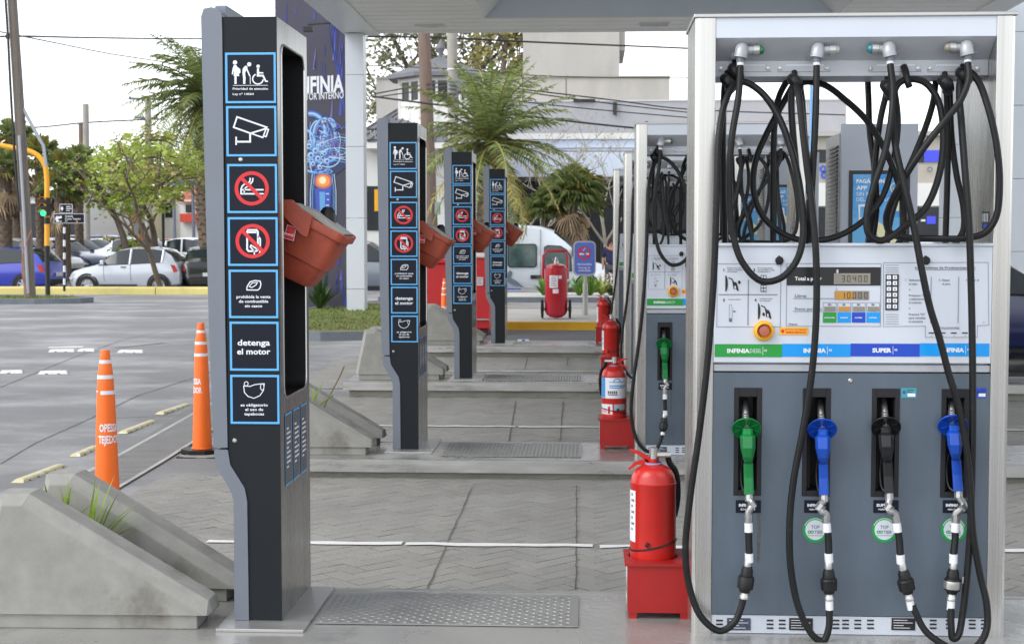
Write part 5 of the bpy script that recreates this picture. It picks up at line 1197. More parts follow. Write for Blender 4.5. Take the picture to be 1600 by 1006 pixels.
# ================================================================== things on the far pavement
def make_wheeled():
    Y = 24.5; s = S(Y); c0 = P(869, 498, Y); zb = zg(1, Y)+.13; base = Vector((c0.x, Y, zb)); M = Matrix.Translation((c0.x, Y, 0))
    t = thing('wheeled_extinguisher', 'large dark red wheeled extinguisher in front of the white van', 'wheeled extinguisher', base)
    zt, zl = PZ(412, Y, 869), PZ(497, Y, 869); r = 17.6*s; DR = mat('deep_red', C(182, 28, 48), .3, var=.08, scale=4, coat=.3)
    c = MB(); c.lathe([(.0001, zl), (r*.5, zl+.015), (r*.85, zl+.06), (r, zl+.12), (r, zt-.10), (r*1.02, zt-.095), (r*1.02, zt-.08), (r*.97, zt-.075), (r*.85, zt-.03), (r*.4, zt), (.0001, zt)], DR, M, 32); c.build('cylinder', t)
    c = MB(); c.lathe([(.045, zt-.01), (.045, zt+.04), (.03, zt+.06), (.022, zt+.10), (.0001, zt+.13)], CHROME, M, 12); c.tube([Vector((c0.x-.06, Y, zt+.06)), Vector((c0.x+.02, Y, zt+.09))], .014, CHROME, 6); c.build('valve', t)
    c = MB(); hp = [P(x, y, Y+.1) for x, y in ((848.5, 436), (849, 400), (854, 392), (884, 392), (886.5, 400), (887, 436))]; c.tube([p for p in hp], .026, DR, 8); c.build('handle_frame', t)
    for px in (847.5, 890.5):
        p = P(px, 484, Y+.05); c = MB(); Mw = Matrix.Translation((p.x, Y+.05, zb+.165)) @ Matrix.Rotation(R(90), 4, 'Y'); c.lathe([(.05, -.02), (.13, -.022), (.165, -.018), (.165, .018), (.13, .022), (.05, .02)], RUBBERB, Mw, 24); c.lathe([(.0001, -.03), (.05, -.03), (.05, .03), (.0001, .03)], CHROME, Mw, 12); c.build('wheel', t)
    c = MB(); a, b = P(846, 483, Y-.02), P(892, 483, Y-.02); c.tube([a, b], .016, DR, 8); c.build('axle', t)
    c = MB()
    def lab(x0, y0, x1, y1, mm, d=1.003, zo=0): 
        n = 6; a0, a1 = math.asin(max(-1, min(1, (x0-869)/17.7))), math.asin(max(-1, min(1, (x1-869)/17.7))); rr = r*d
        vs = [(c0.x+rr*math.sin(a0+(a1-a0)*k/n), Y-rr*math.cos(a0+(a1-a0)*k/n), z) for z in (PZ(y1, Y), PZ(y0, Y)) for k in range(n+1)]; c.add(vs, [(k, k+1, n+2+k, n+1+k) for k in range(n)], mm, True)
    lab(859, 430, 872, 449, WHT); lab(873, 430, 878, 435, WHT); lab(864, 451, 873, 457.5, WHT)
    for k in range(6): lab(860.5, 432+2.7*k, 868+(k % 3), 433+2.7*k, INKG, 1.006)
    c.build('label', t)
make_wheeled()
def make_nosmoke():
    Y = 25.6; base = Vector((PX(914, Y, 495), Y, zg(1, Y)+.13)); t = thing('no_smoking_sign', 'rounded blue no-smoking sign on a grey post beside the wheeled extinguisher', 'sign', base)
    def rr(x0, y0, x1, y1, r, n=5):
        o = []
        for cx, cy, a in ((x1-r, y0+r, 0), (x0+r, y0+r, 90), (x0+r, y1-r, 180), (x1-r, y1-r, 270)):
            for k in range(n+1): q = R(a+90*k/n); o.append((cx+r*math.cos(q), cy-r*math.sin(q)))
        return o
    c = MB(); c.prism([P(a, b, Y) for a, b in rr(895.5, 376.5, 931, 431, 8)], mat('sign_frame_grey', C(176, 178, 186), .4, .3), lambda p, k: (p.x, Y if k == 0 else Y+.07, p.z)); c.build('frame', t, bev=.01)
    c = MB(); c.ppoly(rr(898, 379, 929, 428, 6)[::-1], Y-.004, mat('sign_blue', C(84, 112, 200), .35)); D = Y-.008
    c.pstroke([(905, 397), (921, 397)], 2.8, D, WHT); c.pstroke([(910, 393), (914, 388), (912, 386)], 1, D, WHT)
    c.pcirc(912.5, 395.5, 10.4, D-.003, REDP, 30, 8.1); c.pstroke([(906, 389), (919, 402)], 2.2, D-.004, REDP)
    c.ptext('PRECAUCIÓN', 913, 414.5, 3, D, WHT, 'C', .02, 22); c.ptext('Descarga de', 913, 419.5, 3, D, WHT, 'C', .02, 18); c.ptext('combustibles', 913, 424, 3, D, WHT, 'C', .02, 20); c.build('face', t)
    c = MB(); c.tube([P(914.5, 495, Y+.04)*1, P(914.5, 443, Y+.04)], .05, mat('post_grey', C(170, 170, 164), .45, .4, var=.1, scale=4), 12); c.tube([P(914.5, 443, Y+.04), P(914.5, 428, Y+.04)], .034, mat('post_grey'), 12); c.build('post', t)
make_nosmoke()
# red containers behind the third and fourth totems
def container(px0, px1, py0, py1, Y, label, wht):
    x0, x1 = PX(px0, Y, 450), PX(px1, Y, 450); z0, z1 = zg(0, Y), PZ(py0, Y, 700)
    t = thing('red_container', label, 'container', ((x0+x1)/2, Y, z0), 'red containers beyond the pumps'); RC = mat('container_red', C(196, 36, 40), .5, var=.1, scale=3)
    c = MB(); c.prism([(Y+.04, z0+.10), (Y, z1), (Y+.7, z1), (Y+.66, z0+.10)], RC, lambda p, k: (x0+.03 if k == 0 else x1-.03, p[0], p[1])); c.box(x0+.05, x1-.05, Y+.06, Y+.6, z0, z0+.095, mat('container_base', C(70, 22, 24), .6)); c.build('body', t, bev=.02)
    c = MB(); c.box(x0, x1, Y-.04, Y+.74, z1+.001, z1+.07, mat('lid_pale', C(226, 214, 208), .5) if wht else RC); c.build('lid', t, bev=.02)
    c = MB(); c.box(x0+.02, x1-.02, Y-.01, Y+.03, z0+.24, z0+.26, CHROME); c.build('bar', t)
    if wht: c = MB(); c.prect(745, 433, 755, 446, Y-.012, mat('label_pale', C(206, 196, 196), .5)); c.plines(746.5, 435.5, [6, 5, 7], 3.4, Y-.014, INKG, 1); c.build('label', t)
container(661, 699, 412, 500, 22.2, 'red container behind the farthest barrier and the small far cone', False); container(730, 767, 403, 500, 22.0, 'red container with a pale lid, between the third and farthest totems', True)
c = MB(); p = P(818.5, 526, 19.6); z = zg(0, 19.6); x0 = p.x
c = MB(); Y_ = 19.4; za = TOPZ[4]
M = Matrix.Translation((PX(818, 19.9, 526), 19.9, zg(0, 19.9)+.005)) @ Matrix.Rotation(R(8), 4, 'Z') @ Matrix.Rotation(R(-28), 4, 'X')
c.box(-.075, .075, -.03, .03, 0, .085, WHT, M); c.box(-.07, -.03, -.032, -.031, .02, .06, mat('carton_orange', C(226, 130, 60), .5), M); c.box(-.02, .02, -.032, -.031, .03, .08, DBL, M); c.box(.03, .07, -.032, -.031, .01, .05, mat('carton_orange'), M)
tag(c.build('carton', loc=(PX(818, 19.9, 526), 19.9, zg(0, 19.9))), 'crumpled orange and white carton lying on the ground', 'carton')
# ================================================================== payment kiosks at the far ends of the islands
def make_kiosk():
    Y = 10.05; KG = mat('kiosk_grey', C(156, 162, 172), .4, .2, var=.04, scale=2); KS = mat('kiosk_steel', C(150, 150, 148), .35, .6, var=.1, scale=3)
    xa, xb = PX(1314, Y, 300), PX(1434, Y, 300); z0, z1 = TOPZ[2], PZ(193.5, Y, 1370); base = Vector(((xa+xb)/2, Y, z0))
    t = thing('payment_kiosk', 'large grey kiosk with a blue payment poster, seen through the hoses of the nearest pump', 'kiosk', base, 'grey kiosks on the pump islands')
    c = MB(); c.box(xa, xb, Y, Y+.05, z0, z1, KG); c.build('front_panel', t, bev=.004)
    Yb = Y+.62
    c = MB(); c.box(xa-.005, xb-.05, Y+.052, Yb, z0, z1-.06, KS)
    for k in range(22): z = z1-.14-k*.028; c.add([(xa-.008, Y+.10, z), (xa-.008, Yb-.12, z), (xa-.022, Yb-.12, z-.018), (xa-.022, Y+.10, z-.018)], [(0, 1, 2, 3)], KS)
    c.build('cabinet', t)
    D = Y-.003; c = MB(); c.pbox(1326, 266.5, 1421, 420, Y-.008, Y, INK); PB = mat('poster_blue', C(40, 140, 214), .4, col2=C(120, 190, 232), c2th=(.45, .7), c2scale=3); D = Y-.010
    c.prect(1332, 272.5, 1405, 416, D, PB); c.prect(1332, 340, 1405, 416, D-.0008, mat('poster_pale', C(96, 172, 222), .4))
    c.ptext('PAGÁ CON', 1338, 286, 6, D-.002, WHT, 'L', .04, 44); c.ptext('APP', 1338, 296.5, 6, D-.002, WHT, 'L', .04, 17); c.ptext('SIN BAJARTE', 1338, 306, 6, D-.002, WHT, 'L', 0, 48); c.ptext('DEL VEHÍCULO', 1338, 314.5, 6, D-.002, WHT, 'L', 0, 54)
    c.ppoly([(1341, 320), (1356, 319), (1358, 342), (1342, 344)][::-1], D-.0025, WHT); c.prect(1344, 323, 1354, 340, D-.0032, mat('poster_blue'))
    c.ppoly([(1352, 342), (1360, 336), (1392, 362), (1404, 380), (1404, 396), (1380, 380)], D-.003, mat('poster_hand', C(226, 222, 176), .5)); c.pcirc(1400, 294, 9, D-.003, mat('poster_hand'), 18, 7.5); c.prect(1395, 294, 1405, 330, D-.0028, mat('poster_hand'))
    c.build('poster', t)
    return t
k0 = make_kiosk()
xo = k0.location.x
for k, Y, px, lb in ((3, 14.4, 1234, 'smaller grey kiosk with a blue poster, farther back between the pump hoses'), (4, 18.6, 1172, 'farthest grey kiosk, only its blue poster showing between the hoses')):
    dup(k0, (PX(px, Y, 350)+.02, Y, TOPZ[k]), lb)

# ================================================================== poles and wires
WOOD = mat('weathered_pole', C(122, 114, 106), .9, var=.25, scale=2, stretch=(12, 12, .6), bump=.5, bscale=30); WOODB = mat('brown_pole', C(126, 108, 98), .9, var=.22, scale=2, stretch=(12, 12, .6), bump=.4, bscale=30); PCON = mat('pole_concrete', C(158, 154, 146), .85, var=.15, scale=3); WIRE = mat('cable', (.02, .02, .022), .6)
def pole(name, pts, Y, r0, r1, mm, label, extra=None, grp=None):
    q = [P(a, b, Y) for a, b in pts]; zb = zg(q[0].x, Y)
    if q[0].z > zb: q[0] = q[0]+(q[0]-q[1]).normalized()*((q[0].z-zb)/max(.2, (q[1]-q[0]).normalized().z))
    t = thing(name, label, 'utility pole', (q[0].x, Y, q[0].z), grp); c = MB(); n = len(q)
    c.tube(q, [r0+(r1-r0)*i/(n-1) for i in range(n)], mm, 12); c.build('shaft', t)
    if extra: extra(t, Y)
    return t
def ex1(t, Y):
    c = MB(); c.tube([P(x, y, Y-.2) for x, y in ((30, 212), (37, 330), (44, 458))], .035, mat('conduit_grey', C(164, 168, 176), .5), 8); c.build('conduit', t)
    c = MB(); c.tube(smooth_path([P(x, y, Y-.22) for x, y in ((49, 360), (41, 380), (35, 405), (35, 430), (40, 448), (46, 463))], 4), .014, mat('copper_cable', C(170, 106, 86), .6), 6); c.tube(smooth_path([P(x, y, Y-.15) for x, y in ((8, -10), (12, 50), (16, 130), (22, 230), (30, 330))], 4), .03, WIRE, 6); c.build('service_cable', t)
    c = MB(); c.tube([P(36, 170, Y), P(52, 200, Y), P(68, 228, Y), P(72, 260, Y)], .04, mat('conduit_grey'), 8); c.build('brace', t)
    c = MB()
    for y in (55, 60): c.tube([P(9, y, Y), P(30, y+1, Y)], .02, INKG, 6)
    c.build('clamp', t)
pole('utility_pole', [(47, 464), (38, 300), (27, 120), (17, -30)], 33, .135, .105, WOOD, 'leaning grey wooden utility pole on the grass at the far left', ex1)
def cross(rows):
    def f(t, Y):
        c = MB()
        for (x0, x1, y) in rows:
            c.tube([P(x0, y, Y), P(x1, y+2, Y)], .05, INKG, 6)
            for x in (x0+2, (x0+x1)/2-5, x1-3): c.tube([P(x, y+1, Y), P(x, y-3, Y)], .05, INKG, 6)
        c.build('crossarm', t)
    return f
pole('utility_pole', [(233, 420), (231, 150)], 62, .16, .13, PCON, 'distant utility pole with two crossarms, above the light green tree', cross([(201, 259, 154), (210, 247, 184)]))
pole('utility_pole', [(128, 365), (126, 193)], 60, .12, .09, WOODB, 'short bare brown pole behind the street name sign'); pole('utility_pole', [(136, 380), (134, 163)], 58, .14, .12, PCON, 'slim grey pole just right of the short brown one')
def exw(t, Y):
    c = MB(); c.pbox(679, 316, 687, 335, Y-.25, Y, mat('meter_green', C(140, 158, 148), .6)); c.build('meter_box', t)
pole('utility_pole', [(677, 455), (668, 200), (662, 40)], 47, .23, .20, WOODB, 'brown wooden utility pole rising behind the second totem', exw)
def exc(t, Y):
    for y in (109, 187): c = MB(); q = P(708, y, Y); c.lathe([(.185, -.02), (.185, .02)], BAND, Matrix.Translation(q), 14); c.build('white_ring', t)
    c = MB()
    for i, y in enumerate((128, 133, 139, 146, 153, 160)): c.tube([P(700, y, Y-.2), P(730-i*3, y-1, Y-.2)], .03, INKG, 6)
    c.pbox(714, 128, 727, 143, Y-.3, Y-.15, INKG); c.build('cable_bracket', t)
pole('utility_pole', [(710, 460), (709, 250), (706, 40)], 44, .19, .155, PCON, 'pale concrete utility pole rising behind the third totem', exc)
t = pole('mast', [(719, 460), (719, 148)], 43.5, .05, .045, mat('mast_white', C(212, 212, 210), .5), 'thin white mast beside the concrete utility pole')
t = pole('mast', [(1266, 440), (1268, 90)], 42, .05, .045, mat('mast_blue', C(120, 168, 214), .5), 'thin light blue mast seen between the hoses')
def wire(label, pts, r=.018, name='overhead_cable'):
    q = [P(a, b, Y) for a, b, Y in pts]; c = MB(); c.tube(smooth_path(q, 6), r, WIRE, 5); o = c.build(name, loc=q[0]); tag(o, label, 'cable', 'overhead cables'); return o
wire('taut cable leaving the leaning pole level to the right, meeting the nearest totem', [(-20, 58, 33), (20, 57, 33), (130, 59, 37), (320, 61, 44), (560, 58, 50), (700, 60, 53)], .022)
wire('sagging cable dropping from the leaning pole to the palm behind the nearest totem', [(-10, 48, 33), (30, 56, 33), (100, 70, 38), (170, 84, 42), (260, 98, 47), (330, 112, 52)], .016)
wire('faint cable left of the two bare poles, at treetop height', [(-10, 200, 60), (60, 199, 60), (133, 192, 60), (231, 187, 62)], .03)
wire('topmost cable just under the canopy edge', [(575, 57, 50), (700, 60, 52), (830, 66, 54), (1075, 76, 58), (1400, 90, 60)], .035)
wire('second cable under the canopy, crossing the grey concrete tower', [(560, 102, 52), (700, 108, 52), (830, 118, 53), (975, 122, 55), (1200, 122, 58), (1400, 126, 60)], .018)
wire('cable rising from the dormer to the concrete pole', [(585, 147, 50), (650, 135, 48), (712, 128, 44), (800, 138, 50), (960, 157, 54), (1075, 171, 57), (1320, 180, 60)], .025)
wire('middle cable sloping right from the concrete pole across the pale wall', [(582, 153, 50), (650, 143, 48), (712, 133, 44), (800, 142, 50), (960, 163, 54), (1075, 176, 57)], .022)
wire('lower cable from the concrete pole passing just over the palm crown', [(710, 143, 44), (750, 150, 46), (850, 163, 50), (960, 174, 54), (1075, 184, 57)], .022)
wire('thickest low cable crossing both utility poles and the palm', [(583, 151, 46), (660, 161, 45), (760, 173, 45), (860, 186, 46), (990, 200, 48), (1100, 208, 50)], .032)
# ================================================================== traffic light, street name sign, lamp
Y = 36.5
t = thing('traffic_light', 'green traffic light on a yellow curved pole at the left', 'traffic light', (PX(73, Y, 440), Y, .1)); TLY = mat('signal_yellow', C(238, 170, 36), .45, var=.05)
c = MB(); c.tube(smooth_path([P(x, y, Y) for x, y in ((-30, 220), (0, 227), (20, 231), (45, 236), (60, 244), (70, 258), (73, 276), (73.5, 310), (73.5, 384))], 5), .066, TLY, 12); c.tube([P(73.5, 384, Y), P(73.5, 392, Y)], .07, INK, 12); c.tube([P(73.5, 308, Y), P(73.5, 336, Y)], .082, INK, 12) if False else None
q = P(73.5, 392, Y); c.tube([Vector((q.x, Y, .1)), q], .062, INK, 12); c.tube([P(73.5, 340, Y), P(73.5, 350, Y)], .07, INK, 12); c.build('mast_arm', t)
c = MB(); c.pbox(62, 309, 73, 337, Y-.3, Y-.02, INK); c.build('signal_box', t)
for i, (y, mm) in enumerate(((313, mat('lens_dark', (.01, .008, .008), .3)), (323, mat('lens_dark')), (333, mat('lens_green', C(30, 230, 140), .3, emit=1.2)))):
    p = P(67.5, y, Y-.31); M = Matrix.Translation(p) @ Matrix.Rotation(R(90), 4, 'X'); c = MB(); c.lathe([(.0001, .004), (.075, 0)], mm, M, 16); h = c.build('lens', t)
    c = MB(); c.lathe([(.085, 0), (.09, .13)], TLY, M, 16, a0=R(10), a1=R(170)); c.build('visor', h)
Y = 37.2; t = thing('street_name_sign', 'black and white street name boards on a striped post', 'street sign', (PX(100, Y, 440), Y, .1))
c = MB()
for k in range(11): c.tube([P(100.5, 345+k*10, Y), P(100.5, 355+k*10, Y)], .035, (INK, WHT)[k % 2], 8)
c.build('post', t)
for x0, y0, x1, y1, a, b in ((84, 334, 132, 349, 'Avenida', 'Carlos Tejedor'), (93, 319, 113, 333, 'Calle', 'Norte')):
    c = MB(); c.pbox(x0, y0, x1, y1, Y-.08, Y-.05, WHT); D = Y-.082; c.prect(x0+.7, y0+.7, x1-.7, y1-.7, D, SIGNBG)
    w_ = x1-x0; fx = x0+w_*.26
    c.ppoly([(x0+2, (y0+y1)/2), (x0+5, y0+2.5), (x0+5, y0+4.5), (fx, y0+3.5), (fx, y0+7), (x0+6, y1-6.5), (x0+9, y1-3), (fx, y1-4), (fx, y1-2.5), (x0+4, y1-2)][::-1] if w_ > 30 else [(x0+1.5, (y0+y1)/2), (x0+4, y0+3), (x0+6, (y0+y1)/2), (x0+4, y1-3)], D-.002, WHT)
    if w_ > 30: c.ptext(a, fx+5, y0+5.2, 2.8, D-.002, WHT, 'L', .02); c.ptext(b, fx+5, y0+9.4, 2.8, D-.002, WHT, 'L', .02, 25); c.ptext('100', fx+5, y0+13, 2.2, D-.002, WHT, 'L', .01); c.pcirc(x1-12, y0+12.2, 1.3, D-.003, YEL, 10)
    else: c.plines(fx+5, y0+3.5, [7, 9, 6], 3, D-.002, WHT, 1.2)
    c.build('name_board', t)
Y = 52.0; t = thing('street_lamp', 'black lamp post with a white globe behind the silver hatchback', 'street lamp', (PX(254.5, Y, 390), Y, .1))
c = MB(); q = P(254.5, 318, Y); c.tube([Vector((q.x, Y, .1)), q], .055, INK, 8); c.build('post', t)
c = MB(); q = P(254, 311.5, Y); c.lathe([(.0001, -.16), (.1, -.13), (.155, -.05), (.16, .02), (.13, .1), (.06, .155), (.0001, .16)], mat('globe_white', C(238, 236, 228), .3), Matrix.Translation(q), 18); c.build('globe', t)
Y = 50.0; t = thing('sign_board', 'round tan sign on an orange and black post between tree trunks', 'sign', (PX(219, Y, 385), Y, .1))
c = MB(); q = P(219, 330, Y); z_ = P(219, 365, Y); c.tube([z_, q], .05, INK, 8); c.tube([Vector((q.x, Y, .1)), z_], .06, mat('post_orange', C(226, 150, 50), .5), 8); c.build('post', t)
c = MB(); c.prism([P(212+8*math.cos(a)*(1+.06*(k % 2)), 341+8*math.sin(a)*(1+.06*(k % 2)), Y) for k, a in enumerate([R(22.5*i) for i in range(16)])], mat('board_tan', C(222, 178, 116), .6), lambda p, k: (p.x, Y-.06 if k == 0 else Y-.03, p.z)); c.build('board', t)
# ================================================================== vegetation
BARK = mat('bark', C(104, 92, 82), .95, var=.3, scale=5, bump=.6, bscale=25); PBARK = mat('palm_bark', C(112, 98, 84), .95, var=.35, scale=8, stretch=(1, 1, 4), bump=.8, bscale=14)
FRG = mat('palm_frond', C(132, 146, 90), .5, var=.2, scale=2, island=.45, sub=.42); FRY = mat('palm_frond_yellow', C(164, 154, 84), .6, var=.2, scale=2, island=.4, sub=.2); FDRY = mat('palm_dry', C(150, 130, 104), .8, var=.2, scale=2, island=.4)
LGR = mat('leaf_fresh', C(172, 188, 90), .55, var=.2, scale=1.5, island=.4, sub=.5); LDK = mat('leaf_dark', C(104, 112, 80), .55, var=.2, scale=1, island=.45, sub=.15); LEU = mat('leaf_eucalyptus', C(138, 138, 108), .6, var=.2, scale=.6, island=.45, sub=.2); LYE = mat('leaf_olive', C(158, 150, 92), .6, var=.2, scale=.6, island=.4, sub=.2)
def frond(m, b, az, el, L, droop, lf, mm, rnd, n=26, stem=None, stiff=.5):
    d = Vector((math.cos(az), math.sin(az), 0)); pts = []; e = el; p = Vector(b); N = 10
    for k in range(N+1): pts.append(p.copy()); e2 = e-droop*(k/N)**1.3; p = p+(d*math.cos(e2)+Vector((0, 0, math.sin(e2))))*(L/N)
    m.tube(pts, [.03*L/3*(1-.85*k/N)+.004 for k in range(N+1)], stem or mm, 4, caps=False)
    sd_ = Vector((-d.y, d.x, 0))
    for k in range(3, n):
        u = k/n; f = u*N; i = min(N-1, int(f)); q = pts[i].lerp(pts[i+1], f-i); t = (pts[i+1]-pts[i]).normalized(); up = sd_.cross(t).normalized()*-1
        ll = lf*(math.sin(math.pi*min(1, u*.9+.12))**.6)*rnd.uniform(.85, 1.1)
        for s in (-1, 1):
            dr = (sd_*s*.85+t*.55+up*rnd.uniform(-.1, .35)-Vector((0, 0, 1))*rnd.uniform(.05, .45)).normalized(); w_ = t*(.017*L/3+.011); tip = q+dr*ll-Vector((0, 0, ll*rnd.uniform(.05, .3)))
            m.add([q-w_, q+w_, q+dr*ll*.6+w_*.7, tip, q+dr*ll*.6-w_*.7], [(0, 1, 2, 3, 4)], mm)
def palm(name, label, x, y, zt, rt, nf, L, lf, rnd, droop=(.9, 1.7), dry=14, old=.0, grp=None, el=(-.5, 1.35), fac=None):
    z0 = zg(x, y); t = thing(name, label, 'palm tree', (x, y, z0), grp); c = MB()
    pts = [Vector((x+.06*math.sin(k*1.3), y, z0+(zt-z0)*k/8)) for k in range(9)]; c.tube(pts, [rt*(1.25 if k == 0 else 1.0 if k < 7 else 1.25) for k in range(9)], PBARK, 14)
    for k in range(int((zt-z0)/.16)):
        for j in range(6): a = j*1.05+k*.5; q = Vector((x+.06*math.sin(k*.16/(zt-z0)*8*1.3), y, z0+k*.16)); d = Vector((math.cos(a), math.sin(a), 0)); c.add([q+d*rt*.95+Vector((-d.y, d.x, 0))*rt*.4, q+d*rt*.95-Vector((-d.y, d.x, 0))*rt*.4, q+d*rt*1.22+Vector((0, 0, .12))], [(0, 1, 2)], PBARK)
    c.build('trunk', t)
    c = MB(); top = Vector((x, y, zt))
    for k in range(nf):
        u = (k+.5)/nf; az = k*2.39996; e = el[0]+(el[1]-el[0])*u**.9+rnd.uniform(-.12, .12)
        frond(c, top+Vector((0, 0, .3*u)), az, e, L*rnd.uniform(.85, 1.05)*(1-.25*u**3), rnd.uniform(*droop)*(1-.35*u), lf, FRY if rnd.random() < old*(1-u) else FRG, rnd, 38, FRY)
    for k in range(dry): frond(c, top-Vector((0, 0, .25)), rnd.uniform(0, 6.28), -1.0+rnd.uniform(-.3, .2), L*.42, .5, lf*.6, FDRY, rnd, 14)
    c.build('crown', t); return t
rp = random.Random(21)
c0 = P(325, 160, 46); palm('palm_tree', 'tall dark date palm rising behind the nearest totem at its left', c0.x, 46, c0.z, .36, 76, 3.4, .52, rp, dry=26, el=(-1.1, 1.2))
c0 = P(765, 230, 41); palm('palm_tree', 'big green date palm behind the far totems and utility poles', c0.x, 41, c0.z, .34, 62, 3.35, .44, rp, droop=(.7, 1.5), dry=24, old=.45, el=(-1.0, 1.4))
# fan-leaved palms at the left
def fanpalm(label, x, y, zt, rt, n, Lp, Lf, rnd, skirt=40, grp='fan palms in a row at the left'):
    z0 = zg(x, y); t = thing('fan_palm', label, 'fan palm', (x, y, z0), grp); c = MB(); pts = [Vector((x, y, z0+(zt-z0)*k/6)) for k in range(7)]; c.tube(pts, [rt*(1.3-.3*min(1, k/2)) for k in range(7)], PBARK, 12)
    for k in range(int((zt-z0)/.14)):
        for j in range(5): a = j*1.26+k*.6; d = Vector((math.cos(a), math.sin(a), 0)); q = Vector((x, y, z0+k*.14)); c.add([q+d*rt*.95+Vector((-d.y, d.x, 0))*rt*.5, q+d*rt*.95-Vector((-d.y, d.x, 0))*rt*.5, q+d*rt*1.25+Vector((0, 0, .14))], [(0, 1, 2)], PBARK)
    c.build('trunk', t); c = MB(); top = Vector((x, y, zt))
    for k in range(n+skirt):
        dry = k >= n; az = k*2.4+rnd.uniform(-.2, .2); e = (-.5+1.9*((k+.5)/n)**.8) if not dry else rnd.uniform(-1.4, -.9)
        d = Vector((math.cos(az)*math.cos(e), math.sin(az)*math.cos(e), math.sin(e))); h = top+d*Lp*rnd.uniform(.8, 1.1)-Vector((0, 0, .12 if not dry else .3+rnd.uniform(0, .5))); mm = FDRY if dry else (FRG if rnd.random() < .72 else FRY)
        c.tube([top, h], .015, mm, 3, caps=False); sd_ = d.cross(Vector((0, 0, 1))).normalized(); up = sd_.cross(d)
        for j in range(15):
            a = R(-100+200*j/14); v = (d*math.cos(a)+sd_*math.sin(a)).normalized(); L = Lf*(1-.35*abs(a)/1.75)*rnd.uniform(.9, 1.05); w_ = v.cross(up).normalized()*.03; mid = h+v*L*.6+up*.05; tip = h+v*L-Vector((0, 0, L*rnd.uniform(.15, .45)))
            c.add([h-w_*.3, h+w_*.3, mid+w_, tip, mid-w_], [(0, 1, 2, 3, 4)], mm)
    c.build('crown', t)
for lb, px, py, Y, rt, n, Lp, Lf, sk in (('tall fan palm behind the leaning pole, its crown highest of the row', 22, 218, 50, .2, 26, .5, .62, 8), ('fan palm at the left edge, its drooping dry skirt above a thick trunk', 5, 262, 47, .24, 26, .5, .62, 14),
        ('fan palm behind the traffic light, mid height', 62, 242, 49, .17, 24, .5, .58, 8), ('fan palm right of the traffic light with a shaggy skirt', 100, 262, 48, .16, 24, .5, .55, 10), ('small bushy fan palm above the street name sign', 92, 290, 46.5, .15, 24, .45, .5, 6), ('fan palm nearest the two bare poles', 122, 252, 53, .16, 22, .45, .52, 6)):
    q = P(px, py, Y); fanpalm(lb, q.x, Y, q.z, rt, n, Lp, Lf, rp, sk)
q = P(895, 300, 51.3); fanpalm('fan palm with yellowed fronds just behind the van roof', q.x, 51.3, q.z, .14, 64, .62, .82, rp, 14, None)
q = P(850, 324, 51.5); fanpalm('small yellow-tipped fan palm left of the larger one behind the van', q.x, 51.5, q.z, .10, 34, .42, .55, rp, 8, None)
# small tufts of the same palm to its left
def broad(name, label, x, y, z0, H, cr, rz, n, lf, mm, mm2, rnd, tr=.12, trunks=1, grp=None, lean=(0, 0), clump=16, bare=.0, low=.35, cat='tree'):
    t = thing(name, label, cat, (x, y, z0), grp); c = MB(); tips = []
    def branch(p, d, L, r, depth):
        N = 4; pts = [p]; dd = d.copy()
        for k in range(N): dd = (dd+Vector((rnd.uniform(-.22, .22), rnd.uniform(-.22, .22), rnd.uniform(-.05, .15)))).normalized(); pts.append(pts[-1]+dd*(L/N))
        c.tube(pts, [r*(1-.45*k/N) for k in range(N+1)], BARK, 7 if depth < 2 else 4, caps=False)
        if depth >= 3 or r < .012: tips.append(pts[-1]); return
        for k in range(rnd.choice((2, 3, 3))):
            a = rnd.uniform(0, 6.28); s = Vector((math.cos(a), math.sin(a), rnd.uniform(-.1, .5))); i = rnd.choice((2, 3, 4)); branch(pts[i], (dd*.6+s*.8).normalized(), L*rnd.uniform(.55, .8), r*.55, depth+1)
        tips.append(pts[-1])
    for k in range(trunks):
        a = 6.28*k/trunks+.4; d = Vector((lean[0]+(.45*math.cos(a) if trunks > 1 else 0), lean[1]+(.3*math.sin(a) if trunks > 1 else 0), 1)).normalized(); branch(Vector((x, y, z0)), d, H*low*1.35, tr, 0)
    c.build('trunk', t); c = MB(); C0 = Vector((x+lean[0]*H*.7, y+lean[1]*H*.7, z0+H-rz)); cl = []
    for k in range(n//clump):
        while True:
            v = Vector((rnd.uniform(-1, 1), rnd.uniform(-1, 1), rnd.uniform(-1, 1)))
            if .25 < v.length < 1: break
        q = C0+Vector((v.x*cr, v.y*cr, v.z*rz)); cl.append(q)
        if tips and rnd.random() < .35: b = min(tips, key=lambda s: (s-q).length); c2 = (b+q)/2+Vector((0, 0, .1)); c.tube([b, c2, q], .012+.002*H, BARK, 3, caps=False)
    for q in cl:
        rr = rnd.uniform(.5, 1.1)*lf*4.0; m_ = mm if rnd.random() < .7 else mm2
        for j in range(clump):
            p = q+Vector((rnd.gauss(0, rr*.5), rnd.gauss(0, rr*.5), rnd.gauss(0, rr*.36))); a, b = rnd.uniform(0, 6.28), rnd.uniform(-.9, .9); u = Vector((math.cos(a), math.sin(a), b*.6)).normalized(); v = u.orthogonal(); v.rotate(Matrix.Rotation(rnd.uniform(0, 6.28), 3, u)); s = lf*rnd.uniform(.6, 1.3)
            c.add([p-u*s, p+v*s*.45, p+u*s, p-v*s*.45], [(0, 1, 2, 3)], m_)
    c.build('crown', t); return t
rt = random.Random(31)
q = P(272, 447, 40.6); broad('tree', 'slim light green street tree with a forked trunk in front of the silver hatchback', q.x, 39.3, .24, 4.4, 1.5, 1.0, 1700, .08, LGR, LYE, rt, tr=.085, lean=(-.05, 0))
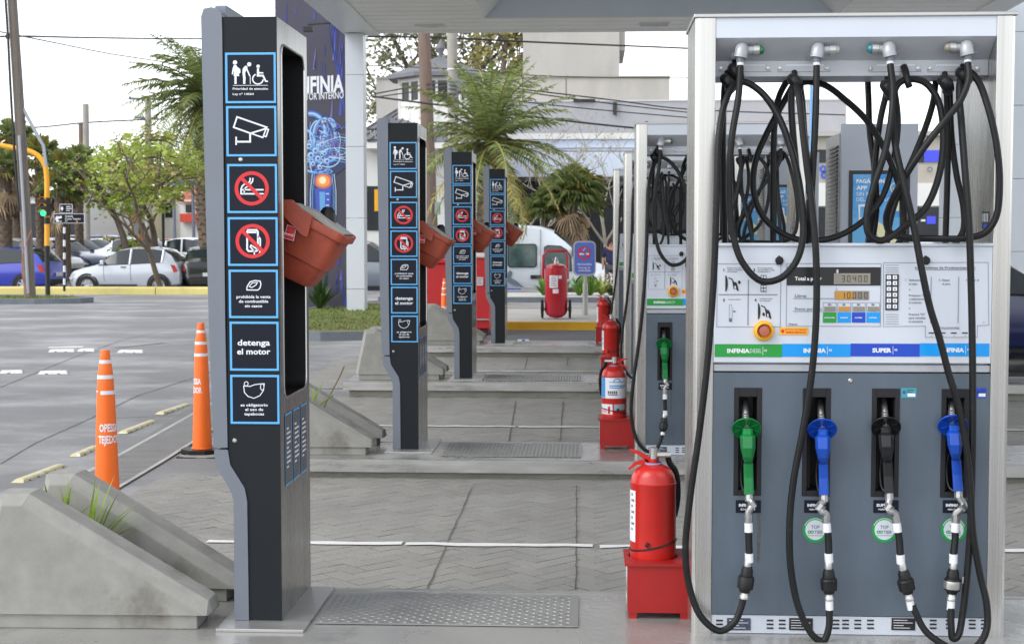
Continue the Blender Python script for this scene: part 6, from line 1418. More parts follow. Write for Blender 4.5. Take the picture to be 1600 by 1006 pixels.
q = P(203, 390, 47); broad('tree', 'light green tree with a thick dark trunk, left of the round tan sign', q.x, 47.5, .1, 4.75, 2.2, 1.25, 2500, .085, LGR, LGR, rt, tr=.17, lean=(-.08, 0)); q = P(240, 390, 49); broad('tree', 'light green tree with a leaning trunk beside the globe lamp', q.x, 49.5, .1, 4.7, 2.0, 1.2, 2300, .085, LGR, LYE, rt, tr=.16, lean=(-.16, 0))
for lb, px, Y, py, cr, rz, n, mm, m2 in (('grey-green eucalyptus behind the grey roofed house, left of the turret', 640, 96, 45, 4.2, 4.6, 2200, LEU, LDK), ('eucalyptus crown between the utility poles above the turret roof', 700, 100, 40, 2.6, 4.0, 1500, LEU, LDK), ('olive eucalyptus right of the concrete pole above the palm', 783, 92, 55, 2.4, 3.4, 2400, LYE, LEU)):
    q = P(px, py, Y); H = q.z+rz*.6; broad('eucalyptus', lb, q.x, Y, -.3, H, cr, rz, n, .2, mm, m2, rt, tr=.35, low=.5, grp='eucalyptus trees behind the buildings', cat='tree')
q = P(594, 140, 90); broad('eucalyptus', 'thin eucalyptus foliage just right of the canopy column', q.x, 90, -.3, 11.5, 1.2, 4.5, 900, .2, LEU, LEU, rt, tr=.2, low=.5, grp='eucalyptus trees behind the buildings')
# leafless tree in the middle distance
def bare(label, px, Y, H, rnd, lean):
    x = PX(px, Y, 440); z0 = zg(x, Y); t = thing('bare_tree', label, 'tree', (x, Y, z0)); c = MB(); lf = []
    BB_ = mat('bare_bark', C(156, 148, 134), .9, var=.2, scale=5)
    def br(p, d, L, r, dep):
        N = 5; pts = [p]; dd = d.copy()
        for k in range(N): dd = (dd+Vector((rnd.uniform(-.16, .16), rnd.uniform(-.16, .16), rnd.uniform(-.02, .10)))).normalized(); pts.append(pts[-1]+dd*(L/N))
        c.tube(pts, [r*(1-.5*k/N) for k in range(N+1)], BB_, 8 if dep == 0 else 5 if dep < 3 else 3, caps=False)
        if dep >= 6: lf.append(pts[-1]); return
        for k in range(3 if dep < 3 else 2):
            a = rnd.uniform(0, 6.28); s = Vector((math.cos(a)*1.15, math.sin(a)*.8, rnd.uniform(-.15, .55))); br(pts[rnd.choice((2, 3, 4, 5))], (dd*.75+s*.75).normalized(), L*rnd.uniform(.6, .82), r*.6, dep+1)
    br(Vector((x, Y, z0)), Vector(lean).normalized(), H*.34, .10, 0); c.build('trunk', t); c = MB()
    for q in lf:
        if rnd.random() < .5:
            for j in range(2): p = q+Vector((rnd.uniform(-.08, .08),)*3); u = Vector((rnd.uniform(-1, 1), rnd.uniform(-1, 1), rnd.uniform(-1, 1))).normalized()*.05; v = u.orthogonal()*.5; c.add([p-u, p+v, p+u, p-v], [(0, 1, 2, 3)], LYE)
    c.build('buds', t)
bare('nearly leafless grey tree spreading above the short fan palm', 962, 55.5, 8.8, random.Random(8), (-.25, 0, 1)); bare('leafless pale tree behind the farthest totem, over the van roof', 838, 57, 8.4, random.Random(13), (-.1, 0, 1))
# planting bed of strap leaves in front of the van
for i, (px, lb) in enumerate(((850, 'green strap-leaved clump behind the wheeled extinguisher'), (880, 'green strap-leaved clump between the wheeled extinguisher and the sign post'), (905, 'green strap-leaved clump left of the sign post'), (922, 'green strap-leaved clump right of the sign post'), (940, 'yellow-green strap-leaved clump between the sign post and the pumps'))):
    x = PX(px, 35.3, 455); m = blades('b', (x, 35.3, .20), 60, .62, .85, .03, mat('bed_leaf', C(104, 146, 52), .5, var=.2, scale=3, island=.4, sub=.25) if i < 4 else LGR, rt); tag(m.build('strap_plant', loc=(x, 35.3, .2)), lb, 'plant', 'strap-leaved plants in the bed before the van')
x = PX(955, 35.4, 455); m = blades('b', (x, 35.4, .2), 50, .55, .9, .02, DGR, rt)
for k in range(120): p = Vector((x+rt.uniform(-.35, .35), 35.3+rt.uniform(-.2, .2), .25+rt.uniform(0, .5))); m.lathe([(.0001, .02), (.028, 0), (.0001, -.02)], mat('flower_pink', C(226, 200, 204), .7), Matrix.Translation(p), 5)
tag(m.build('flower_bush', loc=(x, 35.4, .2)), 'bush of small pale pink flowers beside the pumps', 'shrub')
q = P(1597, 290, 40); broad('tree', 'green tree at the right edge beside the pylon', q.x+.4, 40, 0, 4.2, 1.0, .9, 700, .1, LDK, LYE, rt, tr=.1)
q = P(188, 330, 60); broad('shrub', 'olive bush between the distant buildings left of the trees', q.x, 60, .1, 1.9, .9, .8, 400, .1, LYE, LDK, rt, tr=.05, low=.3, cat='shrub'); q = P(131, 395, 45.5); broad('shrub', 'green bush at the foot of the two bare poles', q.x, 50, .1, 1.5, .7, .7, 500, .08, LGR, LDK, rt, tr=.04, low=.3, cat='shrub')

# ================================================================== buildings
PLAST = mat('plaster_beige', C(184, 178, 166), .9, var=.1, scale=.4, bump=.1, bscale=20, col2=C(176, 168, 152), c2th=(.55, .8), c2scale=.6); CONW = mat('raw_concrete_wall', C(178, 175, 170), .9, var=.1, scale=.35, col2=C(158, 156, 150), c2th=(.52, .78), c2scale=.5, stretch=(1, 1, .5)); WWALL = mat('white_wall', C(222, 222, 218), .8, var=.04, scale=.5)
GLASSD = mat('dark_glass', C(44, 48, 52), .2, 0, var=.3, scale=.8, spec=.3); CORR = mat('corrugated_metal', C(196, 196, 200), .5, .2, var=.05, scale=1); ROOFG = mat('roof_grey', C(112, 112, 118), .7, var=.12, scale=.8); ROOFT = mat('roof_tile', C(170, 98, 76), .85, var=.2, scale=2); FRAME = mat('frame_dark', C(56, 54, 52), .6); PALEB = mat('pale_panel', C(206, 216, 232), .3, var=.05, scale=.5)
def bx(m, x0, y0, x1, y1, Y, d, mm): m.pbox(x0, y0, x1, y1, Y, Y+d, mm)
def building(name, label, px, Y): return thing(name, label, 'building', (PX(px, Y, 400), Y, zg(0, 60)))
# hall with corrugated fascia and the concrete tower
Y = 66; t = building('market_hall', 'long pale hall with corrugated fascia and dark shopfront behind the palms', 900, Y); m = MB()
zb = zg(0, 60); x0, x1 = PX(770, Y, 250), PX(1322, Y, 250)
m.box(x0, x1, Y+.5, Y+14, zb, PZ(162, Y+.5), PLAST); m.build('wall', t)
m = MB(); n = 210
for k in range(n): a = x0+(x1-x0)*k/n; m.box(a, a+(x1-x0)/n*.55, Y-.04, Y+.0, PZ(207, Y), PZ(160, Y), CORR)
m.box(x0, x1, Y+.001, Y+.4, PZ(216, Y), PZ(159.5, Y), CORR); m.box(x0-.1, x1+.1, Y-.08, Y+.5, PZ(160, Y), PZ(157.5, Y), CORR); m.build('fascia', t)
m = MB(); bx(m, 770, 208, 1322, 217, Y-.1, .3, WWALL); bx(m, 770, 218, 1322, 231, Y+.1, .2, PALEB); bx(m, 770, 232, 1322, 236, Y, .3, mat('band_grey', C(176, 180, 186), .6)); bx(m, 770, 237, 1322, 276, Y-.6, .5, PALEB); bx(m, 770, 276.5, 1322, 283, Y-.7, 1.0, FRAME); m.build('awning', t)
m = MB(); bx(m, 770, 284, 1100, 455, Y+.2, .25, GLASSD); m.build('shopfront', t)
m = MB()
for x in range(776, 1100, 27): bx(m, x, 284, x+3, 455, Y+.1, .09, FRAME)
bx(m, 770, 318, 1100, 321, Y+.05, .04, FRAME); bx(m, 844, 322, 846, 400, Y+.04, .02, WWALL); bx(m, 800, 300, 808, 325, Y+.02, .03, YEL); bx(m, 880, 340, 922, 356, Y+.02, .03, mat('interior_tan', C(150, 120, 90), .7)); m.build('mullion', t)
m = MB(); bx(m, 958, 160, 964, 178, Y-.35, .3, FRAME); m.build('vent', t); m = MB(); bx(m, 896, 155, 930, 159, Y-.2, .2, FRAME); m.build('roof_hatch', t)
Y = 78; t = building('concrete_tower', 'plain raw concrete tower and parapet block above the hall', 890, Y); m = MB()
bx(m, 588, 122, 1046, 240, Y, 9, CONW); m.build('block', t); m = MB(); bx(m, 817, -30, 968, 121.5, Y+1, 7, CONW); bx(m, 968.3, -30, 977, 79, Y+1.5, 6, CONW); m.build('tower', t)
m = MB(); bx(m, 586, 119.7, 1047, 121.8, Y-.1, .3, mat('coping', C(150, 146, 136), .8)); bx(m, 884, 122.5, 885, 160, Y-.02, .02, JT); bx(m, 816, 122.5, 817, 160, Y-.02, .02, JT); m.build('coping', t)
# grey roofed house with the glazed turret
Y = 58; t = building('grey_roof_house', 'white house with grey metal roof and a glazed turret behind the wooden pole', 640, Y); zb = zg(0, 58)
m = MB(); bx(m, 560, 222, 790, 460, Y, 8, WWALL); m.build('wall', t)
m = MB(); p0, p1, p2, p3 = P(540, 222, Y-.6), P(800, 222, Y-.6), P(735, 158, Y+5), P(640, 160, Y+5); m.add([p0, p1, p2, p3, P(540, 222, Y+9), P(800, 222, Y+9)], [(0, 1, 2, 3), (1, 5, 2), (0, 3, 4)], ROOFG)
for k in range(16): u = k/15; a, b = p0.lerp(p1, u), p3.lerp(p2, u); m.tube([a+Vector((0, -.03, .03)), b+Vector((0, -.03, .03))], .03, ROOFG, 4)
m.build('roof', t)
cx, cy = PX(688, Y+3, 150), Y+3.2
def ring(r, n=8, ph=22.5): return [(cx+r*math.cos(R(ph+360/n*k)), cy+r*math.sin(R(ph+360/n*k))) for k in range(n)]
zt0, zt1, zt2 = PZ(182, Y+1), PZ(117, Y+1), PZ(86, Y+3); rr = (PX(688, Y+1)-PX(622, Y+1)); m = MB()
m.prism(ring(rr), GLASSD, lambda p, k: (p[0], p[1], zt0 if k == 0 else zt1)); m.prism(ring(rr+.03), WWALL, lambda p, k: (p[0], p[1], zt0-.3 if k == 0 else zt0+.75)); m.prism(ring(rr+.05), WWALL, lambda p, k: (p[0], p[1], zt1-.16 if k == 0 else zt1+.02))
for a in ring(rr+.02): m.box(a[0]-.09, a[0]+.09, a[1]-.09, a[1]+.09, zt0, zt1, WWALL)
for (ax, ay), (bx_, by) in zip(ring(rr+.02), ring(rr+.02)[1:]+ring(rr+.02)[:1]): q = ((ax+bx_)/2, (ay+by)/2); m.box(q[0]-.05, q[0]+.05, q[1]-.05, q[1]+.05, zt0, zt1, WWALL)
tu = m.build('turret', t); m = MB(); rg_ = ring(rr+.55); m.add([(a, b, zt1+.0) for a, b in rg_]+[(a, b, zt1+.16) for a, b in rg_]+[(cx, cy, zt2)], [(k, (k+1) % 8, 8+(k+1) % 8, 8+k) for k in range(8)]+[(8+k, 8+(k+1) % 8, 16) for k in range(8)]+[tuple(range(7, -1, -1))], ROOFG)
m.lathe([(.0001, zt2+.75), (.06, zt2+.6), (.18, zt2+.42), (.2, zt2+.3), (.1, zt2+.12), (.1, zt2-.1)], ROOFG, Matrix.Translation((cx, cy, 0)), 12); m.build('turret_roof', tu)
m = MB(); bx(m, 560, 291, 625, 360, Y-.05, .04, GLASSD); bx(m, 592, 291, 594, 360, Y-.09, .041, FRAME); m.build('window', t); m = MB(); bx(m, 585, 296, 603, 330, Y-.08, .02, YEL); m.build('poster', t)
m = MB(); bx(m, 570, 223, 700, 232, Y-1.5, 1.4, WWALL); m.build('balcony', t)
m = MB(); D = Y-1.55
for x0_, pts in ((578, [[(0, 14), (1, 0), (4, 8), (7, 0), (8.5, 14)]]), (592, [[(0, 14), (4, 0), (8.5, 14)], [(1.6, 9), (7, 9)]]), (610, [[(0, 14), (0, 0)], [(0, 0), (7, 0)], [(0, 7), (5, 7)], [(0, 14), (7, 14)]])):
    for q in pts: m.pstroke([(x0_+a, 203.5+b) for a, b in q], 2, D, FRAME); m.pstroke([(x0_+a, 203.5+b) for a, b in q], .9, D-.02, CHROME)
for y in (202.5, 219): m.tube([P(574, y, D+.05), P(640, y, D+.05)], .035, FRAME, 5)
m.build('sign_letters', t)
# shop building at the right, seen through the nearest pump
Y = 56; t = building('shop_building', 'beige two-storey shop building at the right with blue signs', 1400, Y); m = MB(); bx(m, 1150, 212, 1720, 470, Y, 10, PLAST); bx(m, 1148, 205, 1722, 212, Y-.3, 10.5, CONW); m.build('wall', t)
for a, b in ((1160, 1230), (1276, 1300), (1432, 1444), (1560, 1640)): m = MB(); bx(m, a, 234, b, 254, Y-.05, .04, GLASSD); m.build('window', t)
for a, b in ((1178, 1188), (1200, 1210), (1444, 1470)): m = MB(); bx(m, a, 235, b, 253, Y-.08, .04, mat('sign_violet_blue', C(72, 82, 230), .4)); m.build('blue_panel', t)
m = MB(); bx(m, 1150, 286, 1720, 322, Y-.1, .08, WWALL); m.build('sign_band', t)
m = MB(); bx(m, 1150, 324, 1720, 465, Y-.04, .03, GLASSD); bx(m, 1448, 338, 1462, 350, Y-.07, .02, mat('sign_violet_blue')); bx(m, 1439, 343, 1446, 346, Y-.07, .02, WWALL); m.build('shop_window', t)
m = MB()
for cx_, cy_ in ((1286, 264), (1288, 274)): m = MB(); m.pcirc(cx_, cy_, 6, Y-.12, mat('logo_blue', C(66, 92, 190), .4), 16, 2.2); m.build('wall_logo', t)
m = MB(); m.pcirc(1453, 265, 4.4, Y-.12, INKG, 18, 2.6); m.build('wall_logo', t)
# buildings beyond the car park at the left
def lowb(label, x0, x1, yt, Y, mm, dark, extra=None):
    t = building('low_building', label, (x0+x1)/2, Y); m = MB(); bx(m, x0, yt, x1, 420, Y, 8, mm); bx(m, x0-1, yt-2.5, x1+1, yt, Y-.3, 8.4, mm); m.build('wall', t)
    for a, b, c_, d in dark: m = MB(); bx(m, a, b, c_, d, Y-.06, .05, GLASSD); m.build('window', t)
    if extra: extra(t, Y)
def awn(t, Y): m = MB(); m.prism([P(136, 340, Y), P(158, 340, Y), P(158, 346, Y), P(136, 346, Y)], WWALL, lambda p, k: (p.x, Y-.07 if k == 0 else Y-1.1, p.z-(0 if k == 0 else .25))); m.build('awning', t)
lowb('long low white building behind the fan palms with a dark glass front', -60, 128, 300, 76, WWALL, [(-60, 318, 40, 372), (44, 318, 90, 372), (96, 320, 126, 372)]); lowb('grey flat-fronted building with a small awning behind the bare poles', 129, 168, 272, 82, CONW, [(134, 346, 160, 380), (140, 300, 150, 322)], awn)
lowb('cream building glimpsed below the light green tree', 169, 226, 292, 88, mat('cream_wall', C(214, 204, 168), .85, var=.06, scale=.5), [(176, 300, 184, 330), (190, 300, 198, 330), (178, 345, 210, 372)]); lowb('pale building right of the round tan sign', 227, 288, 305, 92, WWALL, [(234, 318, 250, 340), (258, 318, 274, 340)])
def roofx(t, Y):
    m = MB(); a, b, c_, d = P(280, 316, Y-.6), P(350, 316, Y-.6), P(350, 292, Y+4), P(288, 293, Y+4); m.add([a, b, c_, d], [(0, 1, 2, 3)], ROOFT); m.build('tiled_roof', t)
    m = MB(); bx(m, 281, 334, 350, 347, Y-.5, .4, mat('shop_red', C(206, 74, 54), .6)); m.build('shop_sign', t)
lowb('white house with red tiled roof beside the nearest totem', 282, 350, 315, 84, WWALL, [(290, 320, 300, 332), (308, 320, 318, 332)], roofx)
def hoard(x0, y0, x1, y1, Y, lb):
    t = thing('roof_sign', lb, 'sign', (PX((x0+x1)/2, Y, 280), Y, zg(-20, Y))); m = MB(); bx(m, x0, y0, x1, y1, Y, .3, mat('hoarding_blue', C(54, 104, 206), .5)); m.plines(x0+3, y0+4, [(x1-x0)*.6, (x1-x0)*.45], 5, Y-.02, WWALL, 2.2); m.build('panel', t); m = MB(); m.tube([P((x0+x1)/2, y1, Y+.15), Vector((PX((x0+x1)/2, Y, 280), Y+.15, zg(-20, Y)))], .1, INKG, 6); m.build('post', t)
hoard(257, 273, 285, 290, 79, 'blue roof sign left of the tiled roof, behind the leaves'); hoard(291, 271, 311, 290, 80, 'blue roof sign above the red tiled roof')
# ================================================================== cars
CGLASS = mat('car_glass', C(38, 46, 50), .08, 0, spec=.5); CTRIM = mat('car_trim', (.012, .012, .013), .6); TYRE = mat('tyre', (.015, .015, .016), .8); RIM = mat('wheel_rim', C(176, 178, 182), .3, .6); HEADL = mat('headlight', C(214, 218, 222), .1, .3, coat=.5); TAILL = mat('taillight', C(170, 20, 24), .2, coat=.5); PLATE = mat('number_plate', C(210, 212, 216), .5)
def paint(n, c): return mat('car_paint_'+n, c, .28, .25, coat=.9, var=.02, scale=1)
PROF = {
 'hatch': (3.62, .82, [(0, .30, .50, .54, .56), (.05, .24, .60, .64, .66), (.18, .20, .68, .73, .75), (.45, .19, .76, .81, .80), (.80, .19, .83, .88, .82), (1.02, .19, .88, .94, .825), (1.30, .19, .90, 1.15, .825), (1.62, .19, .91, 1.35, .825), (2.0, .19, .92, 1.40, .825), (2.4, .19, .94, 1.41, .825), (2.75, .19, .96, 1.40, .82), (3.08, .20, .98, 1.36, .81), (3.30, .22, .98, 1.22, .80), (3.46, .25, .93, .98, .77), (3.58, .30, .70, .74, .71), (3.62, .36, .5, .54, .62)], (.64, 2.94), .29, (5, 13), 2.02, 11),
 'sedan': (4.4, .86, [(0, .32, .50, .54, .60), (.06, .24, .60, .64, .70), (.22, .20, .68, .73, .79), (.6, .19, .76, .81, .84), (1.0, .19, .82, .87, .86), (1.25, .19, .86, .92, .865), (1.6, .19, .88, 1.16, .865), (2.0, .19, .89, 1.38, .865), (2.4, .19, .90, 1.43, .865), (2.8, .19, .91, 1.42, .865), (3.15, .19, .93, 1.34, .86), (3.6, .20, .95, 1.08, .85), (3.85, .21, .95, 1.0, .83), (4.2, .24, .92, .97, .79), (4.36, .30, .70, .74, .72), (4.4, .36, .5, .54, .66)], (.82, 3.5), .31, (5, 11), 2.45, 10),
 'suv': (4.1, .87, [(0, .36, .62, .68, .62), (.06, .28, .74, .79, .74), (.22, .24, .84, .89, .81), (.6, .23, .92, .97, .85), (.95, .23, .97, 1.03, .87), (1.12, .23, 1.0, 1.08, .875), (1.4, .23, 1.01, 1.32, .875), (1.75, .23, 1.02, 1.52, .875), (2.2, .23, 1.03, 1.58, .875), (2.7, .23, 1.04, 1.59, .875), (3.2, .23, 1.06, 1.57, .87), (3.65, .24, 1.08, 1.50, .86), (3.86, .26, 1.05, 1.18, .84), (4.0, .28, .92, .97, .80), (4.07, .34, .7, .75, .76), (4.1, .4, .56, .6, .7)], (.8, 3.35), .34, (5, 12), 2.4, 11)}
def car(kind, label, pm, loc, rz, L=None, dirt=None, detail=True, grp='cars parked beyond the median'):
    L0, W, st, (wx0, wx1), wr, (gi, gj), pil, rg_i = PROF[kind]; k = (L or L0)/L0
    t = thing('car', label, 'car', loc, grp); T = Matrix.Translation(loc) @ Matrix.Rotation(rz, 4, 'Z') @ Matrix.Translation((-L0*k/2, 0, 0)) @ Matrix.Diagonal((k, 1, 1, 1))
    def sect(s):
        x, zb, zs, zr, w = s; cab = zr-zs > .12; wr_ = w*(.80 if cab else .90); h = zs-zb
        h1 = [(0, zb), (w*.80, zb), (w*.93, zb+h*.10), (w*.985, zb+h*.35), (w, zb+h*.62), (w*.975, zs), (wr_ if cab else w*.9, zr-(.03 if cab else .012)), (wr_*.82, zr), (0, zr+(.035 if cab else .02))]
        return [Vector((x, a, b)) for a, b in h1]+[Vector((x, -a, b)) for a, b in h1[-2:0:-1]]
    S_ = [sect(s) for s in st]; n = len(S_[0]); b = MB()
    vs = [T @ v for q in S_ for v in q]; fb = []; fg = {}
    for i in range(len(S_)-1):
        for j in range(n):
            f = (i*n+j, i*n+(j+1) % n, (i+1)*n+(j+1) % n, (i+1)*n+j)
            side = j in (5, 10); top = j in (6, 7, 8, 9)
            wind = gi <= i < gi+2 and top; rear = rg_i <= i < gj and top; sw = side and gi <= i < rg_i
            (fg.setdefault('windscreen' if wind else 'rear_window' if rear else 'side_window%d' % j, []) if (wind or rear or sw) else fb).append(f)
    b.add(vs, fb, pm, True); b.add([T @ v for v in S_[0]], [tuple(range(n-1, -1, -1))], pm); b.add([T @ v for v in S_[-1]], [tuple(range(n))], pm)
    b.build('body', t, ang=38)
    for nm in fg:
        g = MB(); us = sorted({q for f in fg[nm] for q in f}); ix = {q: a for a, q in enumerate(us)}; g.add([vs[q] for q in us], [tuple(ix[q] for q in f) for f in fg[nm]], CGLASS, True); g.build(nm.rstrip('0123456789'), t, ang=38)
    def at(x):
        for a, c in zip(st[:-1], st[1:]):
            if a[0] <= x <= c[0]: u = (x-a[0])/max(1e-6, c[0]-a[0]); return [a[q]+(c[q]-a[q])*u for q in range(5)]
        return list(st[-1])
    for s in (-1, 1):
        tr = MB()
        for x in (pil, st[rg_i][0]-.03):
            _, zb, zs, zr, w = at(x); p0, p1 = Vector((x, s*(w*.98), zs-.01)), Vector((x+.03, s*(w*.80+.008), zr-.03)); tr.tube([T @ p0, T @ p1], .04, pm, 6)
        q = [T @ Vector((st[i][0], s*(st[i][4]*.978+.004), st[i][2]+.004)) for i in range(gi, rg_i+1)]; tr.tube(q, .014, CTRIM, 5)
        q = [T @ Vector((x, s*(at(x)[4]*.995+.004), at(x)[1]+.10)) for x in [st[3][0]+.6+.2*j for j in range(int((wx1-wx0-.8)/.2))]]
        if len(q) > 1: tr.tube(q, .03, CTRIM, 5)
        for xs_ in ((1.18 if kind != 'sedan' else 1.38), pil+.02):   # door shuts
            _, zb, zs, zr, w = at(xs_); tr.tube([T @ Vector((xs_, s*(w*.978+.002), zs)), T @ Vector((xs_, s*(w+.002), zb+.62*(zs-zb))), T @ Vector((xs_+.02, s*(w*.985), zb+.3*(zs-zb)))], .006, CTRIM, 4)
        tr.build('side_trim', t)
    for s in (-1, 1):
        for x in (wx0, wx1):
            w = at(x)[4]; c = MB(); Mw = T @ Matrix.Translation((x, s*(w-.07), wr)) @ Matrix.Diagonal((1/k, 1, 1, 1)) @ Matrix.Rotation(R(-90*s), 4, 'X')
            c.lathe([(.0001, -.1), (wr+.065, -.1), (wr+.065, .0765), (wr+.01, .078)], CTRIM, Mw, 28); c.build('wheel_arch', t)
            c = MB(); c.lathe([(wr*.62, -.09), (wr*.95, -.09), (wr, -.06), (wr, .07), (wr*.95, .092), (wr*.66, .095), (wr*.64, .085)], TYRE, Mw, 28); wh = c.build('wheel', t)
            c = MB(); c.lathe([(.0001, .07), (wr*.25, .075), (wr*.3, .06), (wr*.3, .03)], RIM, Mw, 16); c.lathe([(wr*.64, .088), (wr*.56, .075), (wr*.56, .03)], RIM, Mw, 24); c.lathe([(.0001, .02), (wr*.6, .02)], CTRIM, Mw, 20)
            for q in range(7): a = q*2*math.pi/7; c.box(wr*.2, wr*.62, -wr*.085, wr*.085, .04, .074, RIM, Mw @ Matrix.Rotation(a, 4, 'Z'))
            c.build('rim', wh)
        x = st[1][0]; c = MB(); w = st[2][4]
        c.prism([(.03, st[1][2]-.10), (.20, st[2][2]-.02), (.42, st[3][2]-.06), (.36, st[3][2]-.16), (.10, st[1][2]-.16)], HEADL, lambda p, q: T @ Vector((p[0], s*(w*.99+.01 if q else w*.70), p[1]))); c.build('headlight', t)
        c = MB(); e = st[-3]; c.prism([(e[0]-.14, e[2]-.02), (e[0]+.0, e[2]-.04), (e[0]+.08, e[2]-.22), (e[0]-.04, e[2]-.26)], TAILL, lambda p, q: T @ Vector((p[0], s*(e[4]*1.0+.012 if q else e[4]*.62), p[1]))); c.build('taillight', t)
        c = MB(); xm = 1.2 if kind != 'sedan' else 1.5; a = at(xm); c.tube([T @ Vector((xm, s*(a[4]*.95), a[2]+.05)), T @ Vector((xm-.02, s*(a[4]+.10), a[2]+.08))], .05, CTRIM, 8); c.box(xm-.07, xm+.05, s*(a[4]+.05), s*(a[4]+.2), a[2]+.01, a[2]+.15, pm, T); c.build('mirror', t, bev=.02)
        c = MB(); a = at(pil-.2); c.box(pil-.28, pil-.12, s*(a[4]*.978), s*(a[4]+.022), a[2]-.10, a[2]-.07, CTRIM if pm.name.endswith('silver') else pm, T); c.build('door_handle', t)
    c = MB(); e = st[-1]; c.box(e[0]-.04, e[0]+.02, -e[4]*.9, e[4]*.9, .30, .46, CTRIM, T); c.build('bumper', t, bev=.02); c = MB(); c.box(-.02, .05, -st[0][4]*.9, st[0][4]*.9, .26, .38, CTRIM, T); c.build('bumper', t, bev=.02)
    c = MB(); c.box(e[0]+.021, e[0]+.03, -.22, .22, .55, .66, PLATE, T); c.box(-.03, -.021, -.2, .2, .40, .5, PLATE, T); c.build('number_plate', t)
    return t
def cpx(px, Y, z=None): return Vector((PX(px, Y, 440), Y, zg(-20, Y) if z is None else z))
WHITEP = paint('white', C(226, 228, 232)); SILV = paint('silver', C(196, 202, 214)); BLUEP = paint('blue', C(54, 66, 178)); NAVY = paint('navy', C(44, 56, 96)); DGREY = paint('dark_grey', C(58, 62, 74)); MAROON = paint('maroon', C(104, 36, 44)); BLACKC = paint('black', C(24, 24, 27)); LBLUE = paint('light_blue', C(150, 178, 222)); REDC = paint('red', C(178, 30, 36))
car('hatch', 'silver two-door hatchback side-on beyond the yellow median, behind a thin tree', SILV, cpx(206, 43.6), 0, 3.45)
car('hatch', 'bright blue car cut by the left edge, rear end right of the leaning pole', BLUEP, cpx(-6, 43.6), R(-4), 4.05)
car('sedan', 'black sedan seen from behind, right of the silver hatchback', BLACKC, cpx(334, 45.2), R(-78))
car('hatch', 'white hatchback directly behind the bright blue car, nose to the right', WHITEP, cpx(38, 49.5), R(172), 4.0)
car('hatch', 'navy hatchback between the traffic light and the silver car, front wheel showing', NAVY, cpx(94, 51.5), R(158), 3.9); car('hatch', 'dark grey hatchback behind the navy one, nose by the green bush', DGREY, cpx(118, 56), R(155), 4.0)
car('hatch', 'maroon car above the silver hatchback bonnet', MAROON, cpx(146, 59), R(160), 4.0); car('hatch', 'white car between the maroon car and the thick tree trunk', WHITEP, cpx(176, 62), R(155), 4.0)
car('suv', 'pale blue car in the back row, left of the thick tree trunk', LBLUE, cpx(188, 70), R(175), 4.4); car('sedan', 'white sedan between the two thick tree trunks', WHITEP, cpx(226, 64), R(150)); car('hatch', 'white car right of the globe lamp post', WHITEP, cpx(282, 60), R(12), 4.1)
car('sedan', 'silver sedan close behind the silver hatchback roof, left of the lamp post', SILV, cpx(226, 55), R(165)); car('hatch', 'white hatchback behind the street name post, second row', WHITEP, cpx(66, 58), R(165), 4.0); car('sedan', 'pale blue sedan low behind the nearest fan palm trunk at the left edge', LBLUE, cpx(8, 60), R(172)); car('hatch', 'dark grey hatchback just left of the lamp post, third row', DGREY, cpx(246, 67), R(160), 4.0); car('sedan', 'white sedan above the black sedan, beside the totem', WHITEP, cpx(308, 56), R(170))
car('sedan', 'white sedan in the far row, roof above the globe lamp car', WHITEP, cpx(300, 72), R(5)); car('sedan', 'white sedan at the right end of the far row beside the totem', WHITEP, cpx(322, 66), R(20)); car('sedan', 'red car in the farthest row, seen between trunks', REDC, cpx(258, 80), R(5))
car('hatch', 'white hatchback at the left edge of the far row', WHITEP, cpx(4, 68), R(10)); car('sedan', 'white sedan left of the traffic light in the far row', WHITEP, cpx(48, 70), R(172)); car('suv', 'white car between the traffic light and the name sign, far row', WHITEP, cpx(100, 72), R(8)); car('sedan', 'silver-white sedan behind the two bare poles, far row', SILV, cpx(146, 76), R(176))
car('sedan', 'dark blue sedan cut by the right edge beside the nearest pump', paint('deep_blue', C(26, 36, 84)), Vector((4.05, 16.55, .085)), R(180), 4.5, grp=None)
car('suv', 'grey people carrier glimpsed between the column and the second totem', paint('mid_grey', C(120, 128, 142)), Vector((PX(566, 45, 440), 45, zg(-6.5, 45))), R(180), 4.3, grp=None).scale = (1, 1, 1.14)
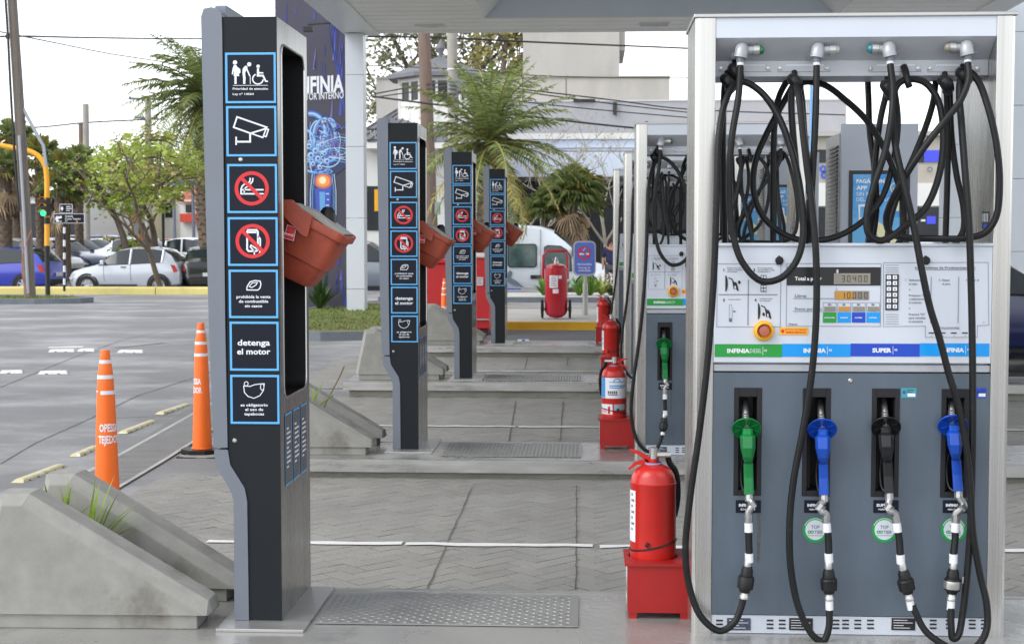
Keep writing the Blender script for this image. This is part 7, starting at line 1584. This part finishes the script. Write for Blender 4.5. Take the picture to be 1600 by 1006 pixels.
# white van
def van():
    Y = 48.0; xr = PX(962, Y, 430); L = 5.9; zb = zg(0, Y); loc = Vector((xr-L/2, Y+1.0, zb)); t = thing('van', 'white high-roofed van with a grey bird emblem, parked behind the wheeled extinguisher', 'van', loc)
    st = [(0, .45, .62, .78), (-.08, .34, .9, .84), (-.5, .30, 1.06, .92), (-.95, .29, 1.2, .95), (-1.15, .29, 1.38, .96), (-1.65, .29, 1.86, .965), (-2.05, .29, 2.18, .97), (-2.5, .29, 2.32, .97), (-3.3, .29, 2.38, .97), (-4.6, .29, 2.40, .97), (-5.75, .30, 2.37, .96), (-5.9, .34, 2.2, .93)]
    def sect(s):
        x, z0, z1, w = s; h = z1-z0; q = [(0, z0), (w*.9, z0), (w, z0+h*.12), (w, z0+h*.45), (w*.97, z0+h*.72), (w*.88, z1-.07), (w*.74, z1), (0, z1+.03)]; return [Vector((xr+x, loc.y+a, zb+b)) for a, b in q]+[Vector((xr+x, loc.y-a, zb+b)) for a, b in q[-2:0:-1]]
    S_ = [sect(s) for s in st]; n = len(S_[0]); vs = [v for q in S_ for v in q]; m = MB(); VW = paint('van_white', C(226, 232, 238)); g = MB()
    fb, fg = [], []
    for i in range(len(S_)-1):
        for j in range(n): (fg if i in (4, 5) and j in (5, 6, 7, 8) else fb).append((i*n+j, (i+1)*n+j, (i+1)*n+(j+1) % n, i*n+(j+1) % n))
    m.add(vs, fb, VW, True); m.add(S_[0], [tuple(range(n))], VW); m.add(S_[-1], [tuple(range(n-1, -1, -1))], VW); m.build('body', t, ang=35); g.add(vs, fg, CGLASS, True); g.build('windscreen', t, ang=35)
    D = Y-.0
    def rr(x0, y0, x1, y1, r): 
        o = []
        for cx, cy, a in ((x1-r, y0+r, 0), (x0+r, y0+r, 90), (x0+r, y1-r, 180), (x1-r, y1-r, 270)):
            for k in range(5): q = R(a+22.5*k); o.append((cx+r*math.cos(q), cy-r*math.sin(q)))
        return o
    for pts in (rr(793, 381, 839, 418, 5), [(850, 386), (856, 383), (876, 384), (886, 390), (893, 402), (894, 424), (856, 424), (850, 418)], rr(742, 381, 786, 418, 5), rr(690, 381, 735, 418, 5)):
        c = MB(); c.prism([P(a, b, D) for a, b in pts], CTRIM, lambda p, k: (p.x, D-.02 if k == 0 else D+.16, p.z)); cxm = sum(a for a, b in pts)/len(pts); cym = sum(b for a, b in pts)/len(pts)
        c.ppoly([(cxm+(a-cxm)*.93, cym+(b-cym)*.91) for a, b in pts][::-1] if pts[0][0] != 850 else [(cxm+(a-cxm)*.93, cym+(b-cym)*.91) for a, b in pts], D-.025, mat('van_glass', C(74, 96, 94), .08, var=.5, scale=2.2, spec=.8)); c.build('window', t)
    c = MB(); c.pbox(829, 430, 849, 436, D-.02, D+.05, CTRIM); c.build('door_handle', t)
    c = MB(); c.tube([P(844.5, 358, D+.1), P(844.5, 390, D-.004), P(844.5, 455, D+.01)], .012, INKG, 4); c.build('door_seam', t)
    c = MB(); EG = mat('emblem_grey', C(98, 112, 124), .5); q = D-.02
    c.ppoly([(790, 430), (797, 422), (801, 426), (798, 434), (808, 440), (820, 450), (806, 446), (792, 440)][::-1], q, EG); c.ppoly([(790, 441), (806, 448), (790, 450)][::-1], q, mat('emblem_pale', C(150, 164, 178), .5)); c.prect(790, 450.5, 814, 452.5, q, DBL); c.build('emblem', t)
    for x in (xr-.95, xr-4.75):
        c = MB(); Mw = Matrix.Translation((x, loc.y-.88, zb+.34)) @ Matrix.Rotation(R(90), 4, 'X'); c.lathe([(.0001, 0), (.42, 0), (.42, .105), (.36, .106)], CTRIM, Mw, 24); c.build('wheel_arch', t); c = MB(); c.lathe([(.2, .0), (.33, .0), (.34, .1), (.31, .125), (.2, .12), (.0001, .11)], TYRE, Mw, 24); w_ = c.build('wheel', t); c = MB(); c.lathe([(.0001, .13), (.1, .135), (.19, .125), (.2, .1)], RIM, Mw, 20); c.build('rim', w_)
    c = MB(); c.box(xr-.06, xr+.05, loc.y-.8, loc.y+.8, zb+.36, zb+.58, CTRIM); c.build('bumper', t, bev=.03)
    for s in (-1, 1): c = MB(); c.box(xr-.34, xr-.03, loc.y+s*.82, loc.y+s*.6, zb+.72, zb+.94, HEADL); c.build('headlight', t, bev=.03)
    c = MB(); c.box(xr-1.45, xr-1.25, loc.y-1.2, loc.y-.98, zb+1.35, zb+1.65, CTRIM); c.build('mirror', t, bev=.03)
van()
# ================================================================== person beyond the pumps
def person():
    Y = 42.0; x = PX(955, Y, 400); z0 = zg(1, Y); t = thing('person', 'person in a navy short-sleeved shirt, half hidden behind the farthest pump', 'person', (x, Y, z0)); SK = mat('skin', C(190, 140, 112), .5)
    J = {'pel': (0, 0, .92), 'waist': (0, .0, 1.06), 'chest': (0, .01, 1.27), 'neck': (0, .0, 1.43), 'head': (0, -.02, 1.52), 'top': (0, -.02, 1.66),
         'sl': (-.17, .0, 1.37), 'el': (-.235, .02, 1.10), 'wl': (-.24, -.05, .86), 'hl': (-.24, -.07, .77), 'sr': (.17, .0, 1.37), 'er': (.235, .02, 1.10), 'wr': (.24, -.05, .86), 'hr': (.24, -.07, .77),
         'hipl': (-.09, 0, .86), 'kl': (-.10, -.02, .48), 'al': (-.11, .02, .09), 'tl': (-.12, -.13, .04), 'hipr': (.09, 0, .86), 'kr': (.11, -.03, .48), 'ar': (.12, .02, .09), 'tr': (.13, -.13, .04)}
    Rr = {'pel': .14, 'waist': .125, 'chest': .145, 'neck': .055, 'head': .085, 'top': .06, 'sl': .065, 'el': .045, 'wl': .032, 'hl': .035, 'sr': .065, 'er': .045, 'wr': .032, 'hr': .035, 'hipl': .095, 'kl': .065, 'al': .042, 'tl': .035, 'hipr': .095, 'kr': .065, 'ar': .042, 'tr': .035}
    E = [('pel', 'waist'), ('waist', 'chest'), ('chest', 'neck'), ('neck', 'head'), ('head', 'top'), ('chest', 'sl'), ('sl', 'el'), ('el', 'wl'), ('wl', 'hl'), ('chest', 'sr'), ('sr', 'er'), ('er', 'wr'), ('wr', 'hr'), ('pel', 'hipl'), ('hipl', 'kl'), ('kl', 'al'), ('al', 'tl'), ('pel', 'hipr'), ('hipr', 'kr'), ('kr', 'ar'), ('ar', 'tr')]
    def skin(name, keys, mm, grow=0.0):
        ks = list(keys); me = bpy.data.meshes.new(name); me.from_pydata([J[k] for k in ks], [(ks.index(a), ks.index(b)) for a, b in E if a in ks and b in ks], []); me.materials.append(mm)
        o = bpy.data.objects.new(name, me); COL.objects.link(o); o.parent = t; md = o.modifiers.new('skin', 'SKIN'); md.use_smooth_shade = True
        for v, k in zip(me.skin_vertices[0].data, ks): r = Rr[k]+grow; v.radius = (r*(1.15 if k in ('pel', 'waist', 'chest') else 1), r*(.8 if k in ('pel', 'waist', 'chest') else 1))
        me.skin_vertices[0].data[0].use_root = True; s = o.modifiers.new('sub', 'SUBSURF'); s.levels = 2; s.render_levels = 2; return o
    skin('body', J.keys(), SK); skin('shirt', ['waist', 'pel', 'chest', 'sl', 'el', 'sr', 'er'], mat('navy_cotton', C(46, 48, 82), .85), .022); skin('trousers', ['pel', 'hipl', 'kl', 'al', 'hipr', 'kr', 'ar'], mat('grey_cotton', C(84, 84, 90), .85), .024)
    c = MB(); c.lathe([(.0001, 1.70), (.06, 1.69), (.095, 1.63), (.1, 1.56), (.09, 1.52)], mat('hair_dark', C(40, 32, 28), .7), Matrix.Translation((x, Y+.0, z0)), 14); c.build('hair', t)
    c = MB()
    for a, z, s in ((-.03, 1.575, .009), (.03, 1.575, .009)): c.tube([(x+a-s, Y-.105, z0+z), (x+a+s, Y-.105, z0+z)], .006, INK, 6)
    c.tube([(x, Y-.10, z0+1.57), (x, Y-.125, z0+1.535), (x, Y-.10, z0+1.53)], .01, SK, 6); c.tube([(x-.02, Y-.1, z0+1.50), (x+.02, Y-.1, z0+1.50)], .006, mat('lip', C(160, 96, 88), .5), 6); c.build('face', t)
person()
